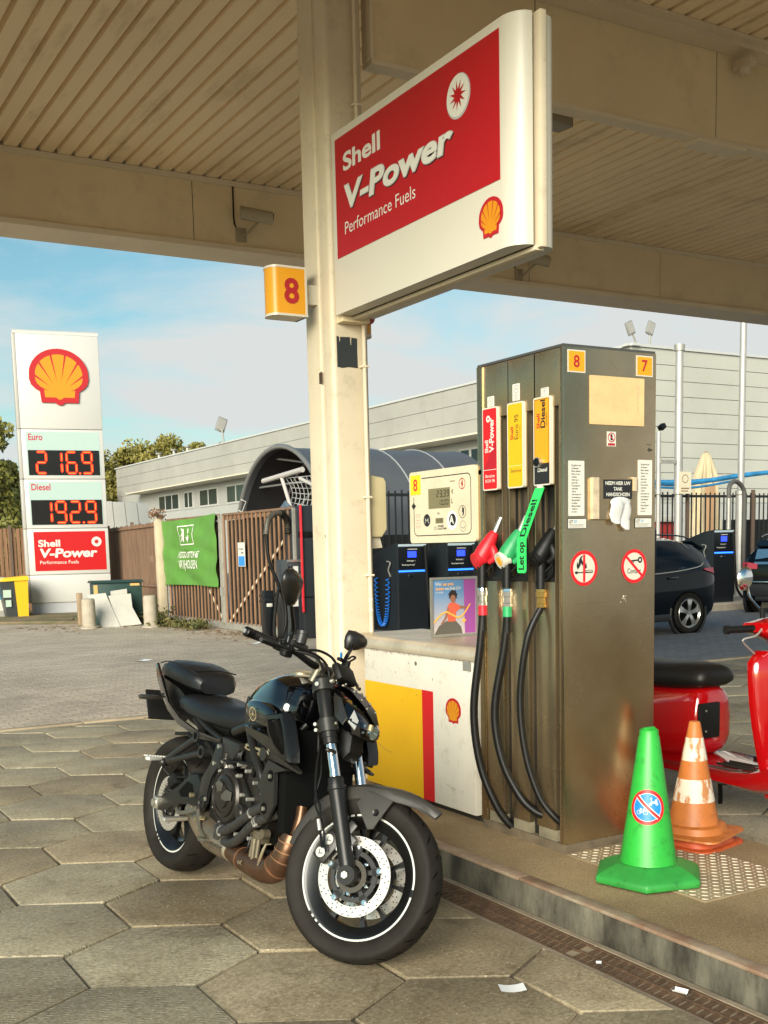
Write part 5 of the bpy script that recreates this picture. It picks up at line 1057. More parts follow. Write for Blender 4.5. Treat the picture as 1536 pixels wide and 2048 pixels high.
for s in (-1, 1):
    e0, e1 = pts[0].copy(), pts[1].copy(); e0.y *= -s; e1.y *= -s; d = (e0-e1).normalized(); g0 = e1+d*.005
    b = SB(); prof = [(0, 0), (.0205, 0), (.021, .004), (.0165, .007)]
    for k in range(12): prof += [(.0172, .008+k*.0095), (.0172, .013+k*.0095), (.0163, .0135+k*.0095), (.0163, .017+k*.0095)]
    prof += [(.0175, .122), (.0175, .126), (0, .126)]; b.lathe(prof, g0, d, 20); b.done('grip', rubh, hb, ang=30)
    b = SB(); b.lathe([(0, .1262), (.0165, .1262), (.0185, .135), (.018, .155), (.010, .160), (0, .160)], g0, d, 18); b.done('bar_end', blk_s, hb)
    b = SB(); b.cyl(g0+d*.158, g0+d*.163, .009, n=6); b.done('bar_end_bolt', alu_d, hb)
    b = SB(); q = g0-d*.035; rx = Matrix((Vector((1, 0, 0)), d, Vector((1, 0, 0)).cross(d))).transposed()
    b.obox(q+Vector((-.004, 0, .002)), (.046, .052, .044), rx, .010); b.obox(q+Vector((.018, 0, -.012)), (.03, .04, .05), rx, .008); b.done('switch_box', blk, hb)
    # lever and perch
    lp = g0-d*.025+Vector((.035, 0, -.004)); b = SB(); b.obox(lp+Vector((-.008, 0, 0)), (.034, .03, .028), rx, .005); b.tube([lp+Vector((.004, 0, -.004)), lp+d*.03+Vector((.026, 0, -.008)), lp+d*.085+Vector((.030, 0, -.012)), lp+d*.145+Vector((.018, 0, -.014)), lp+d*.165+Vector((.022, 0, -.014))], [.008, .0085, .0075, .0065, .008], 8, 4); b.done('lever', blk_s, hb)
    if s == 1:   # y<0 is s=1 here: right side brake master cylinder
        pass
    rs_ = q+Vector((.03, 0, .02))
    if e0.y < 0:
        b = SB(); b.tube([rs_+d*.0, rs_-d*.075], .0125, 12); b.lathe([(0, 0), (.021, 0), (.021, .034), (.0235, .035), (.0235, .046), (0, .047)], rs_-d*.03+Vector((.01, 0, .006)), (0, 0, 1), 18); b.done('brake_reservoir', M('reservoir_black', (.02, .019, .017), .4), hb)
    # mirror
    m0 = q-d*.005+Vector((.010, 0, .022)); up = .145
    mc = Vector((HB.x+.015, -.40, 1.22)) if e0.y < 0 else Vector((HB.x-.10, .335, 1.20))
    b = SB(); mid = m0+Vector((.006, 0, .05)); b.tube([m0, mid, mid+(mc-mid)*.5+Vector((.0, 0, -.004)), mc+(mid-mc)*.30], [.0105, .0085, .0065, .006], 10, 5); b.cyl(m0+Vector((0, 0, -.005)), m0+Vector((0, 0, .018)), .013, n=12); ms = b.done('mirror_stalk', blk_s, hb)
    yd = -1 if e0.y < 0 else 1
    b = SB(); ux = Vector((.25, yd*.97, -.02)).normalized(); uz = Vector((.02, -yd*.10, .99)).normalized(); ux = (ux-uz*ux.dot(uz)).normalized(); un_ = ux.cross(uz)
    if un_.x < 0: un_ = -un_
    P = [(q_*(1.12 if yd < 0 else .8), r_*(1.12 if yd < 0 else .8)) for q_, r_ in [(-.074, .018), (-.060, .046), (-.02, .050), (.035, .043), (.068, .026), (.078, .002), (.066, -.018), (.02, -.038), (-.035, -.052), (-.062, -.045), (-.074, -.012)]]
    rings = [[mc+ux*u*1.0*k+uz*v*1.05*k+un_*dd for u, v in P] for k, dd in ((.93, -.010), (1.0, -.004), (1., .004), (.88, .018), (.62, .028), (.25, .033))]
    b.loft(rings); b.done('mirror', M('mirror_black', (.011, .010, .009), .35), hb, ang=50)
    b = SB(); b.poly([mc+ux*u*.9+uz*v*.95-un_*.0105 for u, v in P]); b.done('mirror_glass', chrome, hb, smooth_=False)
# dashboard, phone mount and cables
b = SB(); b.obox((HB.x+.085, 0, 1.005), (.03, .135, .07), Matrix.Rotation(R_(-35), 3, 'Y'), .01); b.done('dashboard', blk, hb)
b = SB(); b.obox((HB.x+.01, .12, 1.055), (.028, .022, .05), None, .004); b.obox((HB.x+.0, .10, 1.075), (.02, .055, .012), None, .003); b.tube([(HB.x+.02, .125, 1.08), (HB.x+.032, .14, 1.10), (HB.x+.01, .15, 1.105), (HB.x+.002, .14, 1.09)], .004, 6, 4); pm_ = b.done('phone_mount', blk, hb)
b = SB(); b.obox((HB.x-.002, .088, 1.088), (.008, .012, .032), Matrix.Rotation(R_(25), 3, 'X'), .003); b.done('blue_clip', M('clip_blue', (.02, .22, .50), .4), hb)
b = SB()
for P in ([(HB.x-.08, -.19, 1.02), (HB.x-.01, -.14, 1.045), (HB.x+.04, -.07, 1.02), (HB.x+.06, -.04, .93), (HB.x+.05, -.02, .80)], [(HB.x-.05, -.17, 1.03), (HB.x+.02, -.11, 1.06), (HB.x+.06, -.03, 1.03), (HB.x+.07, .02, .9), (HB.x+.06, .02, .78)], [(HB.x-.04, .18, 1.03), (HB.x+.03, .12, 1.05), (HB.x+.07, .03, 1.0), (HB.x+.05, .0, .85)], [(HB.x-.04, -.2, 1.03), (HB.x+.05, -.15, 1.02), (HB.x+.075, -.10, .93), (HB.x+.07, -.06, .80), (HB.x+.09, -.05, .70)], [(HB.x-.02, .1, 1.03), (HB.x+.06, .07, .99), (HB.x+.06, .05, .85), (HB.x+.08, .06, .72)]): b.tube(P, .0052, 7, 6)
b.done('cables', rubh, hb)
b = SB(); p0 = st(.50, -.005, -.118); b.tube([st(.22, -.02, -.06), st(.3, -.03, -.09), st(.40, -.035, -.115), st(.46, -.02, -.125), st(.53, -.03, -.125), st(.60, -.035, -.12)], .0048, 7, 6); b.tube([st(.22, -.02, -.05), st(.33, -.02, -.085), st(.43, -.05, -.10), st(.52, -.02, -.12), st(.62, -.02, -.125)], .0035, 7, 6); b.done('brake_line', rubh, fk_)
b = SB(); b.cyl(st(.50, -.03, -.127), st(.54, -.03, -.127), .008, n=10); b.done('line_fitting', alu_d, fk_)
# front calipers
b = SB()
for s in (-1, 1):
    c0 = FA+Vector((-.115, s*.082, .075)); M3 = Matrix.Rotation(R_(28), 3, 'Y'); b.obox(c0, (.062, .046, .115), M3, .012); b.obox(c0+Vector((.055, s*.012, .03)), (.075, .014, .085), M3, .006); b.obox(c0+Vector((.065, s*.010, .075)), (.035, .014, .07), M3, .006)
cal = b.done('brake_caliper', M('caliper_black', (.016, .015, .013), .42), bk)
b = SB()
for dx_, dz_ in ((.006, .028), (-.014, -.022)): p = FA+Vector((-.115+dx_, -.105, .075+dz_)); b.cyl(p, p+Vector((0, -.008, 0)), .0185, n=20)
for dx_, dz_ in ((.05, .005), (.045, .085)): p = FA+Vector((-.115+dx_, -.10, .075+dz_)); b.cyl(p, p+Vector((0, -.012, 0)), .0085, n=12)
b.done('piston_caps', alu, cal, ang=30)
b = SB()
for dx_, dz_ in ((.006, .028), (-.014, -.022)):
    p = FA+Vector((-.115+dx_, -.1133, .075+dz_))
    b.obox(p+Vector((-.004, 0, .001)), (.003, .0006, .018)); b.obox(p+Vector((.004, 0, -.003)), (.012, .0006, .003))
b.done('cap_marks', ltr_k, cal, smooth_=False)
# front mudguard
b = SB(); rings = []
for i in range(22):
    t = i/21; th = R_(50+(170-50)*t); hwid = .058*min(1, .18+2.6*t)*(1-.25*max(0, t-.7)/.3)
    r0 = .312+.05*max(0, 1-t/.34)**1.3+.010*math.sin(math.pi*t); c_, s_ = math.cos(th), math.sin(th); dr = .020+.026*min(1, t*3)
    sec = [(-hwid-.004, r0-dr), (-hwid, r0-.018), (-hwid*.9, r0-.004), (-hwid*.5, r0+.008), (0, r0+.013), (hwid*.5, r0+.008), (hwid*.9, r0-.004), (hwid, r0-.018), (hwid+.004, r0-dr)]
    sec += [(y*.93, r-.004) for y, r in sec[::-1]]
    rings.append([FA+Vector((c_*r, y, s_*r)) for y, r in sec])
b.loft(rings)
mg = b.done('front_mudguard', M('mudguard_grey', (.038, .034, .029), .42, spec=.35, var=.08, vs=12), bk, ang=40)
b = SB()
for s in (-1, 1):
    P = [(-.02, .30), (.085, .285), (.05, .215), (.035, .175), (.012, .168), (-.012, .20), (-.055, .25)]
    b.prism([FA+Vector((x, s*.0735, z)) for x, z in P], (0, s*.009, 0), .002)
b.done('mudguard_stay', MATS['mudguard_grey'], mg)
b = SB(); p = FA+Vector((.030, -.083, .232)); b.lathe([(.006, 0), (.012, 0), (.012, .004), (.006, .002)], p, (0, -1, 0), 20, closed=True); b.cyl(p, p+Vector((0, -.003, 0)), .005, n=6); b.done('stay_bolt', blk_s, mg)
# headlight cowl: faceted shell leaning forward over the fork
X0 = SA.x
def hmap(p): return Vector((X0+.075+(p[0]-X0-.075)*.66, p[1], .965+(p[2]-.965)*.79))
HS = lambda: B(T=BT, fn=lambda p: steer(hmap(p)))
b = HS()
def sec(x, zt, zb, w1, w2, w3): return [(X0+x, 0, zt), (X0+x, w1*.55, zt-.008), (X0+x, w1, zt-(zt-zb)*.22), (X0+x, w2, zt-(zt-zb)*.58), (X0+x, w3, zb), (X0+x, 0, zb-.005), (X0+x, -w3, zb), (X0+x, -w2, zt-(zt-zb)*.58), (X0+x, -w1, zt-(zt-zb)*.22), (X0+x, -w1*.55, zt-.008)]
b.loft([sec(.075, .965, .86, .055, .075, .05), sec(.14, .945, .80, .085, .105, .07), sec(.20, .915, .755, .095, .118, .075), sec(.26, .875, .735, .085, .112, .07), sec(.305, .835, .735, .062, .085, .058), sec(.325, .81, .745, .04, .055, .04)])
hl = b.done('headlight_cowl', blk_g, bk, ang=22)
b = HS()
for s in (-1, 1):
    b.prism([(X0+.10, s*.083, .91), (X0+.18, s*.112, .885), (X0+.255, s*.122, .80), (X0+.235, s*.120, .765), (X0+.165, s*.112, .80)], (0, s*.010, 0), .003)
b.done('cowl_wing', M('cowl_satin', (.020, .019, .017), .22), hl, ang=30)
b = HS()
for s in (-1, 1): b.prism([(X0+.245, s*.085, .845), (X0+.285, s*.080, .80), (X0+.28, s*.086, .755), (X0+.245, s*.108, .785)], (.008, s*.008, .004), .002)
b.done('running_light', M('lens_grey', (.45, .44, .40), .12, metal=.3), hl)
b = HS(); b.cyl((X0+.318, 0, .775), (X0+.335, 0, .770), .030, n=20); b.obox((X0+.30, -.055, .775), (.03, .03, .045), Matrix.Rotation(R_(30), 3, 'Z'), .006); b.obox((X0+.30, .055, .775), (.03, .03, .045), Matrix.Rotation(R_(-30), 3, 'Z'), .006); b.done('headlight', glass_c, hl)
b = HS(); b.obox((X0+.33, -.03, .79), (.016, .02, .03), None, .004); b.done('lamp_bulb', M('bulb_amber', (.55, .40, .2), .2), hl)
b = HS(); b.loft([[(X0+.08, y, .970) for y in (-.05, .05)], [(X0+.17, y, .940) for y in (-.06, .06)], [(X0+.27, y, .880) for y in (-.05, .05)], [(X0+.335, y, .812) for y in (-.02, .02)]], closed=False, caps=False); b.done('cowl_top', blk_s, hl)
b = HS()
for x, z in ((.12, .965), (.185, .938), (.235, .908), (.28, .872)):
    for s in (-1, 1): b.sphere((X0+x, s*(.035 if x > .2 else .045), z), .0058, 8, 6)
b.sphere((X0+.19, -.122, .768), .0085, 10, 8); b.done('cowl_screw', alu, hl)
b = HS(); b.prism([(X0+.14, -.05, .80), (X0+.245, -.05, .735), (X0+.255, -.05, .66), (X0+.22, -.05, .62), (X0+.16, -.05, .68)], (0, .10, 0), .008); b.done('cowl_bracket', blk, hl)
for s in (-1, 1):
    b = HS(); b.tube([(X0+.19, s*.06, .645), (X0+.215, s*.11, .64)], .009, 10); b.obox((X0+.222, s*.145, .638), (.024, .075, .020), Matrix.Rotation(R_(-s*10), 3, 'Z'), .008); b.done('front_indicator', M('indicator_black', (.02, .018, .013), .35), bk)
# ---- tank
def tsec(x, zt, w, zm, zb, wb, edge=.03, wt=.55): return [(x, 0, zt), (x, w*wt, zt-.004), (x, w*(wt+.22), zt-edge), (x, w*.97, zm+.03), (x, w, zm), (x, w*.9, (zm+zb)/2), (x, wb, zb), (x, 0, zb), (x, -wb, zb), (x, -w*.9, (zm+zb)/2), (x, -w, zm), (x, -w*.97, zm+.03), (x, -w*(wt+.22), zt-edge), (x, -w*wt, zt-.004)]
b = NB(); b.loft([tsec(.635, .83, .085, .78, .71, .07), tsec(.665, .885, .105, .80, .705, .085), tsec(.72, .925, .128, .825, .71, .10), tsec(.80, .955, .148, .84, .72, .11), tsec(.90, .978, .162, .845, .725, .12, .03, .6), tsec(.985, .988, .168, .85, .74, .12, .03, .66), tsec(1.03, .975, .160, .85, .76, .10, .05, .6), tsec(1.085, .935, .13, .84, .78, .08, .06, .5)]); b.crease((2, 12), .75); b.crease((4, 10), .45)
tk = b.done('fuel_tank', blk_g, bk, ang=180, sub=2)
b = NB()
for s in (-1, 1):   # knee recess and creased shoulder panel
    b.loft([[(x, s*y0, z1), (x, s*(y0+.020), z1-.012), (x, s*(y0+.020), z0_+.01), (x, s*(y0-.01), z0_)] for x, y0, z0_, z1 in ((.645, .070, .715, .80), (.68, .092, .708, .865), (.73, .115, .712, .895), (.78, .130, .725, .87), (.80, .132, .74, .82))])
b.done('knee_pad', M('knee_satin', (.014, .013, .0115), .34, spec=.4), tk, ang=180, sub=2)
b = NB()
for s in (-1, 1):
    b.loft([[(.775, s*.150, .862), (.775, s*.172, .848), (.80, s*.176, .80), (.80, s*.150, .775)], [(.86, s*.158, .885), (.86, s*.182, .862), (.87, s*.188, .80), (.87, s*.158, .765)], [(.96, s*.16, .885), (.96, s*.190, .862), (.98, s*.196, .79), (.97, s*.16, .745)], [(1.055, s*.155, .865), (1.055, s*.190, .850), (1.07, s*.194, .79), (1.05, s*.15, .75)]])
b.done('tank_shoulder', blk_g, tk, ang=180, sub=2)
b = NB()
for s in (-1, 1):   # side scoop running down to a point
    P = [(1.01, .825), (1.135, .845), (1.165, .80), (1.205, .715), (1.212, .672), (1.185, .668), (1.105, .705), (1.04, .76)]
    b.loft([[(x, s*.150, z) for x, z in P], [(x, s*.188, z) for x, z in P], [(1.115+(x-1.115)*.92, s*.200, .765+(z-.765)*.92) for x, z in P], [(1.115+(x-1.115)*.74, s*.202, .765+(z-.765)*.72) for x, z in P], [(1.115+(x-1.115)*.68, s*.175, .765+(z-.765)*.66) for x, z in P]])
sc_ = b.done('air_scoop', M('scoop_satin', (.007, .0065, .006), .24, spec=.45), tk, ang=28)
b = NB()
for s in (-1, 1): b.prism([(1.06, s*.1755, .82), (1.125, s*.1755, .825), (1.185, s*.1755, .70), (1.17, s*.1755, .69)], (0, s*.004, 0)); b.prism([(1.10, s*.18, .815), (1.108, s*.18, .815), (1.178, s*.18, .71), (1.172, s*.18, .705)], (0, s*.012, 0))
b.done('scoop_void', blk_m, sc_, smooth_=False)  # black inset shapes paint the shade inside the scoop
b = NB()
for s in (-1, 1):
    b.loft([[(x, s*y, z) for x, y, z in q] for q in ([(.795, .150, .765), (.795, .165, .76), (.805, .160, .735), (.80, .14, .74)], [(.90, .155, .765), (.90, .178, .755), (.92, .170, .715), (.91, .15, .72)], [(1.03, .155, .76), (1.03, .188, .745), (1.06, .180, .69), (1.04, .15, .70)], [(1.16, .16, .69), (1.16, .182, .685), (1.17, .178, .668), (1.165, .16, .67)])])
b.done('tank_lower_fin', M('fin_black', (.005, .005, .005), .2, coat=.4), tk, ang=28)
em = Fr(BT @ Vector((.905, -.1905, .815)), BT.to_3x3() @ Vector((1, 0, 0)), BT.to_3x3() @ Vector((-.06, -.10, 1)))
b = B(); em.annulus(b, 0, 0, .0235, .0275, .003); em.annulus(b, 0, 0, .0, .006, .003, 16)
for k in range(3):
    a = R_(90+120*k); ca, sa = math.cos(a), math.sin(a)
    for q in (-1, 1):
        a2 = a+q*.62; em.line(b, [(.0075*ca-q*.002*sa, .0075*sa+q*.002*ca), (.012*math.cos(a+q*.4), .012*math.sin(a+q*.4)), (.024*math.cos(a+q*.30), .024*math.sin(a+q*.30))], .002, .0034)
em.flat(b, [(.0, .0), (.001, 0), (.001, .001)], .002)
b.done('tank_emblem', M('emblem_gold', (.52, .40, .22), .3, metal=.6), tk, smooth_=False)
b = B(); em.line(b, [(.055, -.088), (.062, -.098), (.072, -.098), (.115, -.128)], .003, -.004); em.line(b, [(.060, -.083), (.068, -.090), (.078, -.091), (.118, -.119)], .003, -.004); em.line(b, [(.095, -.128), (.108, -.139)], .006, -.004); b.done('tank_graphic', M('graphic_grey', (.32, .29, .22), .35), tk, smooth_=False)
b = NB(); b.lathe([(0, .014), (.034, .013), (.048, .009), (.052, .0), (.052, -.012)], (.925, 0, .982), (.06, 0, 1), 32); b.done('filler_cap', M('cap_brass', (.45, .38, .24), .35, metal=.8), tk)
b = NB(); b.obox((1.03, -.06, .955), (.035, .03, .02), Matrix.Rotation(R_(30), 3, 'Y'), .005); b.done('tank_key_cover', alu_d, tk)
# ---- seats and tail
def seat(name, secs, m):
    b = NB(); b.loft([[(x, y*w_, zb+(zt-zb)*v) for y, v in ((-.62, 0), (-.95, .22), (-1., .55), (-.86, .86), (-.55, 1.0), (0, 1.03), (.55, 1.0), (.86, .86), (1., .55), (.95, .22), (.62, 0))] for x, w_, zt, zb in secs]); return b.done(name, m, bk, ang=50)
seatm = M('seat_vinyl', (.008, .0085, .0095), .40, spec=.35, bump=.05, bs=350)
rs = seat('rider_seat', [(.04, .09, .80, .755), (.10, .128, .825, .745), (.22, .142, .826, .725), (.36, .14, .815, .712), (.50, .125, .81, .705), (.60, .105, .82, .70), (.68, .085, .842, .71), (.71, .06, .83, .73)], seatm)
ps = seat('pillion_seat', [(-.245, .055, .925, .89), (-.22, .085, .945, .875), (-.12, .112, .962, .868), (.0, .122, .962, .855), (.10, .12, .952, .842), (.17, .108, .93, .835), (.205, .085, .90, .835)], seatm)
b = NB(); b.tube([(.20, -.075, .905), (.172, -.112, .925), (.10, -.125, .945), (-.05, -.128, .955), (-.20, -.10, .94)], .003, 6, 5); b.tube([(.175, -.10, .928), (.185, 0, .938), (.175, .10, .928)], .003, 6, 5); b.done('seat_piping', rubh, ps)
b = NB(); b.loft([[(-.27, -.05, .90), (-.27, .05, .90), (-.25, .07, .84), (-.25, -.07, .84)], [(-.15, -.10, .875), (-.15, .10, .875), (-.12, .11, .80), (-.12, -.11, .80)], [(.05, -.11, .84), (.05, .11, .84), (.05, .11, .74), (.05, -.11, .74)], [(.30, -.10, .735), (.30, .10, .735), (.32, .09, .67), (.32, -.09, .67)], [(.52, -.09, .72), (.52, .09, .72), (.52, .08, .66), (.52, -.08, .66)]])
tl_ = b.done('tail_unit', blk_s, bk, ang=30)
b = NB()
for s in (-1, 1):
    P = [(-.185, .930), (-.165, .940), (-.10, .872), (.02, .775), (.16, .715), (.33, .685), (.52, .668), (.56, .69), (.545, .655), (.36, .655), (.15, .69), (.0, .735), (-.08, .79), (-.145, .865)]
    b.prism([(x, s*(.135 if .0 < x < .5 else .122), z) for x, z in P], (0, s*.012, 0), .003)
b.done('tail_panel', blk_g, tl_, ang=30)
b = NB(); b.obox((-.26, 0, .865), (.03, .10, .03), None, .008); b.done('tail_light', M('tail_red', (.18, .006, .006), .2), tl_)
b = NB(); b.tube([(-.12, 0, .80), (-.21, 0, .77), (-.27, 0, .74)], [.03, .022, .015], 8, 4); b.obox((-.315, 0, .735), (.014, .20, .15), Matrix.Rotation(R_(-28), 3, 'Y'), .004); b.obox((-.25, 0, .81), (.11, .10, .02), Matrix.Rotation(R_(14), 3, 'Y'), .004); b.done('plate_holder', blk, bk)
for s in (-1, 1):
    b = NB(); b.tube([(-.20, s*.03, .775), (-.205, s*.085, .775)], .009, 10); b.obox((-.215, s*.135, .775), (.028, .10, .022), Matrix.Rotation(R_(s*8), 3, 'Z'), .009); b.done('rear_indicator', MATS['indicator_black'], bk)
# ---- frame and side plates
frm = M('frame_satin', (.015, .014, .012), .36, metal=.3, spec=.4)
b = NB()
for s in (-1, 1):
    b.tube([(.78, s*.135, .755), (.86, s*.150, .68), (.94, s*.155, .60), (.965, s*.150, .55)], .0165, 12, 4)
    b.tube([(1.07, s*.06, .88), (.95, s*.12, .80), (.78, s*.135, .755), (.66, s*.13, .72)], .019, 12, 4)
    b.tube([(1.07, s*.05, .80), (1.03, s*.12, .70), (.965, s*.15, .58)], .015, 10, 4)
    b.tube([(.60, s*.12, .66), (.35, s*.10, .70), (.10, s*.08, .78), (-.1, s*.06, .84)], .014, 10, 4)
    b.tube([(.55, s*.12, .55), (.30, s*.10, .68), (.16, s*.085, .74)], .013, 10, 4)
fr_ = b.done('frame', frm, bk, ang=60)
b = NB()
for s in (-1, 1):
    P = [(.545, .655), (.60, .665), (.60, .60), (.585, .565), (.525, .515), (.505, .46), (.50, .40), (.475, .365), (.435, .38), (.43, .43), (.44, .50), (.505, .565), (.53, .60)]
    b.prism([(x, s*.135, z) for x, z in P], (0, s*.016, 0), .004)
b.done('pivot_plate', M('pivot_satin', (.020, .020, .020), .3, metal=.3, spec=.4), fr_, ang=30)
b = NB()
for x, z in ((.575, .648), (.545, .575), (.50, .42)): b.cyl((x, -.151, z), (x, -.157, z), .009, n=12)
b.done('plate_bolt', alu, fr_, ang=30); b = NB(); b.lathe([(.008, 0), (.03, 0), (.03, .006), (.022, .009), (.016, .004), (.008, .004)], (.47, -.151, .40), (0, -1, 0), 24, closed=True); b.done('pivot_cap', frm, fr_, ang=30)
b = NB()
for s in (-1, 1): b.prism([(.58, s*.10, .69), (.72, s*.10, .68), (.735, s*.10, .655), (.66, s*.10, .585), (.60, s*.10, .60)], (0, s*.045, 0), .008)
b.done('side_cover', M('cover_satin', (.016, .015, .013), .36, spec=.4), bk, ang=30)
b = NB(); b.prism([(.60, -.142, .60), (.625, -.142, .605), (.655, -.142, .555), (.645, -.142, .55), (.62, -.142, .575)], (0, -.004, 0)); b.done('heat_tag', M('tag_silver', (.66, .62, .54), .4), bk, smooth_=False)
# pillion hanger + pegs
b = NB()
for s in (-1, 1):
    hub = Vector((.075, s*.165, .512))
    for q in (Vector((.335, s*.125, .662)), Vector((.40, s*.125, .602))):
        b.tube([q, hub+(q-hub)*.12], [.017, .013], 10); b.cyl(q-Vector((0, s*.012, 0)), q+Vector((0, s*.022, 0)), .027, n=20)
    b.sphere(hub, .019, 12, 8)
hg = b.done('pillion_hanger', M('hanger_black', (.014, .013, .012), .36), bk)
b = NB()
for q in (Vector((.335, -.1475, .662)), Vector((.40, -.1475, .602))): b.cyl(q, q-Vector((0, .001, 0)), .016, n=16)
b.done('hanger_holes', blk_m, hg, smooth_=False)  # black discs on solid bosses paint the shade of holes
b = NB()
for s in (-1, 1):
    b.obox((.075, s*.195, .528), (.028, .115, .016), Matrix.Rotation(R_(s*-20), 3, 'Z'), .003)
    for k in range(9): b.obox((.075-.33*(k-4)*.0115, s*(.195+(k-4)*.0115), .5375), (.024, .005, .005), Matrix.Rotation(R_(s*-20), 3, 'Z'))
b.done('pillion_peg', M('peg_alloy', (.62, .60, .55), .4, metal=.4), bk, ang=30)
b = NB()
for s in (-1, 1): b.obox((.40, s*.235, .318), (.028, .12, .018), Matrix.Rotation(R_(s*-14), 3, 'Z'), .004)
b.done('rider_peg', alu_d, bk)
b = NB(); b.tube([(.47, -.165, .375), (.40, -.185, .345), (.36, -.195, .338), (.32, -.19, .345)], [.012, .011, .010, .010], 10, 3); b.obox((.585, -.185, .268), (.05, .035, .018), None, .004); b.tube([(.47, -.165, .37), (.52, -.175, .305), (.585, -.18, .275)], .009, 8, 4); b.done('brake_pedal', M('pedal_grey', (.12, .11, .085), .4, metal=.5), bk)
b = NB()
for x, z in ((.43, .37), (.475, .33), (.505, .30), (.52, .345), (.405, .42)): b.cyl((x, -.162, z), (x, -.178, z), .0105, n=12)
b.done('hanger_bolt', M('bolt_brass', (.35, .30, .18), .35, metal=.8), bk, ang=30)
# swingarm
b = NB()
for s in (-1, 1):
    P = [(-.035, .335), (.06, .352), (.20, .425), (.30, .492), (.37, .505), (.42, .47), (.45, .40), (.42, .365), (.34, .375), (.22, .36), (.12, .305), (.0, .285), (-.035, .29)]
    H = [(.21, .405), (.29, .46), (.34, .455), (.36, .42), (.33, .40), (.24, .385)]
    b.prism([(x, s*.105, z) for x, z in P], (0, s*.034, 0), .008)
b.box((.36, -.105, .385), (.45, .105, .49), .01)
sw = b.done('swingarm', M('swingarm_black', (.012, .011, .0095), .38, metal=.3), bk, ang=35)
b = NB()
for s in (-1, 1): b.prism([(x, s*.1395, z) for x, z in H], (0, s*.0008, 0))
b.done('swingarm_window', blk_m, sw, smooth_=False)  # thin black plates on solid arms paint the shade of an opening
b = NB()
for s in (-1, 1): b.obox((-.012, s*.128, .317), (.045, .042, .055), None, .006); b.cyl((-.012, s*.148, .317), (-.012, s*.158, .317), .017, n=18)
b.done('axle_block', alu, sw, ang=30)
b = NB(); b.obox((.085, -.10, .43), (.08, .05, .055), Matrix.Rotation(R_(-30), 3, 'Y'), .01); b.tube([(.11, -.12, .45), (.22, -.11, .47), (.32, -.125, .50), (.42, -.12, .52), (.5, -.1, .56)], .005, 7, 5); b.tube([(.06, -.12, .45), (.03, -.14, .48), (.05, -.15, .50), (.10, -.13, .49)], .0045, 7, 5); b.done('rear_caliper', blk, sw)
b = NB(); b.loft([[(.28, y, .60) for y in (-.07, .07)]+[(.28, y, .585) for y in (.07, -.07)], [(.10, y, .655) for y in (-.08, .08)]+[(.10, y, .64) for y in (.08, -.08)], [(-.06, y, .635) for y in (-.06, .06)]+[(-.06, y, .62) for y in (.06, -.06)]]); b.done('rear_hugger', blk, sw)
b = NB(); b.tube([(.30, .0, .52), (.52, .0, .62)], .045, 14); b.done('shock', M('shock_grey', (.05, .045, .04), .4), bk)
# ---- engine
b = NB()
b.loft([[(x, y, z) for x, z in ((.50, .34), (.50, .50), (.60, .565), (.78, .56), (.94, .52), (1.0, .42), (.96, .32), (.74, .275), (.58, .285))] for y in (-.128, .128)])
b.loft([[(x, y, z) for x, z in ((.76, .55), (.735, .68), (.80, .735), (.99, .70), (1.045, .56), (1.0, .44), (.90, .46))] for y in (-.118, .118)])
b.loft([[(x, y, z) for x, z in ((.66, .285), (.97, .30), (.95, .23), (.70, .225))] for y in (-.09, .09)])
en = b.done('engine', M('engine_block', (.015, .0135, .0115), .42, metal=.45, var=.3, vs=14, bump=.15, bs=60), bk, ang=30)
b = NB(); b.prism([(.575, -.128, .50), (.62, -.128, .56), (.70, -.128, .575), (.79, -.128, .55), (.86, -.128, .48), (.875, -.128, .42), (.83, -.128, .37), (.76, -.128, .345), (.66, -.128, .345), (.585, -.128, .385)], (0, -.018, 0), .006); b.done('side_case', eng, en, ang=30)
CC = Vector((.695, -.146, .465))
b = NB(); b.lathe([(.112, 0), (.112, .016), (.104, .026), (.098, .026), (.096, .022), (.085, .022), (.083, .030), (.066, .036), (.064, .031), (.050, .031), (.048, .038), (0, .040)], CC, (0, -1, 0), 56); b.done('clutch_cover', M('clutch_grey', (.036, .032, .028), .33, metal=.65, var=.12, vs=20), en, ang=28)
b = NB(); b.prism([CC+Vector((x, -.038, z)) for x, z in ((.008, .006), (.048, .034), (.092, .030), (.090, -.005), (.05, -.012), (.012, -.012))], (0, -.006, 0), .003); b.prism([CC+Vector((x, -.038, z)) for x, z in ((-.05, .045), (-.02, .06), (.01, .052), (.004, .02), (-.03, .012))], (0, -.004, 0), .002); b.done('clutch_badge', M('badge_grey', (.11, .10, .085), .4, metal=.6), en, ang=30)
b = NB()
for k in range(9):
    a = 2*math.pi*k/9+.2; p = CC+Vector((math.cos(a)*.118, .006, math.sin(a)*.118)); b.cyl(p, p+Vector((0, -.02, 0)), .008, n=12); b.cyl(p+Vector((0, -.02, 0)), p+Vector((0, -.025, 0)), .0055, n=6)
for x, z in ((.86, .48), (.90, .55), (.98, .49), (.79, .33), (.70, .30), (.90, .335), (.62, .59), (.76, .60), (.83, .585), (1.0, .52)): b.cyl((x, -.12, z), (x, -.158, z), .0075, n=10)
b.done('case_bolt', alu_d, en, ang=30)
b = NB(); b.lathe([(0, .028), (.022, .028), (.026, .022), (.034, .02), (.036, .0)], (.825, -.146, .42), (0, -1, 0), 26); b.lathe([(0, .02), (.013, .02), (.017, .0)], (.615, -.146, .575), (0, -1, 0), 16); b.cyl((.625, -.14, .575), (.628, -.14, .63), .014, n=14); b.cyl((.628, -.14, .60), (.628, -.14, .61), .020, n=14); b.done('oil_caps', MATS['clutch_grey'], en, ang=30)
b = NB()
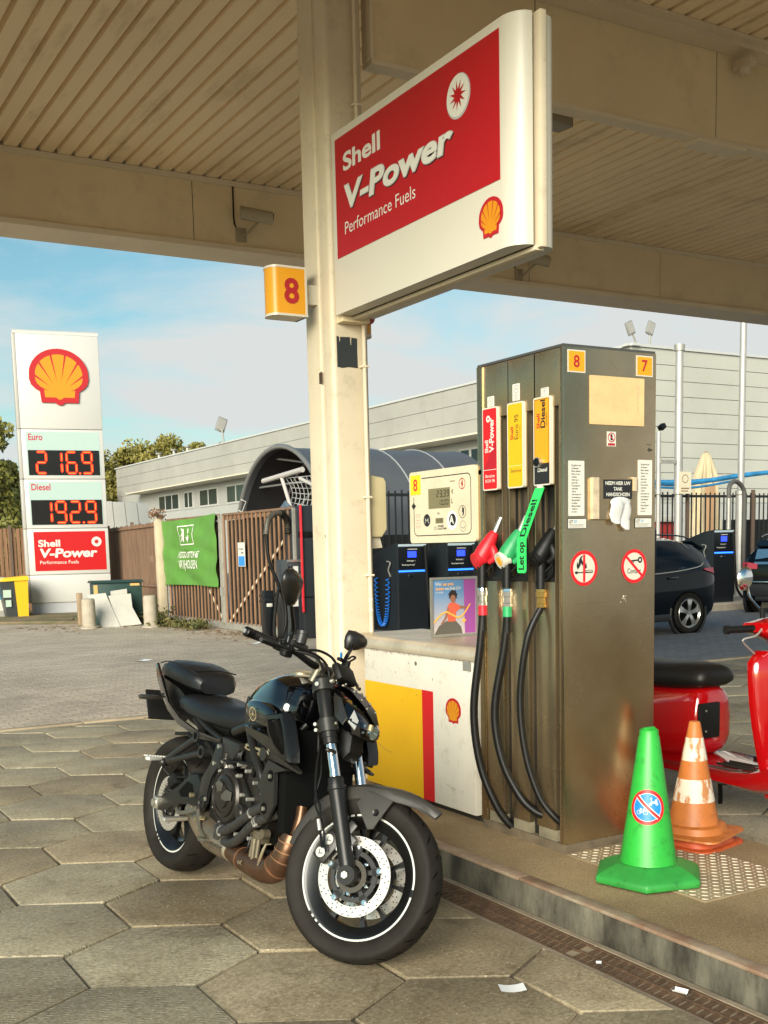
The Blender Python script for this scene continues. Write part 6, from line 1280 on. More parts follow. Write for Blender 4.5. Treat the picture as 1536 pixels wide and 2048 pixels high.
b.prism([(.80, -.119, .54), (.845, -.119, .665), (.94, -.119, .68), (1.01, -.119, .60), (.985, -.119, .47), (.90, -.119, .47)], (0, -.014, 0), .005); b.done('cylinder_cover', M('cyl_grey', (.026, .022, .019), .45, metal=.4, var=.2, vs=20), en, ang=30)
b = NB(); b.cyl((.925, -.134, .575), (.925, -.138, .575), .024, n=22); b.done('cover_port_shade', blk_m, en, smooth_=False)  # black disc on the cover paints the shade of a port
b = NB(); b.tube([(.86, -.14, .57), (.885, -.142, .635)], .011, 10); b.tube([(.93, -.138, .54), (.935, -.14, .51)], .010, 10); b.cyl((.955, -.133, .645), (.955, -.137, .645), .017, n=18); b.cyl((.90, -.1, .70), (.90, -.14, .70), .016, n=14); b.done('sensors', blk_s, en, ang=30)
b = NB(); b.prism([(.79, -.142, .672), (.80, -.142, .690), (.93, -.142, .685), (.945, -.142, .668), (.93, -.142, .655), (.80, -.142, .668)], (0, -.012, 0), .003); b.done('engine_mount', M('mount_gold', (.42, .34, .20), .4, metal=.7), en, ang=30)
b = NB(); b.prism([(.815, -.155, .674), (.815, -.155, .682), (.91, -.155, .677), (.91, -.155, .668)], (0, -.0008, 0)); b.done('mount_slot', blk_m, en, smooth_=False)  # black sliver on the mount paints the shade of a slot
b = NB()
b.tube([(.665, -.165, .335), (.70, -.168, .325), (.76, -.165, .345), (.86, -.165, .40), (.95, -.16, .455), (1.02, -.14, .49)], .0195, 14, 5)
b.tube([(.70, -.150, .285), (.76, -.155, .288), (.84, -.157, .325), (.92, -.155, .39), (1.0, -.14, .435), (1.06, -.12, .46)], .0195, 14, 5)
hs = b.done('coolant_hose', M('coolant_rubber', (.022, .020, .018), .5, var=.3, vs=40), bk, ang=60)
b = NB()
for p, d in (((.925, -.162, .438), (.9, 0, .5)), ((.945, -.151, .408), (.8, 0, .5)), ((.70, -.168, .325), (1, 0, 0)), ((.955, -.149, .414), (.8, 0, .5))): dv = Vector(d).normalized(); b.lathe([(.0198, -.003), (.0222, -.003), (.0222, .003), (.0198, .003)], p, dv, 18, closed=True); b.obox(Vector(p)+Vector((.012, -.016, -.012)), (.016, .008, .010), None, .002)
b.done('hose_clamp', alu_d, hs, ang=30)
b = NB(); b.obox((.685, -.15, .325), (.07, .05, .06), None, .012); b.obox((.65, -.15, .30), (.045, .04, .04), None, .008); b.done('water_pump', M('pump_grey', (.06, .055, .05), .4, metal=.5), en)
b = NB(); b.obox((.945, -.125, .35), (.06, .05, .05), None, .008); b.tube([(.925, -.145, .345), (.92, -.148, .27)], .0095, 10); b.tube([(.945, -.15, .345), (.943, -.152, .265)], .0105, 10); b.tube([(.967, -.145, .345), (.966, -.148, .275)], .0095, 10); b.cyl((.99, -.12, .37), (.99, -.15, .37), .018, n=14); b.cyl((.90, -.125, .36), (.90, -.15, .36), .012, n=12); b.done('oil_cooler_cast', M('cast_tan', (.14, .115, .075), .5, metal=.5, var=.25, vs=30), en, ang=40)
b = NB(); b.tube([(.895, -.14, .35), (.89, -.15, .29), (.84, -.14, .25), (.78, -.12, .255)], .0035, 6, 5); b.tube([(.50, -.12, .62), (.60, -.15, .60), (.72, -.15, .605), (.83, -.145, .615), (.92, -.14, .62)], .0055, 8, 6); b.tube([(.62, -.14, .62), (.68, -.145, .60), (.72, -.14, .58)], .006, 8, 5); b.done('engine_cables', rubh, en)
b = NB()
for k in range(5): b.lathe([(.026, 0), (.032, .004), (.026, .008)], (.665+.017*k, -.11, .632), (1, 0, 0), 14)
b.done('intake_bellows', rubh, en)
b = NB(); b.obox((1.10, 0, .56), (.05, .30, .33), Matrix.Rotation(R_(-8), 3, 'Y'), .01); rd_ = b.done('radiator', M('radiator_black', (.0025, .0025, .0025), .85, spec=.1), bk)
b = NB(); b.box((.98, -.145, .63), (1.12, .145, .78)); b.done('airbox', MATS['radiator_black'], bk)
b = NB()
for s in (-1, 1):
    P = [(1.02, .66), (1.085, .645), (1.20, .64), (1.075, .62), (1.10, .50), (1.055, .43), (1.005, .445), (.985, .54), (.955, .545), (.995, .60)]
    b.prism([(x, s*.158, z) for x, z in P], (0, s*.016, 0), .004)
sh = b.done('radiator_shroud', M('shroud_satin', (.016, .015, .013), .40, spec=.4), bk, ang=30)
b = NB()
for s in (-1, 1): b.loft([[(.99, s*.13, .70), (.99, s*.165, .695), (.995, s*.16, .655), (.99, s*.13, .66)], [(1.10, s*.13, .69), (1.10, s*.178, .68), (1.10, s*.172, .655), (1.10, s*.13, .655)], [(1.235, s*.15, .645), (1.235, s*.165, .643), (1.235, s*.163, .636), (1.235, s*.15, .636)]])
b.cyl((.975, -.12, .672), (.975, -.172, .672), .026, n=20); b.done('shroud_arm', MATS['shroud_satin'], sh, ang=30)
b = NB()
for x, z in ((1.055, .60), (1.03, .475)): b.cyl((x, -.1745, z), (x, -.1755, z), .022, n=18)
b.done('shroud_recess', blk_m, sh, smooth_=False); b = NB()  # black discs on the flat shroud paint the shade of recesses
for x, z in ((1.06, .60), (1.035, .475)): b.cyl((x, -.1755, z), (x, -.183, z), .0085, n=12)
b.done('shroud_bolt', alu, sh, ang=30)
# ---- exhaust
b = NB(); b.tube([(1.14, -.075, .50), (1.15, -.085, .45), (1.145, -.10, .38)], [.021, .021, .022], 14, 4); b.tube([(1.13, .06, .50), (1.135, .0, .40), (1.11, -.07, .33)], [.021, .021, .022], 14, 4); b.done('header_pipe', expipe, bk, ang=60)
b = NB(); b.tube([(1.145, -.105, .40), (1.135, -.112, .35), (1.115, -.12, .295), (1.07, -.125, .253), (1.0, -.125, .235), (.90, -.122, .235), (.80, -.118, .240), (.71, -.115, .25)], [.038, .047, .050, .051, .050, .048, .045, .043], 20, 5); ex = b.done('exhaust_pipe', expipe, bk, ang=60)
b = NB(); b.tube([(.715, -.115, .2495), (.64, -.112, .262), (.54, -.108, .275), (.44, -.10, .30), (.38, -.10, .318), (.30, -.105, .345)], [.0435, .060, .068, .066, .058, .042], 22, 5); mf = b.done('muffler', excan, bk, ang=60)
b = NB(); b.tube([(.725, -.1155, .2475), (.705, -.115, .2515)], [.0455, .0465], 22); b.done('muffler_band', M('band_pale', (.55, .47, .34), .35, metal=.7), mf)
b = NB()
for p, d, r in (((1.131, -.114, .338), (.25, .08, 1), .0495), ((1.138, -.110, .372), (.2, .08, 1), .045), ((1.119, -.119, .306), (.4, .08, 1), .051), ((1.09, -.124, .268), (.8, 0, .8), .0525), ((.82, -.119, .239), (1, 0, -.05), .0465)): b.lathe([(r-.003, -.0025), (r+.0012, -.0025), (r+.0012, .0025), (r-.003, .0025)], p, d, 24, closed=True)
b.done('weld_ring', M('weld_brown', (.34, .18, .10), .35, metal=.7), ex, ang=30)
b = NB(); b.tube([(1.065, -.168, .35), (1.06, -.175, .325), (1.05, -.180, .288), (1.04, -.182, .262)], [.003, .006, .006, .003], 8, 4); b.tube([(.90, -.172, .25), (.885, -.178, .235), (.875, -.175, .245), (.905, -.176, .235)], .0022, 6, 4); b.tube([(1.05, -.16, .33), (1.065, -.165, .345), (1.08, -.155, .35)], .0022, 6, 4); b.done('spring', M('spring_steel', (.45, .36, .24), .35, metal=.8), ex)
tv = Fr(BT @ Vector((.622, -.1765, .262)), BT.to_3x3() @ Vector((.985, .145, -.12)), BT.to_3x3() @ Vector((.12, .06, .99)))
b = B(); tv.text(b, 'AKRAPOVIC', .0, -.004, .0145, .003, off=.012, width=.088); tv.line(b, [(.0, -.011), (.09, -.011)], .0018, .003); b.done('muffler_lettering', ltr_k, mf, smooth_=False)
# side stand
b = NB(); b.tube([(.60, .13, .30), (.63, .22, .14), (.66, .285, .045)], [.016, .013, .012], 10, 4); b.obox((.665, .292, .043), (.07, .05, .008), Matrix.Rotation(R_(9), 3, 'X'), .002); b.done('side_stand', blk, bk)
# ================================================================== CONES
def cone_disc(b, c, r0, z0, r1, z1, a0, cz, rad, off, inner=0., n=36, clip=None):
    """disc lying on the cone surface, centred at angle a0 and height cz"""
    def P(u, v):
        z = cz+v; rr = r0+(r1-r0)*(z-z0)/(z1-z0)+off; a = a0+u/max(.02, r0+(r1-r0)*(cz-z0)/(z1-z0)); return Vector((c[0]+math.cos(a)*rr, c[1]+math.sin(a)*rr, z))
    return P
def strip_on(b, P, pts, w):
    n = len(pts)
    for i in range(n-1):
        p, q = Vector(pts[i]), Vector(pts[i+1]); t = (q-p).normalized(); nn = Vector((-t.y, t.x))*w/2
        k = max(1, int((q-p).length/.012))
        for j in range(k): a, c = p+(q-p)*j/k, p+(q-p)*(j+1)/k; b.poly([P(*(a+nn)), P(*(a-nn)), P(*(c-nn)), P(*(c+nn))])
GC = (3.055, 3.185)
g = empty('traffic_cone', (*GC, IZ+.006), 'bright green cone with a no cycles and no scooters sticker on the tread plate', 'traffic cone')
z0 = IZ+.0085
def hexr(r, z, k=6, a0=R_(225)): return [(GC[0]+r*math.cos(a0+2*math.pi*i/k), GC[1]+r*math.sin(a0+2*math.pi*i/k), z) for i in range(k)]
b = B(); b.loft([hexr(.222, z0), hexr(.228, z0+.012), hexr(.226, z0+.030), hexr(.200, z0+.045), hexr(.135, z0+.072)]); 
bb = b.bm; b.bev([e for e in bb.edges], .006, 2); b.done('base', cone_gd, g, ang=40)
b = B(); b.lathe([(.114, z0+.060), (.108, z0+.085), (.040, z0+.565), (.037, z0+.572), (.036, z0+.592), (.031, z0+.596), (.029, z0+.588), (.012, z0+.586), (0, z0+.586)], (*GC, 0), (0, 0, 1), 48); b.box((GC[0]-.02, GC[1]-.006, z0+.582), (GC[0]+.03, GC[1]+.012, z0+.603), .004); b.done('cone_body', cone_g, g, ang=40)
sa = R_(223); P0 = lambda off: cone_disc(None, GC, .108, z0+.085, .040, z0+.565, sa, z0+.302, 0, off)
def cdisc(b, rad, off, n=40, ry=None):
    P = P0(off); rings = [[P(rad*k/5*math.cos(2*math.pi*i/n), rad*k/5*math.sin(2*math.pi*i/n)) for i in range(n)] for k in range(1, 6)]; b.loft(rings, True, False); b.poly(rings[0])
b = B(); cdisc(b, .068, .0012); o = b.done('parking_sticker', M('sticker_red', (.62, .012, .018), .4), g)
b = B(); cdisc(b, .0545, .0018); o1 = b.done('sticker_white', ltr_w, o)
b = B(); cdisc(b, .0525, .0024); o2 = b.done('sticker_blue', M('sticker_blue', (.01, .19, .55), .4), o)
b = B(); strip_on(b, P0(.0030), [(-.041, .041), (.041, -.041)], .0165); b.done('white_bar', ltr_w, o); b = B(); strip_on(b, P0(.0036), [(-.043, .043), (.043, -.043)], .0105); b.done('red_bar', MATS['sticker_red'], o)
b = B(); Pk = P0(.0032)
def circ(cu, cv, r, n=16): return [(cu+r*math.cos(2*math.pi*i/n), cv+r*math.sin(2*math.pi*i/n)) for i in range(n+1)]
for cu in (-.030, -.006): strip_on(b, Pk, circ(cu, -.020, .0078), .0016)
for q in ([(-.030, -.020), (-.024, -.008), (-.011, -.008), (-.018, -.020), (-.030, -.020)], [(-.018, -.020), (-.025, -.005)], [(-.006, -.020), (-.012, -.004), (-.008, -.002)], [(-.028, -.005), (-.021, -.005)]): strip_on(b, Pk, q, .0016)
for cu in (.012, .036): strip_on(b, Pk, circ(cu, .013, .0045, 12), .0025)
strip_on(b, Pk, [(.012, .014), (.0175, .020), (.030, .018), (.036, .020)], .006); strip_on(b, Pk, [(.0165, .020), (.013, .036), (.018, .036)], .003); strip_on(b, Pk, [(.026, .022), (.038, .024)], .006); strip_on(b, Pk, [(.031, .028), (.037, .028)], .006)
b.done('sticker_symbols', ltr_w, o)
OC = (3.612, 3.485)
def sq(r, z, rc=.06, a=R_(12), n=5):
    pts = []
    for cx, cy, a0 in ((r-rc, r-rc, 0), (-r+rc, r-rc, 90), (-r+rc, -r+rc, 180), (r-rc, -r+rc, 270)):
        for i in range(n+1): t = R_(a0+90*i/n); x, y = cx+rc*math.cos(t), cy+rc*math.sin(t); pts.append((OC[0]+x*math.cos(a)-y*math.sin(a), OC[1]+x*math.sin(a)+y*math.cos(a), z))
    return pts
lo = empty('traffic_cone', (*OC, IZ), 'orange red cone base showing beneath the striped orange cone stacked on it', 'traffic cone', 'stacked orange cones')
b = B(); b.loft([sq(.168, IZ, .05), sq(.168, IZ+.012, .05), sq(.150, IZ+.016, .08), sq(.142, IZ+.048, .10)]); b.done('base', cone_o2, lo, ang=40)
og = empty('traffic_cone', (*OC, IZ+.05), 'faded orange cone with two scratched white bands stacked on another base', 'traffic cone', 'stacked orange cones')
zb = IZ+.049
b = B(); b.loft([sq(.176, zb, .05, R_(20)), sq(.174, zb+.008, .05, R_(20)), sq(.138, zb+.014, .10, R_(20)), sq(.132, zb+.040, .11, R_(20)), sq(.118, zb+.046, .11, R_(20))]); b.done('base', cone_o, og, ang=40)
def orr(z): return .108+(.024-.108)*(z-zb-.044)/.446
zs = [zb+.044, zb+.145, zb+.245, zb+.325, zb+.425, zb+.49]
b = B(); b.lathe([(orr(zs[0])+.004, zs[0]-.004), (orr(zs[0]), zs[0]+.004), (orr(zs[1]), zs[1]), (orr(zs[2]), zs[2]), (orr(zs[3]), zs[3]), (orr(zs[4]), zs[4]), (orr(zs[5]), zs[5]), (.020, zs[5]+.004), (0, zs[5]+.002)], (*OC, 0), (0, 0, 1), 40); cb2 = b.done('cone_body', cone_o, og, ang=40)
b = B()
for i in (1, 3): b.lathe([(orr(zs[i])+.0012, zs[i]), (orr(zs[i+1])+.0012, zs[i+1])], (*OC, 0), (0, 0, 1), 40)
b.done('reflective_band', cone_w, og)
# ================================================================== SCOOTER (forward = -y)
SX = 4.50
sk = empty('scooter', (SX, 4.2, 0), 'glossy red scooter with a black saddle parked beyond the pump', 'scooter')
def ring_x(y, zb_, zt, w, wt=.7, wb=.75): return [(SX+q*w, y, zb_+(zt-zb_)*v) for q, v in ((-wb, 0), (-1, .25), (-1, .55), (-wt-.1, .85), (-wt*.6, 1), (wt*.6, 1), (wt+.1, .85), (1, .55), (1, .25), (wb, 0))]
DY = .25
b = B(T=Matrix.Translation((0, DY, 0))); b.loft([ring_x(3.935, .34, .66, .13, .8), ring_x(3.99, .30, .70, .15, .8), ring_x(4.12, .27, .70, .165, .75), ring_x(4.28, .25, .71, .20, .6), ring_x(4.48, .25, .71, .225, .55), ring_x(4.75, .28, .71, .225, .5), ring_x(5.0, .36, .69, .19, .5), ring_x(5.15, .46, .64, .12, .5)])
sb = b.done('body', scoot_r, sk, ang=180, sub=2)
b = B(T=Matrix.Translation((0, DY, 0)))
for s in (-1, 1): b.sphere((SX+s*.175, 4.62, .46), .1, 24, 14, (.95, 3.6, 1.75))
b.done('side_cowl', scoot_r, sk, ang=80)
b = B(); b.loft([ring_x(4.26, .215, .31, .205, 1), ring_x(3.90, .20, .31, .21, 1), ring_x(3.76, .20, .325, .215, 1), ring_x(3.66, .21, .36, .20, 1)]); b.loft([ring_x(5.1, .24, .30, .14, 1), ring_x(4.6, .22, .30, .2, 1), ring_x(4.262, .216, .305, .204, 1)]); b.done('floorboard', scoot_r, sk, ang=60)
b = B()
for s in (-1, 1):
    for k in range(3): b.obox((SX+s*(.09+.045*k), 3.88, .316+.0), (.014, .26, .012), None, .004)
b.done('floor_mat', rub, sk); b = B(); b.obox((SX-.207, 3.9, .30), (.016, .36, .018), None, .005); b.obox((SX+.207, 3.9, .30), (.016, .36, .018), None, .005); b.done('floor_trim', chrome, sk)
# legshield: curved sheet
b = B(); rows = []
for i in range(15):
    t = i/14; z = .17+.74*t; yc = 3.60+.06*t+.03*(1-t)**2; hw = (.115+.118*math.sin(math.pi*min(.62, t*.62))) if t < .93 else .17
    rows.append([(SX+hw*q, yc+.09*abs(q)**1.7, z) for q in [-1+2*k/16 for k in range(17)]])
back = [[(x, y+.035, z) for x, y, z in r[::-1]] for r in rows]
b.loft([r+bk_ for r, bk_ in zip(rows, back)]); b.done('legshield', scoot_r, sk, ang=60)
b = B(); rows2 = [([(SX-.16*(1-t*.3), 3.76+.02*t, .62-.0), (SX+.16*(1-t*.3), 3.76+.02*t, .62)]) for t in (0, 1)]; b.obox((SX, 3.68, .66), (.26, .10, .26), Matrix.Rotation(R_(10), 3, 'X'), .03); b.done('glovebox', scoot_r, sk)
b = B(T=Matrix.Translation((0, DY, 0))); b.loft([[(SX+q*w, y, zb_+(zt-zb_)*v) for q, v in ((-.9, 0), (-1, .4), (-.85, .85), (-.4, 1), (.4, 1), (.85, .85), (1, .4), (.9, 0))] for y, zb_, zt, w in ((3.915, .70, .755, .11), (3.94, .675, .795, .145), (4.05, .655, .812, .165), (4.22, .645, .80, .175), (4.40, .655, .795, .18), (4.55, .67, .81, .175), (4.85, .68, .825, .15), (5.0, .70, .80, .10))]); b.done('saddle', leather, sk, ang=180, sub=1)
b = B(T=Matrix.Translation((0, DY, 0))); b.box((SX-.135, 3.928, .41), (SX+.02, 3.945, .60), .008); b.done('charger_flap', blk, sk)
b = B(T=Matrix.Translation((0, DY, 0))); b.cyl((SX-.09, 3.926, .45), (SX-.09, 3.922, .45), .006, n=8); b.cyl((SX-.09, 3.926, .56), (SX-.09, 3.922, .56), .006, n=8); b.done('flap_screws', alu, sk)
# headset, bars, mirror
hsM = Matrix.Rotation(R_(-10), 3, 'Z'); HC = Vector((SX-.02, 3.70, 1.02))
b = B(); b.loft([[HC+hsM @ Vector((x*w, y+.06*(abs(x)), z*h+zo)) for x, z in ((-1, -.2), (-.9, .5), (-.4, 1), (.4, 1), (.9, .5), (1, -.2), (.6, -1), (-.6, -1))] for y, w, h, zo in ((.10, .14, .035, .0), (.06, .21, .05, .0), (-.02, .20, .062, .0), (-.10, .14, .06, -.01), (-.15, .08, .045, -.015))]); b.loft([[HC+Vector((x*w, .01+y*w, z)) for x, y in ((-1, -.7), (-.5, .8), (.5, .8), (1, -.7), (0, -1.3))] for z, w in ((-.02, .12), (-.10, .10), (-.16, .075))]); hs_ = b.done('headset', scoot_r, sk, ang=40)
b = B(); 
for s in (-1, 1):
    d = hsM @ Vector((s, .10, .0)); d.normalize(); p = HC+d*.17+Vector((0, .03, .0)); b.tube([p, p+d*.145], [.019, .018], 14); b.cyl(p+d*.145, p+d*.165, .022, n=16); b.obox(p-d*.02+Vector((0, .02, .004)), (.06, .06, .05), hsM, .012)
b.done('grip', rubh, sk)
d = hsM @ Vector((-1, .10, 0)); b = B(); p = HC+d*.17+Vector((0, -.01, .0)); b.tube([p, p+d*.05+Vector((0, -.02, -.03)), p+d*.12+Vector((0, -.02, -.05)), p+d*.02+Vector((-.0, .02, -.12))], .005, 7, 5); b.done('brake_lever', alu_d, sk)
mp0 = HC+hsM @ Vector((-.13, .05, .05)); mcn = Vector((4.33, 3.86, 1.262))
b = B(); b.tube([mp0, mp0+Vector((0, 0, .05))], .013, 10); b.done('mirror_base', blk, sk)
b = B(); b.tube([mp0+Vector((0, 0, .03)), mp0+(mcn-mp0)*.55+Vector((0, .02, 0)), mcn+Vector((0, -.02, -.01))], .006, 8, 4); ms2 = b.done('mirror_stalk', chrome, sk)
mn = Vector((-.14, .96, .06)).normalized()
b = B(); b.lathe([(0, -.028), (.035, -.024), (.056, -.008), (.060, .0), (.057, .004)], mcn, mn, 32); b.done('mirror', chrome, ms2); b = B(); b.lathe([(0, .0035), (.0565, .0035)], mcn, mn, 32); b.done('mirror_glass', glass_c, ms2)
# wheels, fender
for y in (3.36, 5.06):
    b = B(); b.lathe([(.13, -.045), (.18, -.055), (.215, -.035), (.226, 0), (.215, .035), (.18, .055), (.13, .045)], (SX, y, .226), (1, 0, 0), 40, closed=True); w2 = b.done('wheel', rub, sk); b = B(); b.lathe([(0, -.03), (.06, -.035), (.13, -.04), (.14, 0), (.13, .04), (.06, .035), (0, .03)], (SX, y, .226), (1, 0, 0), 32); b.done('rim', alu, w2)
b = B(); b.lathe([(.235, -.075), (.262, -.045), (.27, 0), (.262, .045), (.235, .075), (.228, .07), (.255, 0), (.228, -.07)], (SX, 3.36, .226), (1, 0, 0), 24, closed=True, arc=(R_(-10), R_(175)), ref=(0, 1, 0)); b.tube([(SX, 3.44, .3), (SX, 3.58, .7), (SX, 3.66, .98)], .05, 14, 4); b.done('front_fender', scoot_r, sk)
b = B(); b.box((SX-.10, 5.38, .44), (SX+.10, 5.42, .56), .01); b.done('rear_light_panel', blk, sk)
b = B(); b.tube([(SX+.04, 4.2, .21), (SX+.14, 4.28, .07), (SX+.16, 4.3, .0)], .012, 8, 3); b.done('stand', blk, sk)
# ================================================================== CARS
def car(name, M4, paint, label, group):
    r = empty(name, M4.translation, label, 'car', group); T = M4
    NBc = lambda: B(T=T)
    # stations x (forward), bottom z, belt z, roof z, half width belt, half width roof
    S = [(-.72, .46, .86, .92, .70, .62), (-.70, .34, .98, 1.06, .80, .66), (-.58, .24, 1.03, 1.30, .87, .62), (-.36, .21, 1.03, 1.46, .90, .60), (.1, .20, 1.00, 1.545, .91, .61), (.8, .20, .97, 1.565, .915, .615), (1.5, .20, .93, 1.53, .91, .60), (1.95, .20, .92, 1.36, .905, .60), (2.45, .21, .93, 1.04, .89, .62), (2.9, .22, .90, .96, .86, .60), (3.25, .26, .78, .84, .78, .52), (3.42, .36, .62, .66, .60, .42)]
    def sec(x, zb_, zl, zt, wl, wt):
        zm = zb_+(zl-zb_)*.55; H = [(wl*.86, zb_), (wl*.985, zb_+.10), (wl*1.0, zm), (wl*.99, zl-.10), (wl*.965, zl), (wl*.965+(wt-wl*.965)*.5, zl+(zt-zl)*.55), (wt, zt-(zt-zl)*.10), (wt*.72, zt-.005), (0, zt+.008)]
        return [(x, y, z) for y, z in H]+[(x, -y, z) for y, z in H[-2::-1]]
    b = NBc(); b.loft([sec(*s) for s in S]); b.done('body', paint, r, ang=28)
    def lp(x, k):  # k: 0 belt .. 1 roof edge
        for a, c in zip(S, S[1:]):
            if a[0] <= x <= c[0]:
                t = (x-a[0])/(c[0]-a[0]); v = [a[i]+(c[i]-a[i])*t for i in range(6)]; break
        zl, zt, wl, wt = v[2], v[3], v[4], v[5]
        return (wl*.965+(wt-wl*.965)*(k*1.0)+.006, zl+(zt-zl)*(k*.90))
    g = NBc()
    for s in (1, -1):
        for seq in (([(-.38, .30), (-.12, .93), (.10, .93), (.10, .10), (-.20, .12)]), ([(.14, .10), (.14, .93), (.95, .95), (.95, .06)]), ([(1.0, .06), (1.0, .95), (1.55, .95), (2.15, .10)])):
            g.poly([(x, s*lp(x, k)[0], lp(x, k)[1]) for x, k in seq])
    gl = g.done('side_window', glass_c, r, smooth_=False)
    g = NBc()
    for s in (1, -1):
        seq = [(-.42, .26), (-.22, .08), (.6, .0), (2.2, .03)]; g.tube([(x, s*(lp(x, k)[0]+.004), lp(x, k)[1]) for x, k in seq], .010, 6, 4); g.tube([(-.42, s*(lp(-.42, .26)[0]+.004), lp(-.42, .26)[1]), (-.40, s*(lp(-.40, .5)[0]+.004), lp(-.40, .5)[1]), (-.14, s*(lp(-.14, .96)[0]+.004), lp(-.14, .96)[1])], .008, 6, 4)
    g.done('window_trim', alu, r)
    g = NBc()
    g.poly([(-.722, -.60, .99), (-.722, .60, .99), (-.60, .57, 1.29), (-.60, -.57, 1.29)][::-1]); g.done('rear_window', glass_c, r, smooth_=False)
    g = NBc(); g.hexa([(-.62, -.57, 1.33), (-.40, -.57, 1.44), (-.40, .57, 1.44), (-.62, .57, 1.33), (-.66, -.58, 1.355), (-.40, -.58, 1.475), (-.40, .58, 1.475), (-.66, .58, 1.355)]); g.done('spoiler', paint, r, smooth_=False)
    g = NBc()
    for s in (1, -1): g.loft([[(-.735, s*.52, 1.00), (-.735, s*.52, .90), (-.70, s*.60, .90), (-.70, s*.60, 1.0)], [(-.715, s*.72, 1.03), (-.725, s*.74, .90), (-.66, s*.70, .90), (-.66, s*.70, 1.03)], [(-.615, s*.845, 1.045), (-.615, s*.865, .95), (-.57, s*.80, .95), (-.57, s*.80, 1.045)], [(-.38, s*.885, 1.035), (-.38, s*.895, 1.01), (-.38, s*.86, 1.01), (-.38, s*.86, 1.035)]])
    g.done('tail_lamp', M('lamp_red', (.42, .02, .05), .12, coat=.5), r, ang=30)
    g = NBc(); g.box((-.765, -.72, .36), (-.70, .72, .60), .02); g.box((-.76, -.55, .27), (-.70, .55, .355), .01)
    for x in (0, 2.55):
        for s in (1, -1):
            g.lathe([(.345, s*.905), (.40, s*.925), (.41, s*.915), (.41, s*.86), (.345, s*.86)], (x, 0, .32), (0, 1, 0), 24, closed=True, arc=(R_(-15), R_(195)), ref=(1, 0, 0))
    g.box((.42, .905, .21), (2.12, .93, .33), .01); g.box((.42, -.93, .21), (2.12, -.905, .33), .01); g.done('cladding', M('cladding_black', (.012, .012, .013), .5), r, ang=35)
    g = NBc()
    for x in (0, 2.55):
        for s in (1, -1): g.lathe([(0, s*.918), (.36, s*.918), (.36, s*.80), (0, s*.80)], (x, 0, .32), (0, 1, 0), 28)
    g.done('wheel_well', blk_m, r)  # black discs over the body side paint the shade under the arches
    g = NBc()
    for s in (1, -1): g.obox((.35, s*.925, .90), (.20, .025, .035), None, .008); g.tube([(-.3, s*.60, 1.52), (0, s*.61, 1.575), (1.0, s*.60, 1.60), (1.5, s*.59, 1.56)], .013, 8, 3)
    g.done('door_handle', blk_g, r)
    g = NBc(); g.box((-.772, -.26, .44), (-.764, .26, .55)); pl_ = g.done('number_plate', M('plate_yellow', (.80, .42, .02), .4), r, smooth_=False)
    g = NBc(); g.box((-.774, .215, .442), (-.7645, .258, .548)); g.done('plate_band', M('plate_blue', (.02, .10, .42), .4), pl_, smooth_=False)
    f2 = Fr(T @ Vector((-.7745, .19, .455)), T.to_3x3() @ Vector((0, -1, 0)), (0, 0, 1)); g = B(); f2.text(g, 'X', 0, .01, .07, .001, off=.02); g.done('plate_letter', ltr_k, pl_, smooth_=False)
    g = NBc(); g.box((-.774, -.62, .625), (-.755, .62, .655), .004); g.done('chrome_strip', chrome, r)
    for x in (0, 2.55):
        for s in (1, -1):
            c = (x, s*.86, .325); g = NBc(); g.lathe([(.235, s*.075), (.30, s*.085), (.325, s*.06), (.325, -s*.09), (.235, -s*.09)], c, (0, 1, 0), 40, closed=True); w_ = g.done('wheel', rub, r)
            g = NBc(); g.lathe([(.205, s*.055), (.236, s*.083), (.243, s*.076), (.236, -s*.05), (.21, -s*.05)], c, (0, 1, 0), 40, closed=True); g.cyl((x, s*(.86+.03), .325), (x, s*(.86+.07), .325), .045, n=20)
            for k in range(5):
                a = 2*math.pi*k/5+.35; d = Vector((math.cos(a), 0, math.sin(a))); t = Vector((-d.z, 0, d.x)); cc = Vector(c)+Vector((0, s*.05, 0))
                g.prism([cc+d*q+t*w for q, w in ((.03, .030), (.13, .028), (.222, .062), (.222, -.062), (.13, -.028), (.03, -.030))], (0, s*.022, 0), .004)
            g.done('rim', M('rim_silver', (.46, .45, .43), .25, metal=.8), w_, ang=30)
            g = NBc(); g.lathe([(0, s*.02), (.21, s*.02)], c, (0, 1, 0), 24); g.done('rim_void_shade', blk_m, w_)  # black disc paints the shade behind the spokes
    return r
navy = M('car_navy', (.001, .003, .006), .06, coat=.3, spec=.15)
dk = M('car_black', (.001, .002, .003), .06, coat=.3, spec=.15)
T1 = Matrix(((-1, 0, 0), (0, -1, 0), (0, 0, 1))).to_4x4(); T1.translation = (13.43, 13.1+.93, -.028)
car('parked_car', T1, navy, 'dark blue hatchback seen from the side with its rear wheel showing past the pump', 'cars on the brick paving')
h = Vector((.93, .37, 0)).normalized(); l_ = Vector((-h.y, h.x, 0)); T2 = Matrix((h, l_, Vector((0, 0, 1)))).transposed().to_4x4(); T2.translation = Vector((17.72, 15.74, -.028))-l_*.74+h*.70
car('parked_car', T2, dk, 'black car at the right edge showing its rear window and yellow plate', 'cars on the brick paving')
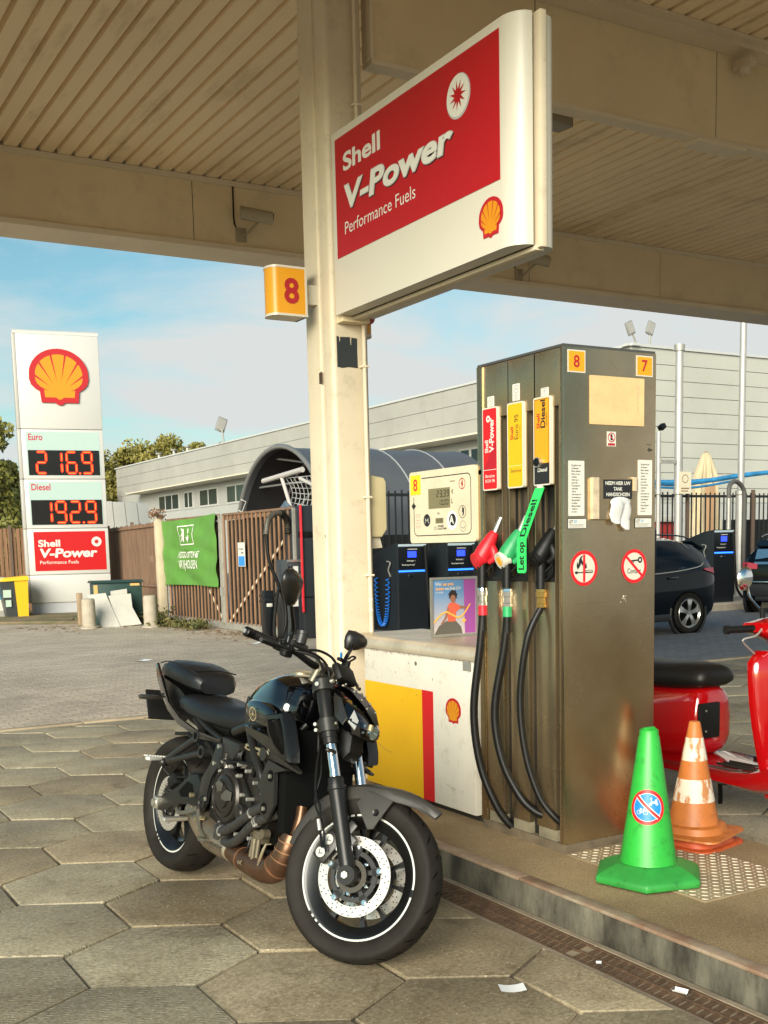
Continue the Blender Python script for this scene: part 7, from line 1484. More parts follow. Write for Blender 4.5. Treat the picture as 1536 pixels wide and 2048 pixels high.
# ================================================================== AIR AND VACUUM STATIONS
def station(x, y, z, label, coil=True):
    r = empty('air_station', (x+.3, y+.4, z), label, 'air station', 'dark air and vacuum stations')
    b = B(); W_ = .64; b.prism([(x, y, z), (x, y+1.05, z), (x, y+1.05, z+1.30), (x, y+.25, z+1.53), (x, y, z+1.56)], (W_, 0, 0), .012); b.done('cabinet', stat, r)
    f = Fr((x, y-.001, z), (1, 0, 0), (0, 0, 1))
    b = B(); f.rect(b, .03, 1.10, W_-.03, 1.49, -.001, .004); sc_ = b.done('control_panel', stat_k, r, smooth_=False)
    b = B(); f.rect(b, .03, .06, W_-.03, 1.02, -.001, .003); b.done('door', M('station_door', (.012, .014, .017), .35), r, smooth_=False)
    b = B(); f.rect(b, .03, 1.505, W_-.03, 1.545, -.001, .006); f.text(b, 'LUCHT EN WATER', .08, 1.516, .02, .008, off=.02); b.done('header_sign', M('header_pale', (.45, .55, .6), .4), r, smooth_=False)
    b = B(); f.rect(b, .22, 1.31, .40, 1.42, .004, .007); b.done('screen', M('screen_blue', (.01, .02, .3), .3, emit=(.02, .05, .9), es=1.1), sc_, smooth_=False)
    b = B(); f.text(b, 'Stofzuiger 1', .20, 1.24, .026, .006, off=.012); f.text(b, 'Bandenspanning 2', .10, 1.17, .026, .006, off=.012); f.line(b, [(.22, 1.455), (.42, 1.455)], .012, .006); b.done('panel_text', ltr_w, sc_, smooth_=False)
    b = B(); f.rect(b, .03, 1.055, W_-.03, 1.085, .0, .012); b.done('light_bar', blue_led, r, smooth_=False)
    b = B(); b.cyl(f.p(.27, .985, .003), f.p(.27, .985, .03), .026, n=16); b.cyl(f.p(.34, .985, .003), f.p(.34, .985, .02), .012, n=12); b.done('lock', chrome, r)
    if coil:
        b = B(); pts = []
        for i in range(260):
            t = i/259; 
            if t < .5: cx, cy, cz = x-.07, y+.55, z+1.0-.98*math.sin(t*math.pi/1.0)*1.0
            s_ = (t-.5)*2
            cy = y+.42+.20*math.cos(math.pi*t); cz = z+.10+.85*abs(2*t-1)**2.2; a = i*2*math.pi/6.5
            pts.append((x-.075+.035*math.cos(a), cy+.02*math.sin(a), cz+.012*math.sin(a)))
        b.tube(pts, .010, 5); b.done('coil_hose', bluehose, r)
        b = B(); b.tube([(x-.01, y+.22, z+.98), (x-.05, y+.22, z+1.10), (x-.04, y+.17, z+1.22), (x-.03, y+.30, z+1.25)], .014, 8, 4); b.done('air_gun', alu_d, r)
    b = B(); b.tube([(x+W_-.08, y-.05, z+1.52), (x+W_-.06, y-.07, z+.9), (x+W_-.02, y-.09, z+.35), (x+W_+.15, y-.08, z+.12), (x+W_+.32, y-.02, z+.08)], .028, 10, 6); b.done('vacuum_hose', rubh, r)
    return r
sA = station(10.28, 17.0, -.03, 'dark air station with a blue coiled hose seen between column and display')
station(11.30, 16.95, -.03, 'dark station half hidden behind the red nozzle and poster', False)
sC = station(18.32, 17.2, .12, 'dark air station on a kerb between the hatchback and the black car')
b = B(); b.tube([(18.93, 17.35, 1.5), (18.93, 17.35, 2.3), (18.98, 17.38, 2.62), (19.20, 17.42, 2.72), (19.45, 17.45, 2.6), (19.52, 17.45, 2.3), (19.52, 17.45, .9), (19.6, 17.4, .4)], .05, 10, 6); b.done('hose_arm', M('hose_grey', (.09, .085, .075), .5), sC)
b = B(); b.tube([(18.93, 17.35, .1), (18.93, 17.35, 2.35)], .055, 12); b.done('hose_mast', alu_d, sC)
b = B(); b.tube([(19.1, 17.05, .9), (19.6, 16.9, .95), (19.95, 16.95, .5), (20.0, 17.0, .2)], .03, 8, 5); b.done('ground_hose', rubh, sC)
b = B(); b.box((17.6, 16.9, -.04), (22, 20.5, .12), .02); b.box((17.55, 16.85, -.04), (22, 16.899, .09)); struct(b.done('station_kerb', concrete))
# red and black vacuum tower by the gate
v = empty('vacuum_machine', (8.6, 17.1, -.03), 'tall black vacuum machine with red edge and looping hose in front of the gate', 'vacuum machine')
b = B(); b.box((8.34, 16.85, -.03), (9.0, 17.5, 2.19), .03); b.done('cabinet', stat_k if False else M('vac_black', (.016, .019, .022), .4, var=.15, vs=3), v)
b = B(); P = [(8.30, 17.53, 2.17), (8.30, 17.53, .55), (8.33, 17.53, .40)]; b.box((8.31, 16.80, .42), (8.345, 16.849, 2.20), .012); b.done('red_edge', M('vac_red', (.55, .02, .03), .4), v)
b = B(); b.box((8.10, 16.96, -.03), (8.339, 17.40, 1.30), .01); b.done('coin_column', M('vac_grey', (.045, .05, .055), .45), v)
fv_ = Fr((8.10, 16.959, -.03), (1, 0, 0), (0, 0, 1))
b = B(); fv_.rect(b, .02, 1.29, .235, 1.33, -.3, .012); b.done('coin_hood', alu, v, smooth_=False)
b = B(); fv_.rect(b, .125, .92, .215, 1.22, 0, .006); fv_.rect(b, .10, .17, .20, .42+.25, 0, .004); b.done('coin_plate', M('plate_white', (.62, .62, .60), .4), v, smooth_=False)
b = B(); [fv_.rect(b, .15, z, .19, z+.04, .006, .012) for z in (1.0, 1.10)]; fv_.rect(b, .03, .92, .10, 1.22, 0, .006); fv_.rect(b, .05, .08, .20, .55, .0042, .006); b.done('coin_slots', stat_k, v, smooth_=False)
b = B(); fv_.rect(b, .12, .82, .235, .87, 0, .01); b.done('blue_strip', M('strip_blue', (.02, .12, .5), .3), v, smooth_=False)
b = B(); b.box((8.28, 16.835, 1.66), (8.60, 16.849, 1.76), .004); b.box((8.34, 16.84, 1.705), (9.0, 16.8495, 1.715)); b.box((8.34, 16.84, .66), (9.0, 16.8495, .68)); b.done('latch', blk, v)
b = B(); b.tube([(8.32, 17.3, 1.75), (8.28, 17.25, 1.95), (8.16, 17.2, 2.07), (8.0, 17.15, 2.06), (7.86, 17.1, 1.95), (7.80, 17.06, 1.72)], .048, 12, 6); ha = b.done('hose_arm', M('hose_tan', (.12, .10, .07), .5, col2=(.03, .027, .02), vs=24, stretch=(1, 1, 1)), v)
b = B()
for i in range(14):
    p = smooth([Vector(q) for q in ((8.32, 17.3, 1.75), (8.28, 17.25, 1.95), (8.16, 17.2, 2.07), (8.0, 17.15, 2.06))], 6)[i]; p2 = smooth([Vector(q) for q in ((8.32, 17.3, 1.75), (8.28, 17.25, 1.95), (8.16, 17.2, 2.07), (8.0, 17.15, 2.06))], 6)[i+1]
    b.lathe([(.046, -.008), (.058, -.006), (.058, .006), (.046, .008)], p, p2-p, 14, closed=True)
b.done('hose_ribs', rubh, ha)
b = B(); b.tube([(7.80, 17.06, 1.74), (7.83, 17.05, 1.3), (7.95, 17.02, .95), (8.06, 17.0, .62), (8.06, 16.97, .25), (7.95, 16.95, .02), (7.84, 16.95, .03), (7.86, 16.97, .35), (7.93, 16.98, .75), (8.05, 17.0, .88), (8.1, 17.05, .9)], .030, 10, 6); b.done('vacuum_hose', rubh, v)
b = B(); b.box((7.72, 17.02, -.03), (7.88, 17.20, .80), .01); b.box((7.70, 17.0, .60), (7.90, 17.22, .64)); b.box((7.70, 17.0, .70), (7.90, 17.22, .73)); hp = b.done('holder_post', stat_k, v)
b = B(); b.box((7.74, 16.99, .53), (7.84, 17.018, .59), .01); b.done('post_label', white, hp)
# ================================================================== PRICE TOTEM
TO = Vector((6.45, 28.21, -.03)); TU = Vector((.987, -.16, 0)).normalized(); TV = Vector((0, 0, 1)); TBk = Vector((.16, .987, 0)).normalized()
to = empty('price_totem', TO, 'tall white price totem with red and yellow shell emblem and red lit prices', 'price sign')
ft = Fr(TO, TU, TV)            # N points toward the camera side
def tb(b, u0, v0, u1, v1, d0, d1, bev=0.):
    P = [ft.p(u, v, d) for v in (v0, v1) for u, d in ((u0, d0), (u1, d0), (u1, d1), (u0, d1))]; b.hexa(P, bev); return b
TW, TH = 2.0, 6.90; D0_ = -.42
segz = [(.34, 1.02), (1.03, 2.15), (2.16, 3.35), (3.36, 4.55), (4.56, TH-.10)]
b = B()
for z0_, z1_ in segz: tb(b, .06, z0_, TW, z1_, -.36, 0, .015)
b.done('face_panel', totw, to)
b = B()
for z0_, z1_ in segz: tb(b, -.02, z0_, .055, z1_, -.40, -.02, .01)
b.done('side_profile', M('totem_side', (.38, .36, .33), .4), to)
b = B(); pr_ = [(-.36, TH-.10), (.0, TH-.10), (.0, TH-.04), (-.05, TH+.0), (-.18, TH+.02), (-.31, TH), (-.36, TH-.04)]
b.loft([[ft.p(u, v, d) for d, v in pr_] for u in (0.0, TW+.01)]); b.done('cap', totw, to)
b = B(); tb(b, .08, .03, TW-.05, .335, -.33, -.04); b.done('plinth', M('totem_grey', (.42, .42, .43), .5), to); b = B(); tb(b, .0, -.03, .35, .03, -.4, .05); tb(b, 1.5, -.03, 1.9, .03, -.4, .05); b.done('footing', concrete, to)
shell(ft, to, 1.02, 5.80, .70, .0, .045)
for (zb0, lab, num) in ((2.16, 'Euro', '216.9'), (1.03+.0, None, None), (3.36, 'Euro', '216.9')):
    pass
def price(z0_, z1_, lab, digs, us):
    b = B(); tb(b, .16, z0_+.08, 1.90, z1_-.06, -.001, .004); o = b.done('price_panel', M('panel_mint', (.36, .46, .42), .35), to, smooth_=False)
    b = B(); tb(b, .19, z0_+.09, 1.88, z0_+.09+.60, .004, .012); sc2 = b.done('led_screen', M('led_screen_black', (.008, .006, .006), .25), o, smooth_=False)
    b = B(); ft.text(b, lab, .22, z1_-.26, .15, .006, off=.018, width=.33 if lab == 'Euro' else .45); b.done('fuel_name', M('fuel_name_red', (.42, .02, .04), .5), o, smooth_=False)
    for m_, ww, dd in ((redled, .085, .014), (orled, .022, .0165)):
        b = B()
        for ch, u in us:
            if ch == '.': ft.disc(b, u, z0_+.135, .030 if ww > .05 else .014, dd, 12); continue
            for sg_ in segs(ch, .30, .585, .078):
                if ww > .05: ft.flat(b, [(u+x, z0_+.10+y) for x, y in sg_], dd)
                else:
                    cx_ = sum(p[0] for p in sg_)/len(sg_); cy_ = sum(p[1] for p in sg_)/len(sg_); horiz = (max(p[0] for p in sg_)-min(p[0] for p in sg_)) > (max(p[1] for p in sg_)-min(p[1] for p in sg_))
                    ft.flat(b, [(u+(cx_+(x-cx_)*(.90 if horiz else .30)), z0_+.10+(cy_+(y-cy_)*(.30 if horiz else .80))) for x, y in sg_], dd)
        b.done('led_digits' if ww > .05 else 'led_cores', m_, sc2, smooth_=False)
price(3.36, 4.55, 'Euro', None, [('2', .345), ('1', .71), ('6', 1.055), ('.', 1.395), ('9', 1.43)])
price(2.16, 3.35, 'Diesel', None, [('1', .40), ('9', .74), ('2', 1.08), ('.', 1.42), ('9', 1.46)])
b = B(); ftp = Fr(ft.p(.20, 1.12, .001), TU, TV); vpower(ftp, to, 1.72, .96, .0, False)
k_ = 1.72/1.465; rp_o = [c for c in to.children if c.name.startswith('red_panel')][0]; rp_o.data.materials[0] = M('totem_red', (.45, .006, .008), .35)
b = B(); ftp.text(b, 'Shell', .10, .60, .155, .004, off=.03, width=.52); ftp.text(b, 'Performance Fuels', .12, .17, .085, .004, off=.0, width=.92); ftp.text(b, 'V-Power', .13, .335, .205, .004, off=.036, width=1.38, shear=.12); b.done('lettering', ltr_w, rp_o, smooth_=False)
d1, d2 = B(), B(); starburst(ftp, d1, d2, 1.50, .70, .12, .004); d1.done('starburst_disc', ltr_w, rp_o, smooth_=False); d2.done('starburst', red, rp_o, smooth_=False)
# ================================================================== ROADSIDE CLUTTER BY THE TOTEM
def bollard(x, y, h, r, label): 
    def f(b): b.lathe([(0, h), (r*.75, h), (r*.96, h-.02), (r, h-.06), (r*1.02, .02), (r*1.35, .0), (r*1.35, -.03)], (x, y, 0), (0, 0, 1), 24)
    one(f, 'bollard', concrete, label, 'bollard', (x, y, -.03), 'stubby concrete bollards near the gate')
bollard(7.40, 21.93, .62, .135, 'concrete bollard standing alone before the gate post'); bollard(6.36, 22.69, .58, .135, 'concrete bollard beside the thin wooden post and white boards')
one(lambda b: b.box((6.46, 23.83, -.03), (6.57, 23.93, .66), .01), 'wooden_post', wood, 'thin weathered wooden post left of the bollard', 'post', (6.51, 23.88, -.03))
eb = empty('electrical_cabinet', (7.2, 23.7, -.03), 'low dark green utility cabinet behind the leaning white boards', 'utility cabinet')
gmz = M('utility_green', (.018, .045, .040), .5, var=.15, vs=3)
b = B(); b.hexa([(6.70, 23.5, -.03), (7.72, 23.35, -.03), (7.80, 23.85, -.03), (6.78, 24.0, -.03), (6.70, 23.5, .86), (7.72, 23.35, .86), (7.80, 23.85, .86), (6.78, 24.0, .86)], .02); b.done('body', gmz, eb); b = B(); b.hexa([(6.66, 23.46, .862), (7.76, 23.30, .862), (7.84, 23.9, .862), (6.74, 24.05, .862), (6.68, 23.5, .91), (7.74, 23.35, .91), (7.80, 23.85, .91), (6.76, 24.0, .91)]); b.done('lid', gmz, eb, smooth_=False)
fe2 = Fr((6.70, 23.496, 0), (1.02, -.15, 0), (0, 0, 1)); b = B(); fe2.rect(b, .02, .62, .10, .82, 0, .004); fe2.rect(b, .03, .42, .08, .60, 0, .004); fe2.rect(b, .78, .79, .98, .84, 0, .004); b.done('warning_label', M('label_orange', (.62, .36, .12), .5), eb, smooth_=False)
bwm = M('board_white', (.46, .43, .38), .6, var=.06, vs=3, dirt=.12)
def lean(pts, th, label):
    p = [Vector(q) for q in pts]
    def f(b): b.prism(p, Vector((.1, .99, 0))*th)
    one(f, 'white_board', bwm, label, 'board', tuple(p[0]), 'white boards leaning on the utility cabinet', smooth_=False)
lean([(6.66, 22.80, -.03), (7.02, 22.75, -.03), (6.88, 23.20, .66), (6.50, 23.28, .63)], .03, 'narrow white board with chipped edges leaning on the cabinet')
lean([(7.00, 22.78, -.03), (7.46, 22.70, -.0), (7.36, 22.95, .35), (7.40, 23.13, .63), (6.93, 23.18, .60)], .03, 'broad white board with curled corner leaning on the cabinet')
lean([(7.02, 23.26, .30), (7.36, 23.22, .30), (7.36, 23.26, .73), (7.02, 23.30, .69)], .03, 'small white board tucked behind the broad leaning board')
wb_ = empty('wheelie_bin', (6.2, 27.6, -.03), 'yellow lidded waste bin standing at the foot of the price totem', 'bin')
b = B(); b.loft([[(6.02, 27.5, -.03), (6.26, 27.5, -.03), (6.26, 27.9, -.03), (6.02, 27.9, -.03)], [(5.96, 27.45, .90), (6.28, 27.45, .90), (6.28, 27.95, .90), (5.96, 27.95, .90)]]); b.done('body', M('bin_yellow', (.75, .45, .02), .45), wb_, ang=20); b = B(); b.loft([[(5.70, 27.42, .88), (6.31, 27.42, .90), (6.31, 27.98, .90), (5.70, 27.98, .88)], [(5.74, 27.45, .96), (6.28, 27.45, 1.0), (6.28, 27.95, 1.0), (5.74, 27.95, .96)]]); b.done('lid', MATS['bin_yellow'], wb_, ang=20)
wk = empty('wheelie_bin', (5.85, 27.6, -.03), 'dark grey waste bin with stickers beside the yellow bin', 'bin')
b = B(); b.loft([[(5.78, 27.5, -.03), (6.015, 27.5, -.03), (6.015, 27.9, -.03), (5.78, 27.9, -.03)], [(5.62, 27.45, .87), (5.955, 27.45, .87), (5.955, 27.95, .87), (5.62, 27.95, .87)]]); b.done('body', M('bin_grey', (.045, .047, .045), .5), wk, ang=20); b = B(); fbk = Fr((5.62, 27.44, 0), (1, 0, 0), (0, 0, 1)); fbk.rect(b, .07, .5, .25, .68, -.03, .002); fbk.rect(b, .12, .28, .24, .44, -.04, .002); b.done('bin_sticker', M('sticker_mint', (.45, .55, .45), .5), wk, smooth_=False)
ib = empty('info_cabinet', (5.4, 27.9, -.03), 'pale grey street cabinet with a blue poster at the left edge', 'street cabinet')
b = B(); b.box((5.1, 27.8, -.03), (5.86, 28.3, .98), .02); b.done('body', M('street_grey', (.40, .38, .34), .5, dirt=.2, var=.05), ib); b = B(); fi = Fr((5.62, 27.796, 0), (1, 0, 0), (0, 0, 1)); fi.rect(b, -.2, .18, .14, .84, 0, .004); p_ = b.done('poster', white, ib, smooth_=False); b = B(); fi.rect(b, -.17, .45, .11, .80, .004, .006); b.done('poster_print', M('poster_blue', (.05, .35, .6), .5), p_, smooth_=False)
# ================================================================== FENCES AND GATE
slat = M('slat_brown', (.235, .125, .066), .75, var=.3, vs=4, stretch=(2, 2, .4), dirt=.2)
slatd = M('slat_dark_brown', (.17, .10, .06), .8, var=.3, vs=4, stretch=(2, 2, .4))
galv = M('galvanised', (.40, .38, .33), .5, metal=.5, var=.15, vs=6)
def leaf(y0, y1, label, brace):
    r = empty('gate_leaf', (8.34, (y0+y1)/2, -.03), label, 'gate', 'leaves of the brown slatted gate'); lo_, hi_ = min(y0, y1), max(y0, y1)
    b = B(); n = int((hi_-lo_-.12)/.172)
    for i in range(n): y = lo_+.08+i*(hi_-lo_-.16)/(n-1); b.box((8.325, y-.023, .05), (8.341, y+.023, 2.14))
    b.done('slats', slat, r, smooth_=False)
    b = B(); b.box((8.415, lo_+.06, .13), (8.425, hi_-.06, 2.05)); b.done('backing_net', M('net_dark_brown', (.028, .021, .014), .9, var=.4, vs=6), r, smooth_=False)
    b = B(); b.box((8.352, lo_+.05, 2.06), (8.40, hi_-.05, 2.17)); b.box((8.315, lo_+.05, 2.141), (8.351, hi_-.05, 2.18)); b.done('top_rail', slatd, r, smooth_=False)
    b = B(); b.box((8.352, lo_+.05, .04), (8.41, hi_-.05, .12)); b.box((8.30, lo_+.05, -.02), (8.324, hi_-.05, .10)); b.box((8.30, lo_, -.02), (8.37, lo_+.055, 2.16)); b.box((8.30, hi_-.055, -.02), (8.37, hi_, 2.16)); b.done('frame', galv, r, smooth_=False)
    b = B(); (ya, za), (yb, zb2) = brace; d = Vector((0, yb-ya, zb2-za)).normalized(); m_ = Vector((8.365, (ya+yb)/2, (za+zb2)/2)); L2 = math.hypot(yb-ya, zb2-za); b.obox(m_, (.012, L2, .05), Matrix((Vector((1, 0, 0)), d, Vector((1, 0, 0)).cross(d))).transposed()); b.done('brace', M('brace_pale', (.55, .45, .33), .6), r, smooth_=False)
    return r
g1 = leaf(20.30, 23.35, 'brown gate leaf half covered by the green banner', ((22.6, 2.0), (20.4, .1)))
g2 = leaf(17.05, 20.22, 'brown gate leaf with a diagonal brace and a small blue and white notice', ((20.1, .12), (17.2, 1.85)))
fg = Fr((8.298, 0, 0), (0, -1, 0), (0, 0, 1))
b = B(); fg.rect(b, -19.42, 1.18, -19.10, 1.62, .0, .006); no = b.done('notice', white, g2, smooth_=False); b = B(); fg.rect(b, -19.40, 1.19, -19.12, 1.37, .006, .008); b.done('notice_blue', M('notice_blue', (.03, .22, .55), .5), no, smooth_=False); b = B(); fg.line(b, [(-19.30, 1.50), (-19.18, 1.50)], .02, .007); fg.line(b, [(-19.28, 1.43), (-19.16, 1.43)], .02, .007); fg.disc(b, -19.36, 1.50, .02, .007, 10); b.done('notice_print', ltr_k, no, smooth_=False)
b = B(); b.box((8.27, 20.17, .62), (8.30, 20.32, .78)); b.box((8.28, 20.21, .1), (8.299, 20.31, 2.1)); b.done('latch', galv, g2, smooth_=False)
gp = empty('gate_post', (8.2, 23.55, -.03), 'pale concrete gate post at the hinge side of the banner', 'post'); b = B(); b.box((8.14, 23.44, -.03), (8.32, 23.62, 2.2), .015); b.done('post', M('post_pale', (.46, .38, .26), .7, var=.12, vs=3), gp); b = B(); b.box((8.03, 23.55, 1.28), (8.08, 23.63, 1.42)); b.done('lock_box', M('rust_box', (.2, .13, .08), .7), gp, smooth_=False)
# banner on the left leaf
bn_ = empty('green_banner', (8.27, 21.8, .8), 'creased green emergency exit banner with white print tied across the gate', 'banner')
def bpt(u, v):
    y = 23.42-u*3.02; z = .78+v*(1.36+.06*u)+.05*(1-u)*0+.03*math.sin(math.pi*u)*(-1 if v > .5 else .6)
    x = 8.262-.022*math.sin(9*u+5*v)*math.sin(math.pi*u)-.016*math.sin(17*u-11*v)+.02*math.sin(13*v+3*u*u)*u*(1-u)*3+.022*math.sin(24*(u*.5+v*.9))*(.3+.7*(1-v))*.6
    return Vector((x, y, z))
b = B(); b.loft([[bpt(i/44, j/26) for j in range(27)] for i in range(45)], closed=False, caps=False); cl_ = b.done('cloth', green_b, bn_, ang=80)
class Curl(Fr):
    def p(s, u, v, d=0.): return bpt(u/3.02, v/1.40)+Vector((-.016-d, 0, 0))
fcu = Curl((0, 0, 0), (0, -1, 0), (0, 0, 1)); b = B()
def ctext(b, t, u, v, h, width, off):
    vs, fs_2 = text_geo(t, off, 0., 1.); x0 = min(p.x for p in vs); x1 = max(p.x for p in vs); k = h/.69; kx = width/(x1-x0); bv = [b.bm.verts.new(fcu.p(u+(p.x-x0)*kx, v+p.y*k)) for p in vs]
    for f in fs_2:
        try: b.bm.faces.new([bv[i] for i in f])
        except ValueError: pass
ctext(b, 'NOODUITGANG', .92, .56, .17, 1.22, .008); ctext(b, 'VRIJHOUDEN', .96, .34, .17, 1.12, .008)
for sg_ in ([(1.08, .88), (1.88, .88), (1.88, 1.26), (1.08, 1.26), (1.08, .88)],):
    for (p, q) in zip(sg_, sg_[1:]):
        for k in range(6): a = [p[i]+(q[i]-p[i])*k/6 for i in (0, 1)]; c = [p[i]+(q[i]-p[i])*(k+1)/6 for i in (0, 1)]; fcu.line(b, [a, c], .022, 0)
fcu.line(b, [(1.62, 1.20), (1.62, .98)], .05, 0); fcu.flat(b, [(1.52, 1.03), (1.62, .92), (1.72, 1.03)], 0); fcu.line(b, [(1.34, .94), (1.34, 1.20)], .10, 0); fcu.disc(b, 1.28, 1.19, .03, 0, 10); fcu.line(b, [(1.27, 1.13), (1.24, 1.04), (1.30, .95)], .035, 0); fcu.line(b, [(1.26, 1.10), (1.16, 1.05)], .025, 0); fcu.line(b, [(1.24, 1.03), (1.15, .95)], .03, 0)
b.done('banner_print', M('print_white', (.68, .68, .58), .6), cl_, smooth_=False)
def slatfence(name, p0, p1, h, m, label, dense=.085, rail=True, posts=4, group=None, w=.045, x=0):
    p0, p1 = Vector(p0), Vector(p1); d = p1-p0; L3 = d.length; d.normalize(); nn = Vector((-d.y, d.x, 0)); r = empty(name, (p0+p1)/2, label, 'fence', group); n = int(L3/dense); Mx = Matrix((d, nn, Vector((0, 0, 1)))).transposed(); rnd = random.Random(int(L3*100)); b = B()
    for i in range(n): c = p0+d*(i+.5)*dense; hh = h+rnd.gauss(0, .012); b.obox(c+Vector((0, 0, hh/2)), (w, .02, hh), Mx)
    b.done('slats', m, r, smooth_=False); b = B()
    for z in (.35*h, .97*h) if rail else (): b.obox((p0+p1)/2+nn*.03+Vector((0, 0, z)), (L3, .035, .06), Mx)
    if rail: b.done('rails', m, r, smooth_=False)
    for i in range(posts+1):
        b = B(); c = p0+d*L3*i/posts-nn*.02; b.obox(c+Vector((0, 0, (h+.08)/2)), (.07, .07, h+.08), Mx); b.done('post', M('fence_post', (.13, .085, .06), .7), r, smooth_=False)
    return r
slatfence('slat_fence', (8.36, 23.8, -.03), (9.05, 30.0, -.03), 2.18, slatd, 'brown slat fence overgrown by dry creeper between gate and totem', .092, True, 2)
slatfence('slat_fence', (-6, 30.1, -.03), (9.0, 30.1, -.03), 2.22, slat, 'long brown slat fence behind the bins and totem', .11, True, 6, None, .085)
fk2 = M('fence_black', (.012, .014, .014), .5)
slatfence('bar_fence', (10.9, 19.45, -.03), (26.5, 19.45, -.03), 2.62, fk2, 'tall black bar fence behind the dark air stations', .155, True, 7, None, .03)
# black screen behind the bar fence, raised in place of a dark mass, red boxes, far parasol
b = B(); b.box((10.9, 19.56, 0), (15.4, 19.62, 1.72)); b.box((15.4, 19.56, 0), (21.2, 19.62, 1.15)); b.box((21.2, 19.56, 0), (26.5, 19.62, 1.95)); o = b.done('fence_screen', M('screen_black', (.010, .011, .010), .7, var=.4, vs=9, bump=.4, bs=25), None, smooth_=False); tag(o, 'black mesh screen fixed behind the lower part of the bar fence', 'screen')
rx_ = empty('red_stall', (20.6, 21.8, -.03), 'low red stall with white top half seen through the bar fence', 'stall'); b = B(); b.box((19.7, 21.6, -.03), (21.7, 22.4, 1.95), .03); b.done('body', M('stall_red', (.42, .03, .02), .5), rx_); b = B(); b.box((19.6, 21.5, 1.955), (21.8, 22.5, 2.15), .03); b.done('top', white, rx_); b = B(); b.box((19.9, 21.57, 2.5), (21.6, 21.63, 2.62)); b.box((19.95, 21.57, 2.15), (20.0, 21.63, 2.5)); b.box((21.5, 21.57, 2.15), (21.55, 21.63, 2.5)); b.done('counter_rail', white, rx_, smooth_=False)
r2 = empty('red_stall', (13.2, 24, -.03), 'small red stall showing between dispenser and display head', 'stall'); b = B(); b.box((12.6, 23.6, -.03), (15.2, 24.6, 2.0), .03); b.done('body', MATS['stall_red'], r2); b = B(); b.box((12.5, 23.5, 2.005), (15.3, 24.7, 2.25), .03); b.done('top', white, r2)
pa = empty('parasol', (27.3, 26, -.03), 'closed cream parasol standing beyond the bar fence', 'parasol'); rnd = random.Random(4); b = B(); rings = []
for i in range(15):
    t = i/14; z = 1.3+2.9*(1-t) if False else 4.22-2.95*t; rr_ = (.10+.36*min(1, t/.32)**.8) if t < .32 else (.40+.18*((t-.32)/.68)); fl = .34 if t > .05 else .0
    rings.append([(27.3+rr_*math.cos(a)*(1-fl*(.5+.5*math.cos(9*a+1.2*math.sin(3*t)))), 26+rr_*math.sin(a)*(1-fl*(.5+.5*math.cos(9*a+1.2*math.sin(3*t)))), z+(.0 if not (.30 < t < .36) else .03*math.sin(9*a))) for a in [2*math.pi*k/54 for k in range(54)]])
b.loft(rings); b.done('canvas', M('parasol_cream', (.46, .37, .23), .8, var=.08, vs=2), pa, ang=60); b = B(); b.cyl((27.3, 26, -.03), (27.3, 26, 4.28), .04); b.done('pole', wood, pa)
one(lambda b: b.box((26.65, 25.2, -.03), (26.90, 25.4, 3.15)), 'timber_post', M('timber_tan', (.42, .25, .13), .7), 'tan timber post in front of the closed parasol', 'post', (26.8, 25.3, -.03), smooth_=False)
bl = M('tarp_blue', (.03, .22, .45), .5, var=.3, vs=4)
def tarp(b): b.tube([(19.6, 21.0, 2.95), (21.0, 21.0, 2.92), (22.2, 21.0, 3.0), (23.4, 21.0, 3.14), (25.2, 21.0, 3.30)], [.05, .085, .06, .065, .05], 8, 6); b.tube([(19.6, 21.02, 2.85), (21.4, 21.02, 2.80), (23.0, 21.02, 2.98)], .03, 8, 5)
one(tarp, 'rolled_tarp', bl, 'rolled blue tarpaulin strung above the bar fence', 'tarpaulin', (21.5, 21.0, 2.9))
one(lambda b: (b.cyl((25.1, 20.9, 3.3), (26.4, 20.9, 2.4), .05, n=10), b.cyl((25.2, 20.9, 2.0), (25.2, 20.9, 3.35), .04, n=10)), 'support_strut', white, 'white diagonal strut holding the end of the blue tarpaulin', 'strut', (25.5, 20.9, 2.6))
# lamp posts and pipes
def pole(x, y, h, r0, r1, label, nm='lamp_post', parts=None):
    r = empty(nm, (x, y, -.03), label, 'pole'); b = B(); b.cyl((x, y, -.03), (x, y, 2.6), r0, r0, 20); b.cyl((x, y, 2.6), (x, y, h), r1*1.15, r1, 20); b.done('shaft', M('pole_grey', (.42, .40, .37), .45, metal=.4, var=.12, vs=2), r)
    b = B(); b.lathe([(r0, 2.52), (r0+.02, 2.54), (r0+.02, 2.62), (r1*1.1, 2.68)], (x, y, 0), (0, 0, 1), 20); b.done('collar', galv, r); return r
pole(21.35, 19.2, 13.5, .115, .07, 'tall grey lamp post rising past the canopy edge behind the air station')
p2 = pole(19.33, 19.25, 5.84, .09, .085, 'grey vent pipe beside the pump with a small sign on it', 'vent_pipe'); b = B(); b.cyl((19.33, 19.25, 5.78), (19.33, 19.25, 5.92), .115, .125, 18); b.done('cap', galv, p2); b = B(); b.box((19.25, 19.14, 2.55), (19.63, 19.155, 3.05)); sg2 = b.done('sign_plate', M('sign_cream', (.66, .58, .42), .5), p2, smooth_=False); b = B(); fsg = Fr((19.25, 19.139, 2.55), (1, 0, 0), (0, 0, 1)); fsg.annulus(b, .19, .34, .08, .10, .001); fsg.line(b, [(.06, .12), (.32, .12)], .03, .001); fsg.line(b, [(.06, .06), (.28, .06)], .025, .001); b.done('sign_print', M('print_brown', (.25, .15, .08), .6), sg2, smooth_=False); b = B(); b.box((18.75, 19.21, 3.24), (19.37, 19.27, 3.32)); b.done('crossbar', galv, p2, smooth_=False)
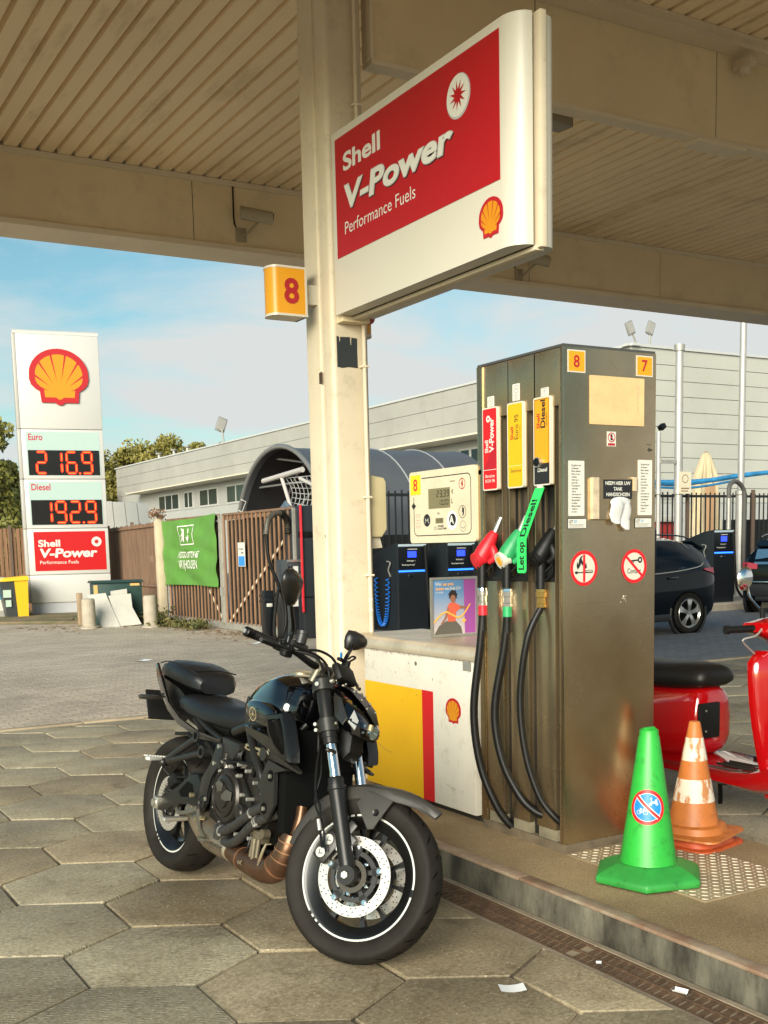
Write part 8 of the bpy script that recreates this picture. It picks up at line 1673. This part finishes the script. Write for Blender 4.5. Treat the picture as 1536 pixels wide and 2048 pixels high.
p3 = pole(18.75, 19.3, 3.95, .05, .05, 'thin grey post with a small floodlight beside the vent pipe', 'light_post'); b = B(); b.obox((18.81, 19.26, 4.06), (.16, .14, .12), Matrix.Rotation(R_(-35), 3, 'Y'), .02); b.done('floodlight', blk_s, p3)
# ================================================================== WAREHOUSE
wh = empty('warehouse', (40, 60, -.03), 'long pale metal clad warehouse with a recessed window strip behind the forecourt', 'warehouse')
clad = M('cladding_grey', (.33, .315, .28), .5, var=.09, vs=.3, dirt=.12); cladw = M('cladding_pale', (.40, .395, .345), .5, var=.07, vs=.25, dirt=.08)
WX, WY, WZ = 31.05, 33.5, 9.0
def cladding(fr_, L4, z0_, z1_, ph, pw, m, nm, par, off=0.):
    b = B(); z = z0_; row = 0
    while z < z1_-.05:
        zt = min(z+ph, z1_); u = 0.; k = 0
        while u < L4:
            u1 = min(u+pw, L4); fr_.rect(b, u+.012, z+.012, u1-.012, zt-.012, -.06, .0); u = u1
        z = zt; row += 1
    return b.done(nm, m, par, smooth_=False)
seam_g = M('joint_grey', (.16, .155, .14), .7)
fl = Fr((WX, 99.5, 0), (0, -1, 0), (0, 0, 1)); frn = Fr((WX, WY, 0), (1, 0, 0), (0, 0, 1))
b = B(); b.box((WX+.05, WY+.05, -.03), (90, 99.5, WZ-.1)); b.done('core', seam_g, wh, smooth_=False)
cladding(fl, 66.0, 6.55, WZ, .82, 13.2, clad, 'upper_cladding', wh); cladding(frn, 58, 3.0, WZ, .60, 12.0, cladw, 'end_cladding', wh)
b = B(); fl.rect(b, 0, -.03, 66, 4.75, -.05, -.02); frn.rect(b, 0, -.03, 58, 2.99, -.05, -.01); b.done('lower_wall', M('wall_grey', (.36, .36, .335), .6, var=.06, vs=.4), wh, smooth_=False)
b = B(); fl.rect(b, 0, 4.76, 66, 6.54, -.05, -.03); b.done('window_band', M('band_grey', (.33, .32, .29), .6), wh, smooth_=False)
b = B(); fl.rect(b, -.2, WZ, 66.2, WZ+.10, -.3, .08); frn.rect(b, -.2, WZ-.0+.001, 58, WZ+.099, -.3, .08); b.done('parapet', M('parapet_grey', (.45, .45, .43), .5), wh, smooth_=False)
b = B(); b.prism([fl.p(6.5, 6.42, .0), fl.p(6.5, 6.54, .0), fl.p(6.5, 6.54, 1.3), fl.p(6.5, 6.46, 1.3)], (0, -59.3, 0)); b.done('awning', M('awning_cream', (.62, .56, .42), .6), wh, smooth_=False)
for u0, u1 in ((11.0, 15.6), (16.8, 18.6), (20.0, 23.5), (25.2, 28.5), (31, 38), (44, 52), (54.2, 56.0), (56.4, 60.5)):
    b = B(); fl.rect(b, u0, 4.80, u1, 6.10, -.03, .02); wf_ = b.done('window', M('window_frame_grey', (.42, .41, .38), .5), wh, smooth_=False); b = B(); n = max(2, int((u1-u0)/1.5)); 
    for i in range(n): a = u0+(u1-u0)*i/n; fl.rect(b, a+.10, 4.92, a+(u1-u0)/n-.10, 6.0, .0205, .024)
    b.done('pane', glass_d if u0 > 30 else M('pane_dark', (.035, .045, .04), .12), wf_, smooth_=False)
b = B(); frn.rect(b, 9.0, 3.0, 9.12, WZ, .0, .10); b.done('downpipe', M('pipe_grey', (.48, .47, .44), .5), wh, smooth_=False)
b = B(); b.cyl(frn.p(9.1, 5.1, .15), frn.p(12.5, 5.0, .9), .05, n=8); b.done('wall_bracket', M('bracket_rust', (.25, .12, .08), .6), wh)
def flood(p, d, label, s=1.):
    p = Vector(p); r = empty('floodlight', p, label, 'floodlight', 'floodlights on the warehouse roof'); b = B(); b.cyl(p-Vector((0, 0, .05)), p+Vector(d)*.8*s, .05*s, n=8); b.obox(p, (.5*s, .3*s, .1)); b.done('arm', galv, r); b = B(); c = p+Vector(d)*1.05*s; b.obox(c, (.50*s, .14*s, .72*s), Matrix.Rotation(R_(-25 if d[0] < 0 else 20), 3, 'Y'), .04); h_ = b.done('lamp_head', M('flood_grey', (.30, .29, .27), .4, metal=.3), r); b = B(); b.obox(c+Vector((-.02, -.085*s, 0)), (.40*s, .02, .55*s), Matrix.Rotation(R_(-25 if d[0] < 0 else 20), 3, 'Y')); b.done('lamp_glass', M('flood_glass', (.30, .29, .26), .2), h_)
flood((31.9, 34.0, 9.12), (-.55, 0, .85), 'outer one of the paired floodlights on the warehouse corner above the pump', .75); flood((32.5, 34.0, 9.12), (.05, 0, .95), 'inner one of the paired floodlights on the warehouse corner above the pump', .75)
flood((31.3, 55.5, 9.12), (.05, .3, .95), 'single floodlight on the roof edge above the display head', 1.3); flood((31.3, 75.0, 9.12), (.1, .5, .9), 'single floodlight on the roof edge left of the column', 1.4)
for i, y in enumerate((86.0, 89.5, 83)): one(lambda b: (b.cyl((31.6, y, 9.0), (31.6, y, 9.5), .12, n=10), b.cyl((31.6, y, 9.5), (31.6, y, 9.62), .26, .3, n=12)), 'roof_vent', galv, ('small roof vent at the middle of the three on the warehouse edge', 'small roof vent nearest the trees on the warehouse edge', 'small roof vent nearest the column on the warehouse edge')[i], 'roof vent', (31.6, y, 9.0), 'small vents on the warehouse roof edge')
# ================================================================== TUNNEL TENT
tt = empty('tunnel_tent', (12.6, 22.3, -.03), 'grey arched tunnel tent with dark open end behind the gate', 'tent')
tY, tR, tZ = 22.25, 2.42, 1.25
def arch(x, r, n=28): return [(x, tY+r*math.cos(a), tZ+r*math.sin(a)) for a in [math.pi*i/n for i in range(n+1)]]
def hoop(x, r): return [(x, tY+r, -.03)]+arch(x, r)+[(x, tY-r, -.03)]
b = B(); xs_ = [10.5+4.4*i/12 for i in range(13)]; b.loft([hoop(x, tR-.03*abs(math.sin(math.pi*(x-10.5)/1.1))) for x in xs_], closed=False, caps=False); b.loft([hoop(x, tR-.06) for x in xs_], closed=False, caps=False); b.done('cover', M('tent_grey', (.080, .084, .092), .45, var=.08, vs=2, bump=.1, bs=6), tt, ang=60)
b = B(); b.poly(hoop(14.88, tR-.07)); b.done('rear_wall', M('tent_dark', (.012, .012, .013), .8), tt, smooth_=False); b = B(); b.loft([hoop(x, tR-.075) for x in (10.62, 14.85)], closed=False, caps=False); b.done('inner_shade', MATS['tent_dark'], tt, ang=60)  # near-black inner layer puts the shade inside the tent into the colour
b = B(); b.tube([Vector(p) for p in hoop(10.5, tR)], .055, 8); [b.tube([Vector(p) for p in hoop(x, tR-.1)], .03, 6) for x in (11.6, 12.7, 13.8)]
for (y0_, z0_, y1_, z1_) in ((24.5, 1.2, 21.6, 3.3), (24.6, 2.0, 22.2, 2.0), (24.3, 2.3, 22.9, .8), (24.0, 2.9, 20.6, 3.0), (23.1, 3.5, 21.4, 3.2)): b.tube([(10.8, y0_, z0_), (11.6, y1_, z1_)], .024, 6)
b.done('tube_frame', M('tube_grey', (.22, .22, .21), .4, metal=.5), tt, ang=60)
b = B()
for x in (11.6, 12.7, 13.8): b.tube([Vector(p) for p in hoop(x, tR+.004)], .018, 6)
b.done('seam_ridge', M('tent_light', (.26, .27, .28), .5), tt, ang=60)
b = B()
for k in range(5):
    a = R_(8+k*7); p = Vector((10.45, tY+(tR-.05)*math.cos(a), tZ+(tR-.05)*math.sin(a))); q = p+Vector((0, -.28, -.06)); b.tube([p, q, p+Vector((0, -.02, -.30))], .012, 5)
b.done('lacing', M('lacing_pale', (.55, .53, .48), .6), tt)
# goal frame lying on top of the vacuum machine side of the gate
go = empty('small_goal', (9.2, 18.6, 2.2), 'white tubular goal with sagging net stored upended behind the right gate leaf', 'goal')
b = B(); b.tube([(9.2, 20.15, 2.80), (9.2, 18.45, 2.90)], .05, 10); b.tube([(9.2, 19.35, 2.84), (9.2, 18.95, 2.20), (9.2, 18.9, 0.)], .035, 8); b.tube([(9.2, 18.55, 2.75), (9.2, 17.2, 2.35), (9.2, 17.2, 0)], .035, 8); b.done('frame', M('goal_white', (.42, .39, .36), .4), go)
b = B()
def net(u, v): return Vector((9.25+.15*math.sin(math.pi*v), 19.25-u*2.0+.1*v, 2.80-.05*u-v*.62-.12*math.sin(math.pi*u)*v))
for i in range(13): b.tube([net(i/12, v/6) for v in range(7)], .007, 4)
for j in range(8): b.tube([net(u/10, j/7) for u in range(11)], .007, 4)
b.done('net', M('net_grey', (.40, .40, .38), .7), go)
one(lambda b: b.loft([[(9.05+.1*math.sin(i), 19.3-.22*i, 2.16+.10*math.sin(i*1.7)+(.12 if i in (1, 2) else 0)), (9.35, 19.3-.22*i, 2.12), (9.3, 19.3-.22*i, 2.05)] for i in range(11)]), 'blue_tarp', M('tarp_pale_blue', (.20, .28, .38), .6), 'crumpled pale blue tarpaulin lying along the top behind the right gate leaf', 'tarpaulin', (9.2, 18.3, 2.1))
ws = empty('ribbed_shelter', (10.2, 32, -.03), 'white ribbed shelter roof showing above the slat fence beside the totem', 'shelter'); b = B()
for k in range(4): b.hexa([(9.55+.40*k-.12, 31.5, 0), (9.93+.40*k-.12, 31.5, 0), (9.93+.40*k-.12, 33, 0), (9.55+.40*k-.12, 33, 0), (9.45+.36*k, 31.9, 2.98-.02*k), (9.79+.36*k, 31.9, 2.97-.02*k), (9.79+.36*k, 33, 3.0), (9.45+.36*k, 33, 3.0)])
b.done('panels', M('shelter_white', (.66, .63, .56), .55, var=.06, vs=1), ws, smooth_=False)
# ================================================================== TREES AND GROWTH
leafm = []
for i, (c, c2) in enumerate((((.24, .22, .04), (.10, .11, .022)), ((.15, .17, .04), (.06, .085, .022)), ((.27, .22, .04), (.12, .12, .025)))):
    leafm.append(M('foliage_'+('olive', 'green', 'autumn')[i], c, .7, col2=c2, vs=.9, ramp=(.35, .65)))
for m_ in leafm:
    try: m_.node_tree.nodes['Principled BSDF'].inputs['Subsurface Weight'].default_value = 0
    except Exception: pass
def leaves(b, c, rad, n, s, rnd, flat=1.):
    for _ in range(n):
        while True:
            d = Vector((rnd.uniform(-1, 1), rnd.uniform(-1, 1), rnd.uniform(-1, 1)))
            if .05 < d.length < 1: break
        d = d.normalized()*(rnd.random()**.45); p = Vector(c)+Vector((d.x*rad[0], d.y*rad[1], d.z*rad[2])); a = Vector((rnd.gauss(0, 1), rnd.gauss(0, 1), rnd.gauss(0, .7))).normalized(); e = a.orthogonal().normalized(); f = a.cross(e); q = s*rnd.uniform(.6, 1.4); t = rnd.uniform(0, 6.28); e, f = e*math.cos(t)+f*math.sin(t), f*math.cos(t)-e*math.sin(t)
        b.poly([p-e*q*.5, p+f*q*.32, p+e*q*.55, p-f*q*.32])
def tree(x, y, h, r, zb_, label, m, seed, leaf_s, n_cl, n_lf, group):
    rnd = random.Random(seed); rt2 = empty('tree', (x, y, -.03), label, 'tree', group); b = B(); b.tube([(x, y, -.03), (x+rnd.uniform(-.2, .2), y, h*.3), (x+rnd.uniform(-.4, .4), y, h*.62), (x, y, h*.85)], [h*.028, h*.02, h*.012, h*.004], 8, 4); cs = []
    for k in range(n_cl):
        a = rnd.uniform(0, 6.28); t = rnd.random(); z = zb_+(h-zb_)*t; prof_ = math.sin(math.pi*min(1, .18+.80*t))**.7; rr2 = r*prof_*rnd.uniform(.35, 1.0); c = Vector((x+rr2*math.cos(a), y+rr2*math.sin(a), z)); cs.append(c)
        if k % 2 == 0: b.tube([(x, y, max(h*.25, z-h*.22)), (x+(c.x-x)*.5, y+(c.y-y)*.5, z-h*.07), tuple(c)], [h*.010, h*.006, h*.002], 5, 3)
    b.done('trunk', M('bark', (.09, .065, .045), .9, var=.3, vs=3), rt2); b = B()
    for c in cs: q = r*rnd.uniform(.22, .40); leaves(b, c, (q, q, q*.75), n_lf, leaf_s, rnd)
    b.done('crown', m, rt2, smooth_=False, merge=False, recalc=False)
gt = 'trees beyond the fence and warehouse'
tree(8.6, 46, 7.6, 2.2, .8, 'olive tree cut by the left edge of the picture behind the totem', leafm[0], 1, .20, 54, 260, gt)
tree(5.6, 50, 9.2, 3.2, 1, 'taller green tree at the left edge behind the other tree', leafm[1], 2, .24, 48, 240, gt)
tree(10.2, 52, 5.4, 2.6, .3, 'low green shrubby tree between the left edge and the totem', leafm[1], 3, .22, 40, 220, gt)
for i, (x, y, h, r, lab) in enumerate(((26.6, 100, 8.6, 4.2, 'rounded autumn tree just right of the totem'), (30.5, 104, 10.6, 4.6, 'second autumn tree from the totem behind the roofline'), (34.8, 106, 11.2, 4.6, 'highest autumn tree behind the roofline'), (39.0, 108, 12.3, 4.4, 'autumn tree farthest right behind the roofline'), (23.5, 98, 8.0, 4.0, 'autumn tree hidden partly by the totem'), (43.5, 112, 12.2, 2.8, 'small thin tree top peeking over the roof right of the autumn trees'))): tree(x, y, h, r, 1.5, lab, leafm[2] if i != 4 else leafm[0], 10+i, .34, 58, 280, gt)
cr_ = empty('dry_creeper', (8.6, 24.2, 0), 'rust brown creeper tangled over the slat fence and gate post', 'creeper'); rnd = random.Random(9); b = B(); 
for k in range(30): t = rnd.random(); leaves(b, (8.36+.4*t, 23.7+3.2*t*t, rnd.uniform(.2, 2.25)), (.10, .3, .25), 26, .06, rnd)
for k in range(10): leaves(b, (8.2, 23.55, 2.3), (.2, .24, .14), 22, .05, rnd)
b.done('stems', M('creeper_rust', (.22, .10, .05), .8, col2=(.11, .07, .03), vs=4, ramp=(.4, .6)), cr_, smooth_=False, merge=False, recalc=False)
rnd = random.Random(21); b = B()
for k in range(150): t = rnd.random(); y = 23.6-t*3.3 if k < 100 else rnd.uniform(23.6, 25.5); x = (8.2-abs(rnd.gauss(0, .28))-.1) if k < 100 else rnd.uniform(6.6, 8.2); leaves(b, (x, y, .02+abs(rnd.gauss(0, .07))*(1.6 if t < .4 else .5)), (.16, .16, .09), 12, .075, rnd)
o = b.done('weeds', M('weed_mix', (.13, .11, .03), .8, col2=(.05, .06, .015), vs=3, ramp=(.4, .6)), None, smooth_=False, merge=False, recalc=False); tag(o, 'dry weeds and grass at the foot of the gate and cabinet', 'weeds', None, 'stuff')
b = B()
for k in range(900):
    if k < 620: y = rnd.uniform(17.0, 24.5); x = 8.2-abs(rnd.gauss(0, .45))-.05
    else: x = rnd.uniform(5.2, 8.0); y = 24.0-abs(rnd.gauss(0, .9))
    a = rnd.uniform(0, 6.28); s = rnd.uniform(.02, .055); z = -.024+rnd.random()*.012; c_, s_ = math.cos(a)*s, math.sin(a)*s; b.poly([(x+c_, y+s_, z), (x-s_*.6, y+c_*.6, z+.012*rnd.random()), (x-c_, y-s_, z), (x+s_*.6, y-c_*.6, z+.012*rnd.random())])
o = b.done('fallen_leaves', M('leaf_litter', (.36, .24, .10), .8, col2=(.16, .09, .035), vs=6, ramp=(.4, .6)), None, smooth_=False, merge=False, recalc=False); tag(o, 'fallen leaves drifted along the gate and kerb', 'fallen leaves', None, 'stuff')
b = B(); b.loft([[(4.5, 26.3, -.028), (6.5, 24.4, -.028), (8.1, 23.6, -.028)], [(4.5, 26.4, .03), (6.5, 24.6, .03), (8.1, 23.8, .03)], [(4.5, 32, .06), (6.5, 32, .06), (9.0, 30, .06)]], closed=False, caps=False); struct(b.done('verge', M('verge_soil', (.21, .155, .085), .9, col2=(.10, .10, .035), vs=1.5, ramp=(.4, .6), bump=.5, bs=12), smooth_=False))
# ================================================================== one object per separate piece, three levels at most
def split_pieces(names, gap=.004):
    for o in list(bpy.data.objects):
        if o.type != 'MESH' or o.name.split('.')[0] not in names: continue
        me = o.data; n = len(me.vertices); par = list(range(n))
        def find(a):
            while par[a] != a: par[a] = par[par[a]]; a = par[a]
            return a
        for e in me.edges: par[find(e.vertices[0])] = find(e.vertices[1])
        comp = {}
        for v in me.vertices: comp.setdefault(find(v.index), []).append(v.index)
        cl = []
        for ids in comp.values():
            cs = [me.vertices[i].co for i in ids]; cl.append([set(ids), [min(c[k] for c in cs)-gap for k in range(3)], [max(c[k] for c in cs)+gap for k in range(3)]])
        ch = True
        while ch:
            ch = False
            for i in range(len(cl)):
                for j in range(i+1, len(cl)):
                    if all(cl[i][1][k] <= cl[j][2][k] and cl[j][1][k] <= cl[i][2][k] for k in range(3)):
                        a, c = cl[i], cl.pop(j); a[0] |= c[0]; a[1] = [min(p, q) for p, q in zip(a[1], c[1])]; a[2] = [max(p, q) for p, q in zip(a[2], c[2])]; ch = True; break
                if ch: break
        if len(cl) < 2 or len(cl) > 24: continue
        src = me.copy()
        for k, (ids, _, _) in enumerate(cl):
            bm = bmesh.new(); bm.from_mesh(src); bm.verts.ensure_lookup_table()
            bmesh.ops.delete(bm, geom=[v for v in bm.verts if v.index not in ids], context='VERTS')
            if k == 0: bm.to_mesh(me); me.update()
            else:
                m2 = src.copy(); bm.to_mesh(m2); c = o.copy(); c.data = m2; sc.collection.objects.link(c); c.parent = o.parent
            bm.free()
        bpy.data.meshes.remove(src)
split_pieces(set('bobbin case_bolt clamp_bolt plate_bolt hanger_bolt cowl_screw air_scoop pillion_hanger grip cowl_wing tank_shoulder knee_pad tank_lower_fin scoop_void tail_panel fork stanchion slider brake_caliper mudguard_stay running_light radiator_shroud shroud_arm pivot_plate side_cover pillion_peg rider_peg axle_block riser side_cowl floor_trim tail_lamp side_window header_pipe coolant_hose hose_clamp bracket piston_caps line_fitting sensors mount_slot door_handle window_trim wheel_well cladding footing bin_sticker warning_label swingarm hanger_holes swingarm_window shroud_recess shroud_bolt cap_marks reflective_band floor_mat flap_screws seat_piping spring weld_ring oil_caps bay_panel junction_box trigger_guard coin_slots coin_plate latch slats_ rail base_plate instruction engine brake_line cables engine_cables lock oil_cooler_cast brake_pedal tank_graphic'.split()))
for o in bpy.data.objects:
    while o.parent and o.parent.parent and o.parent.parent.parent: o.parent = o.parent.parent
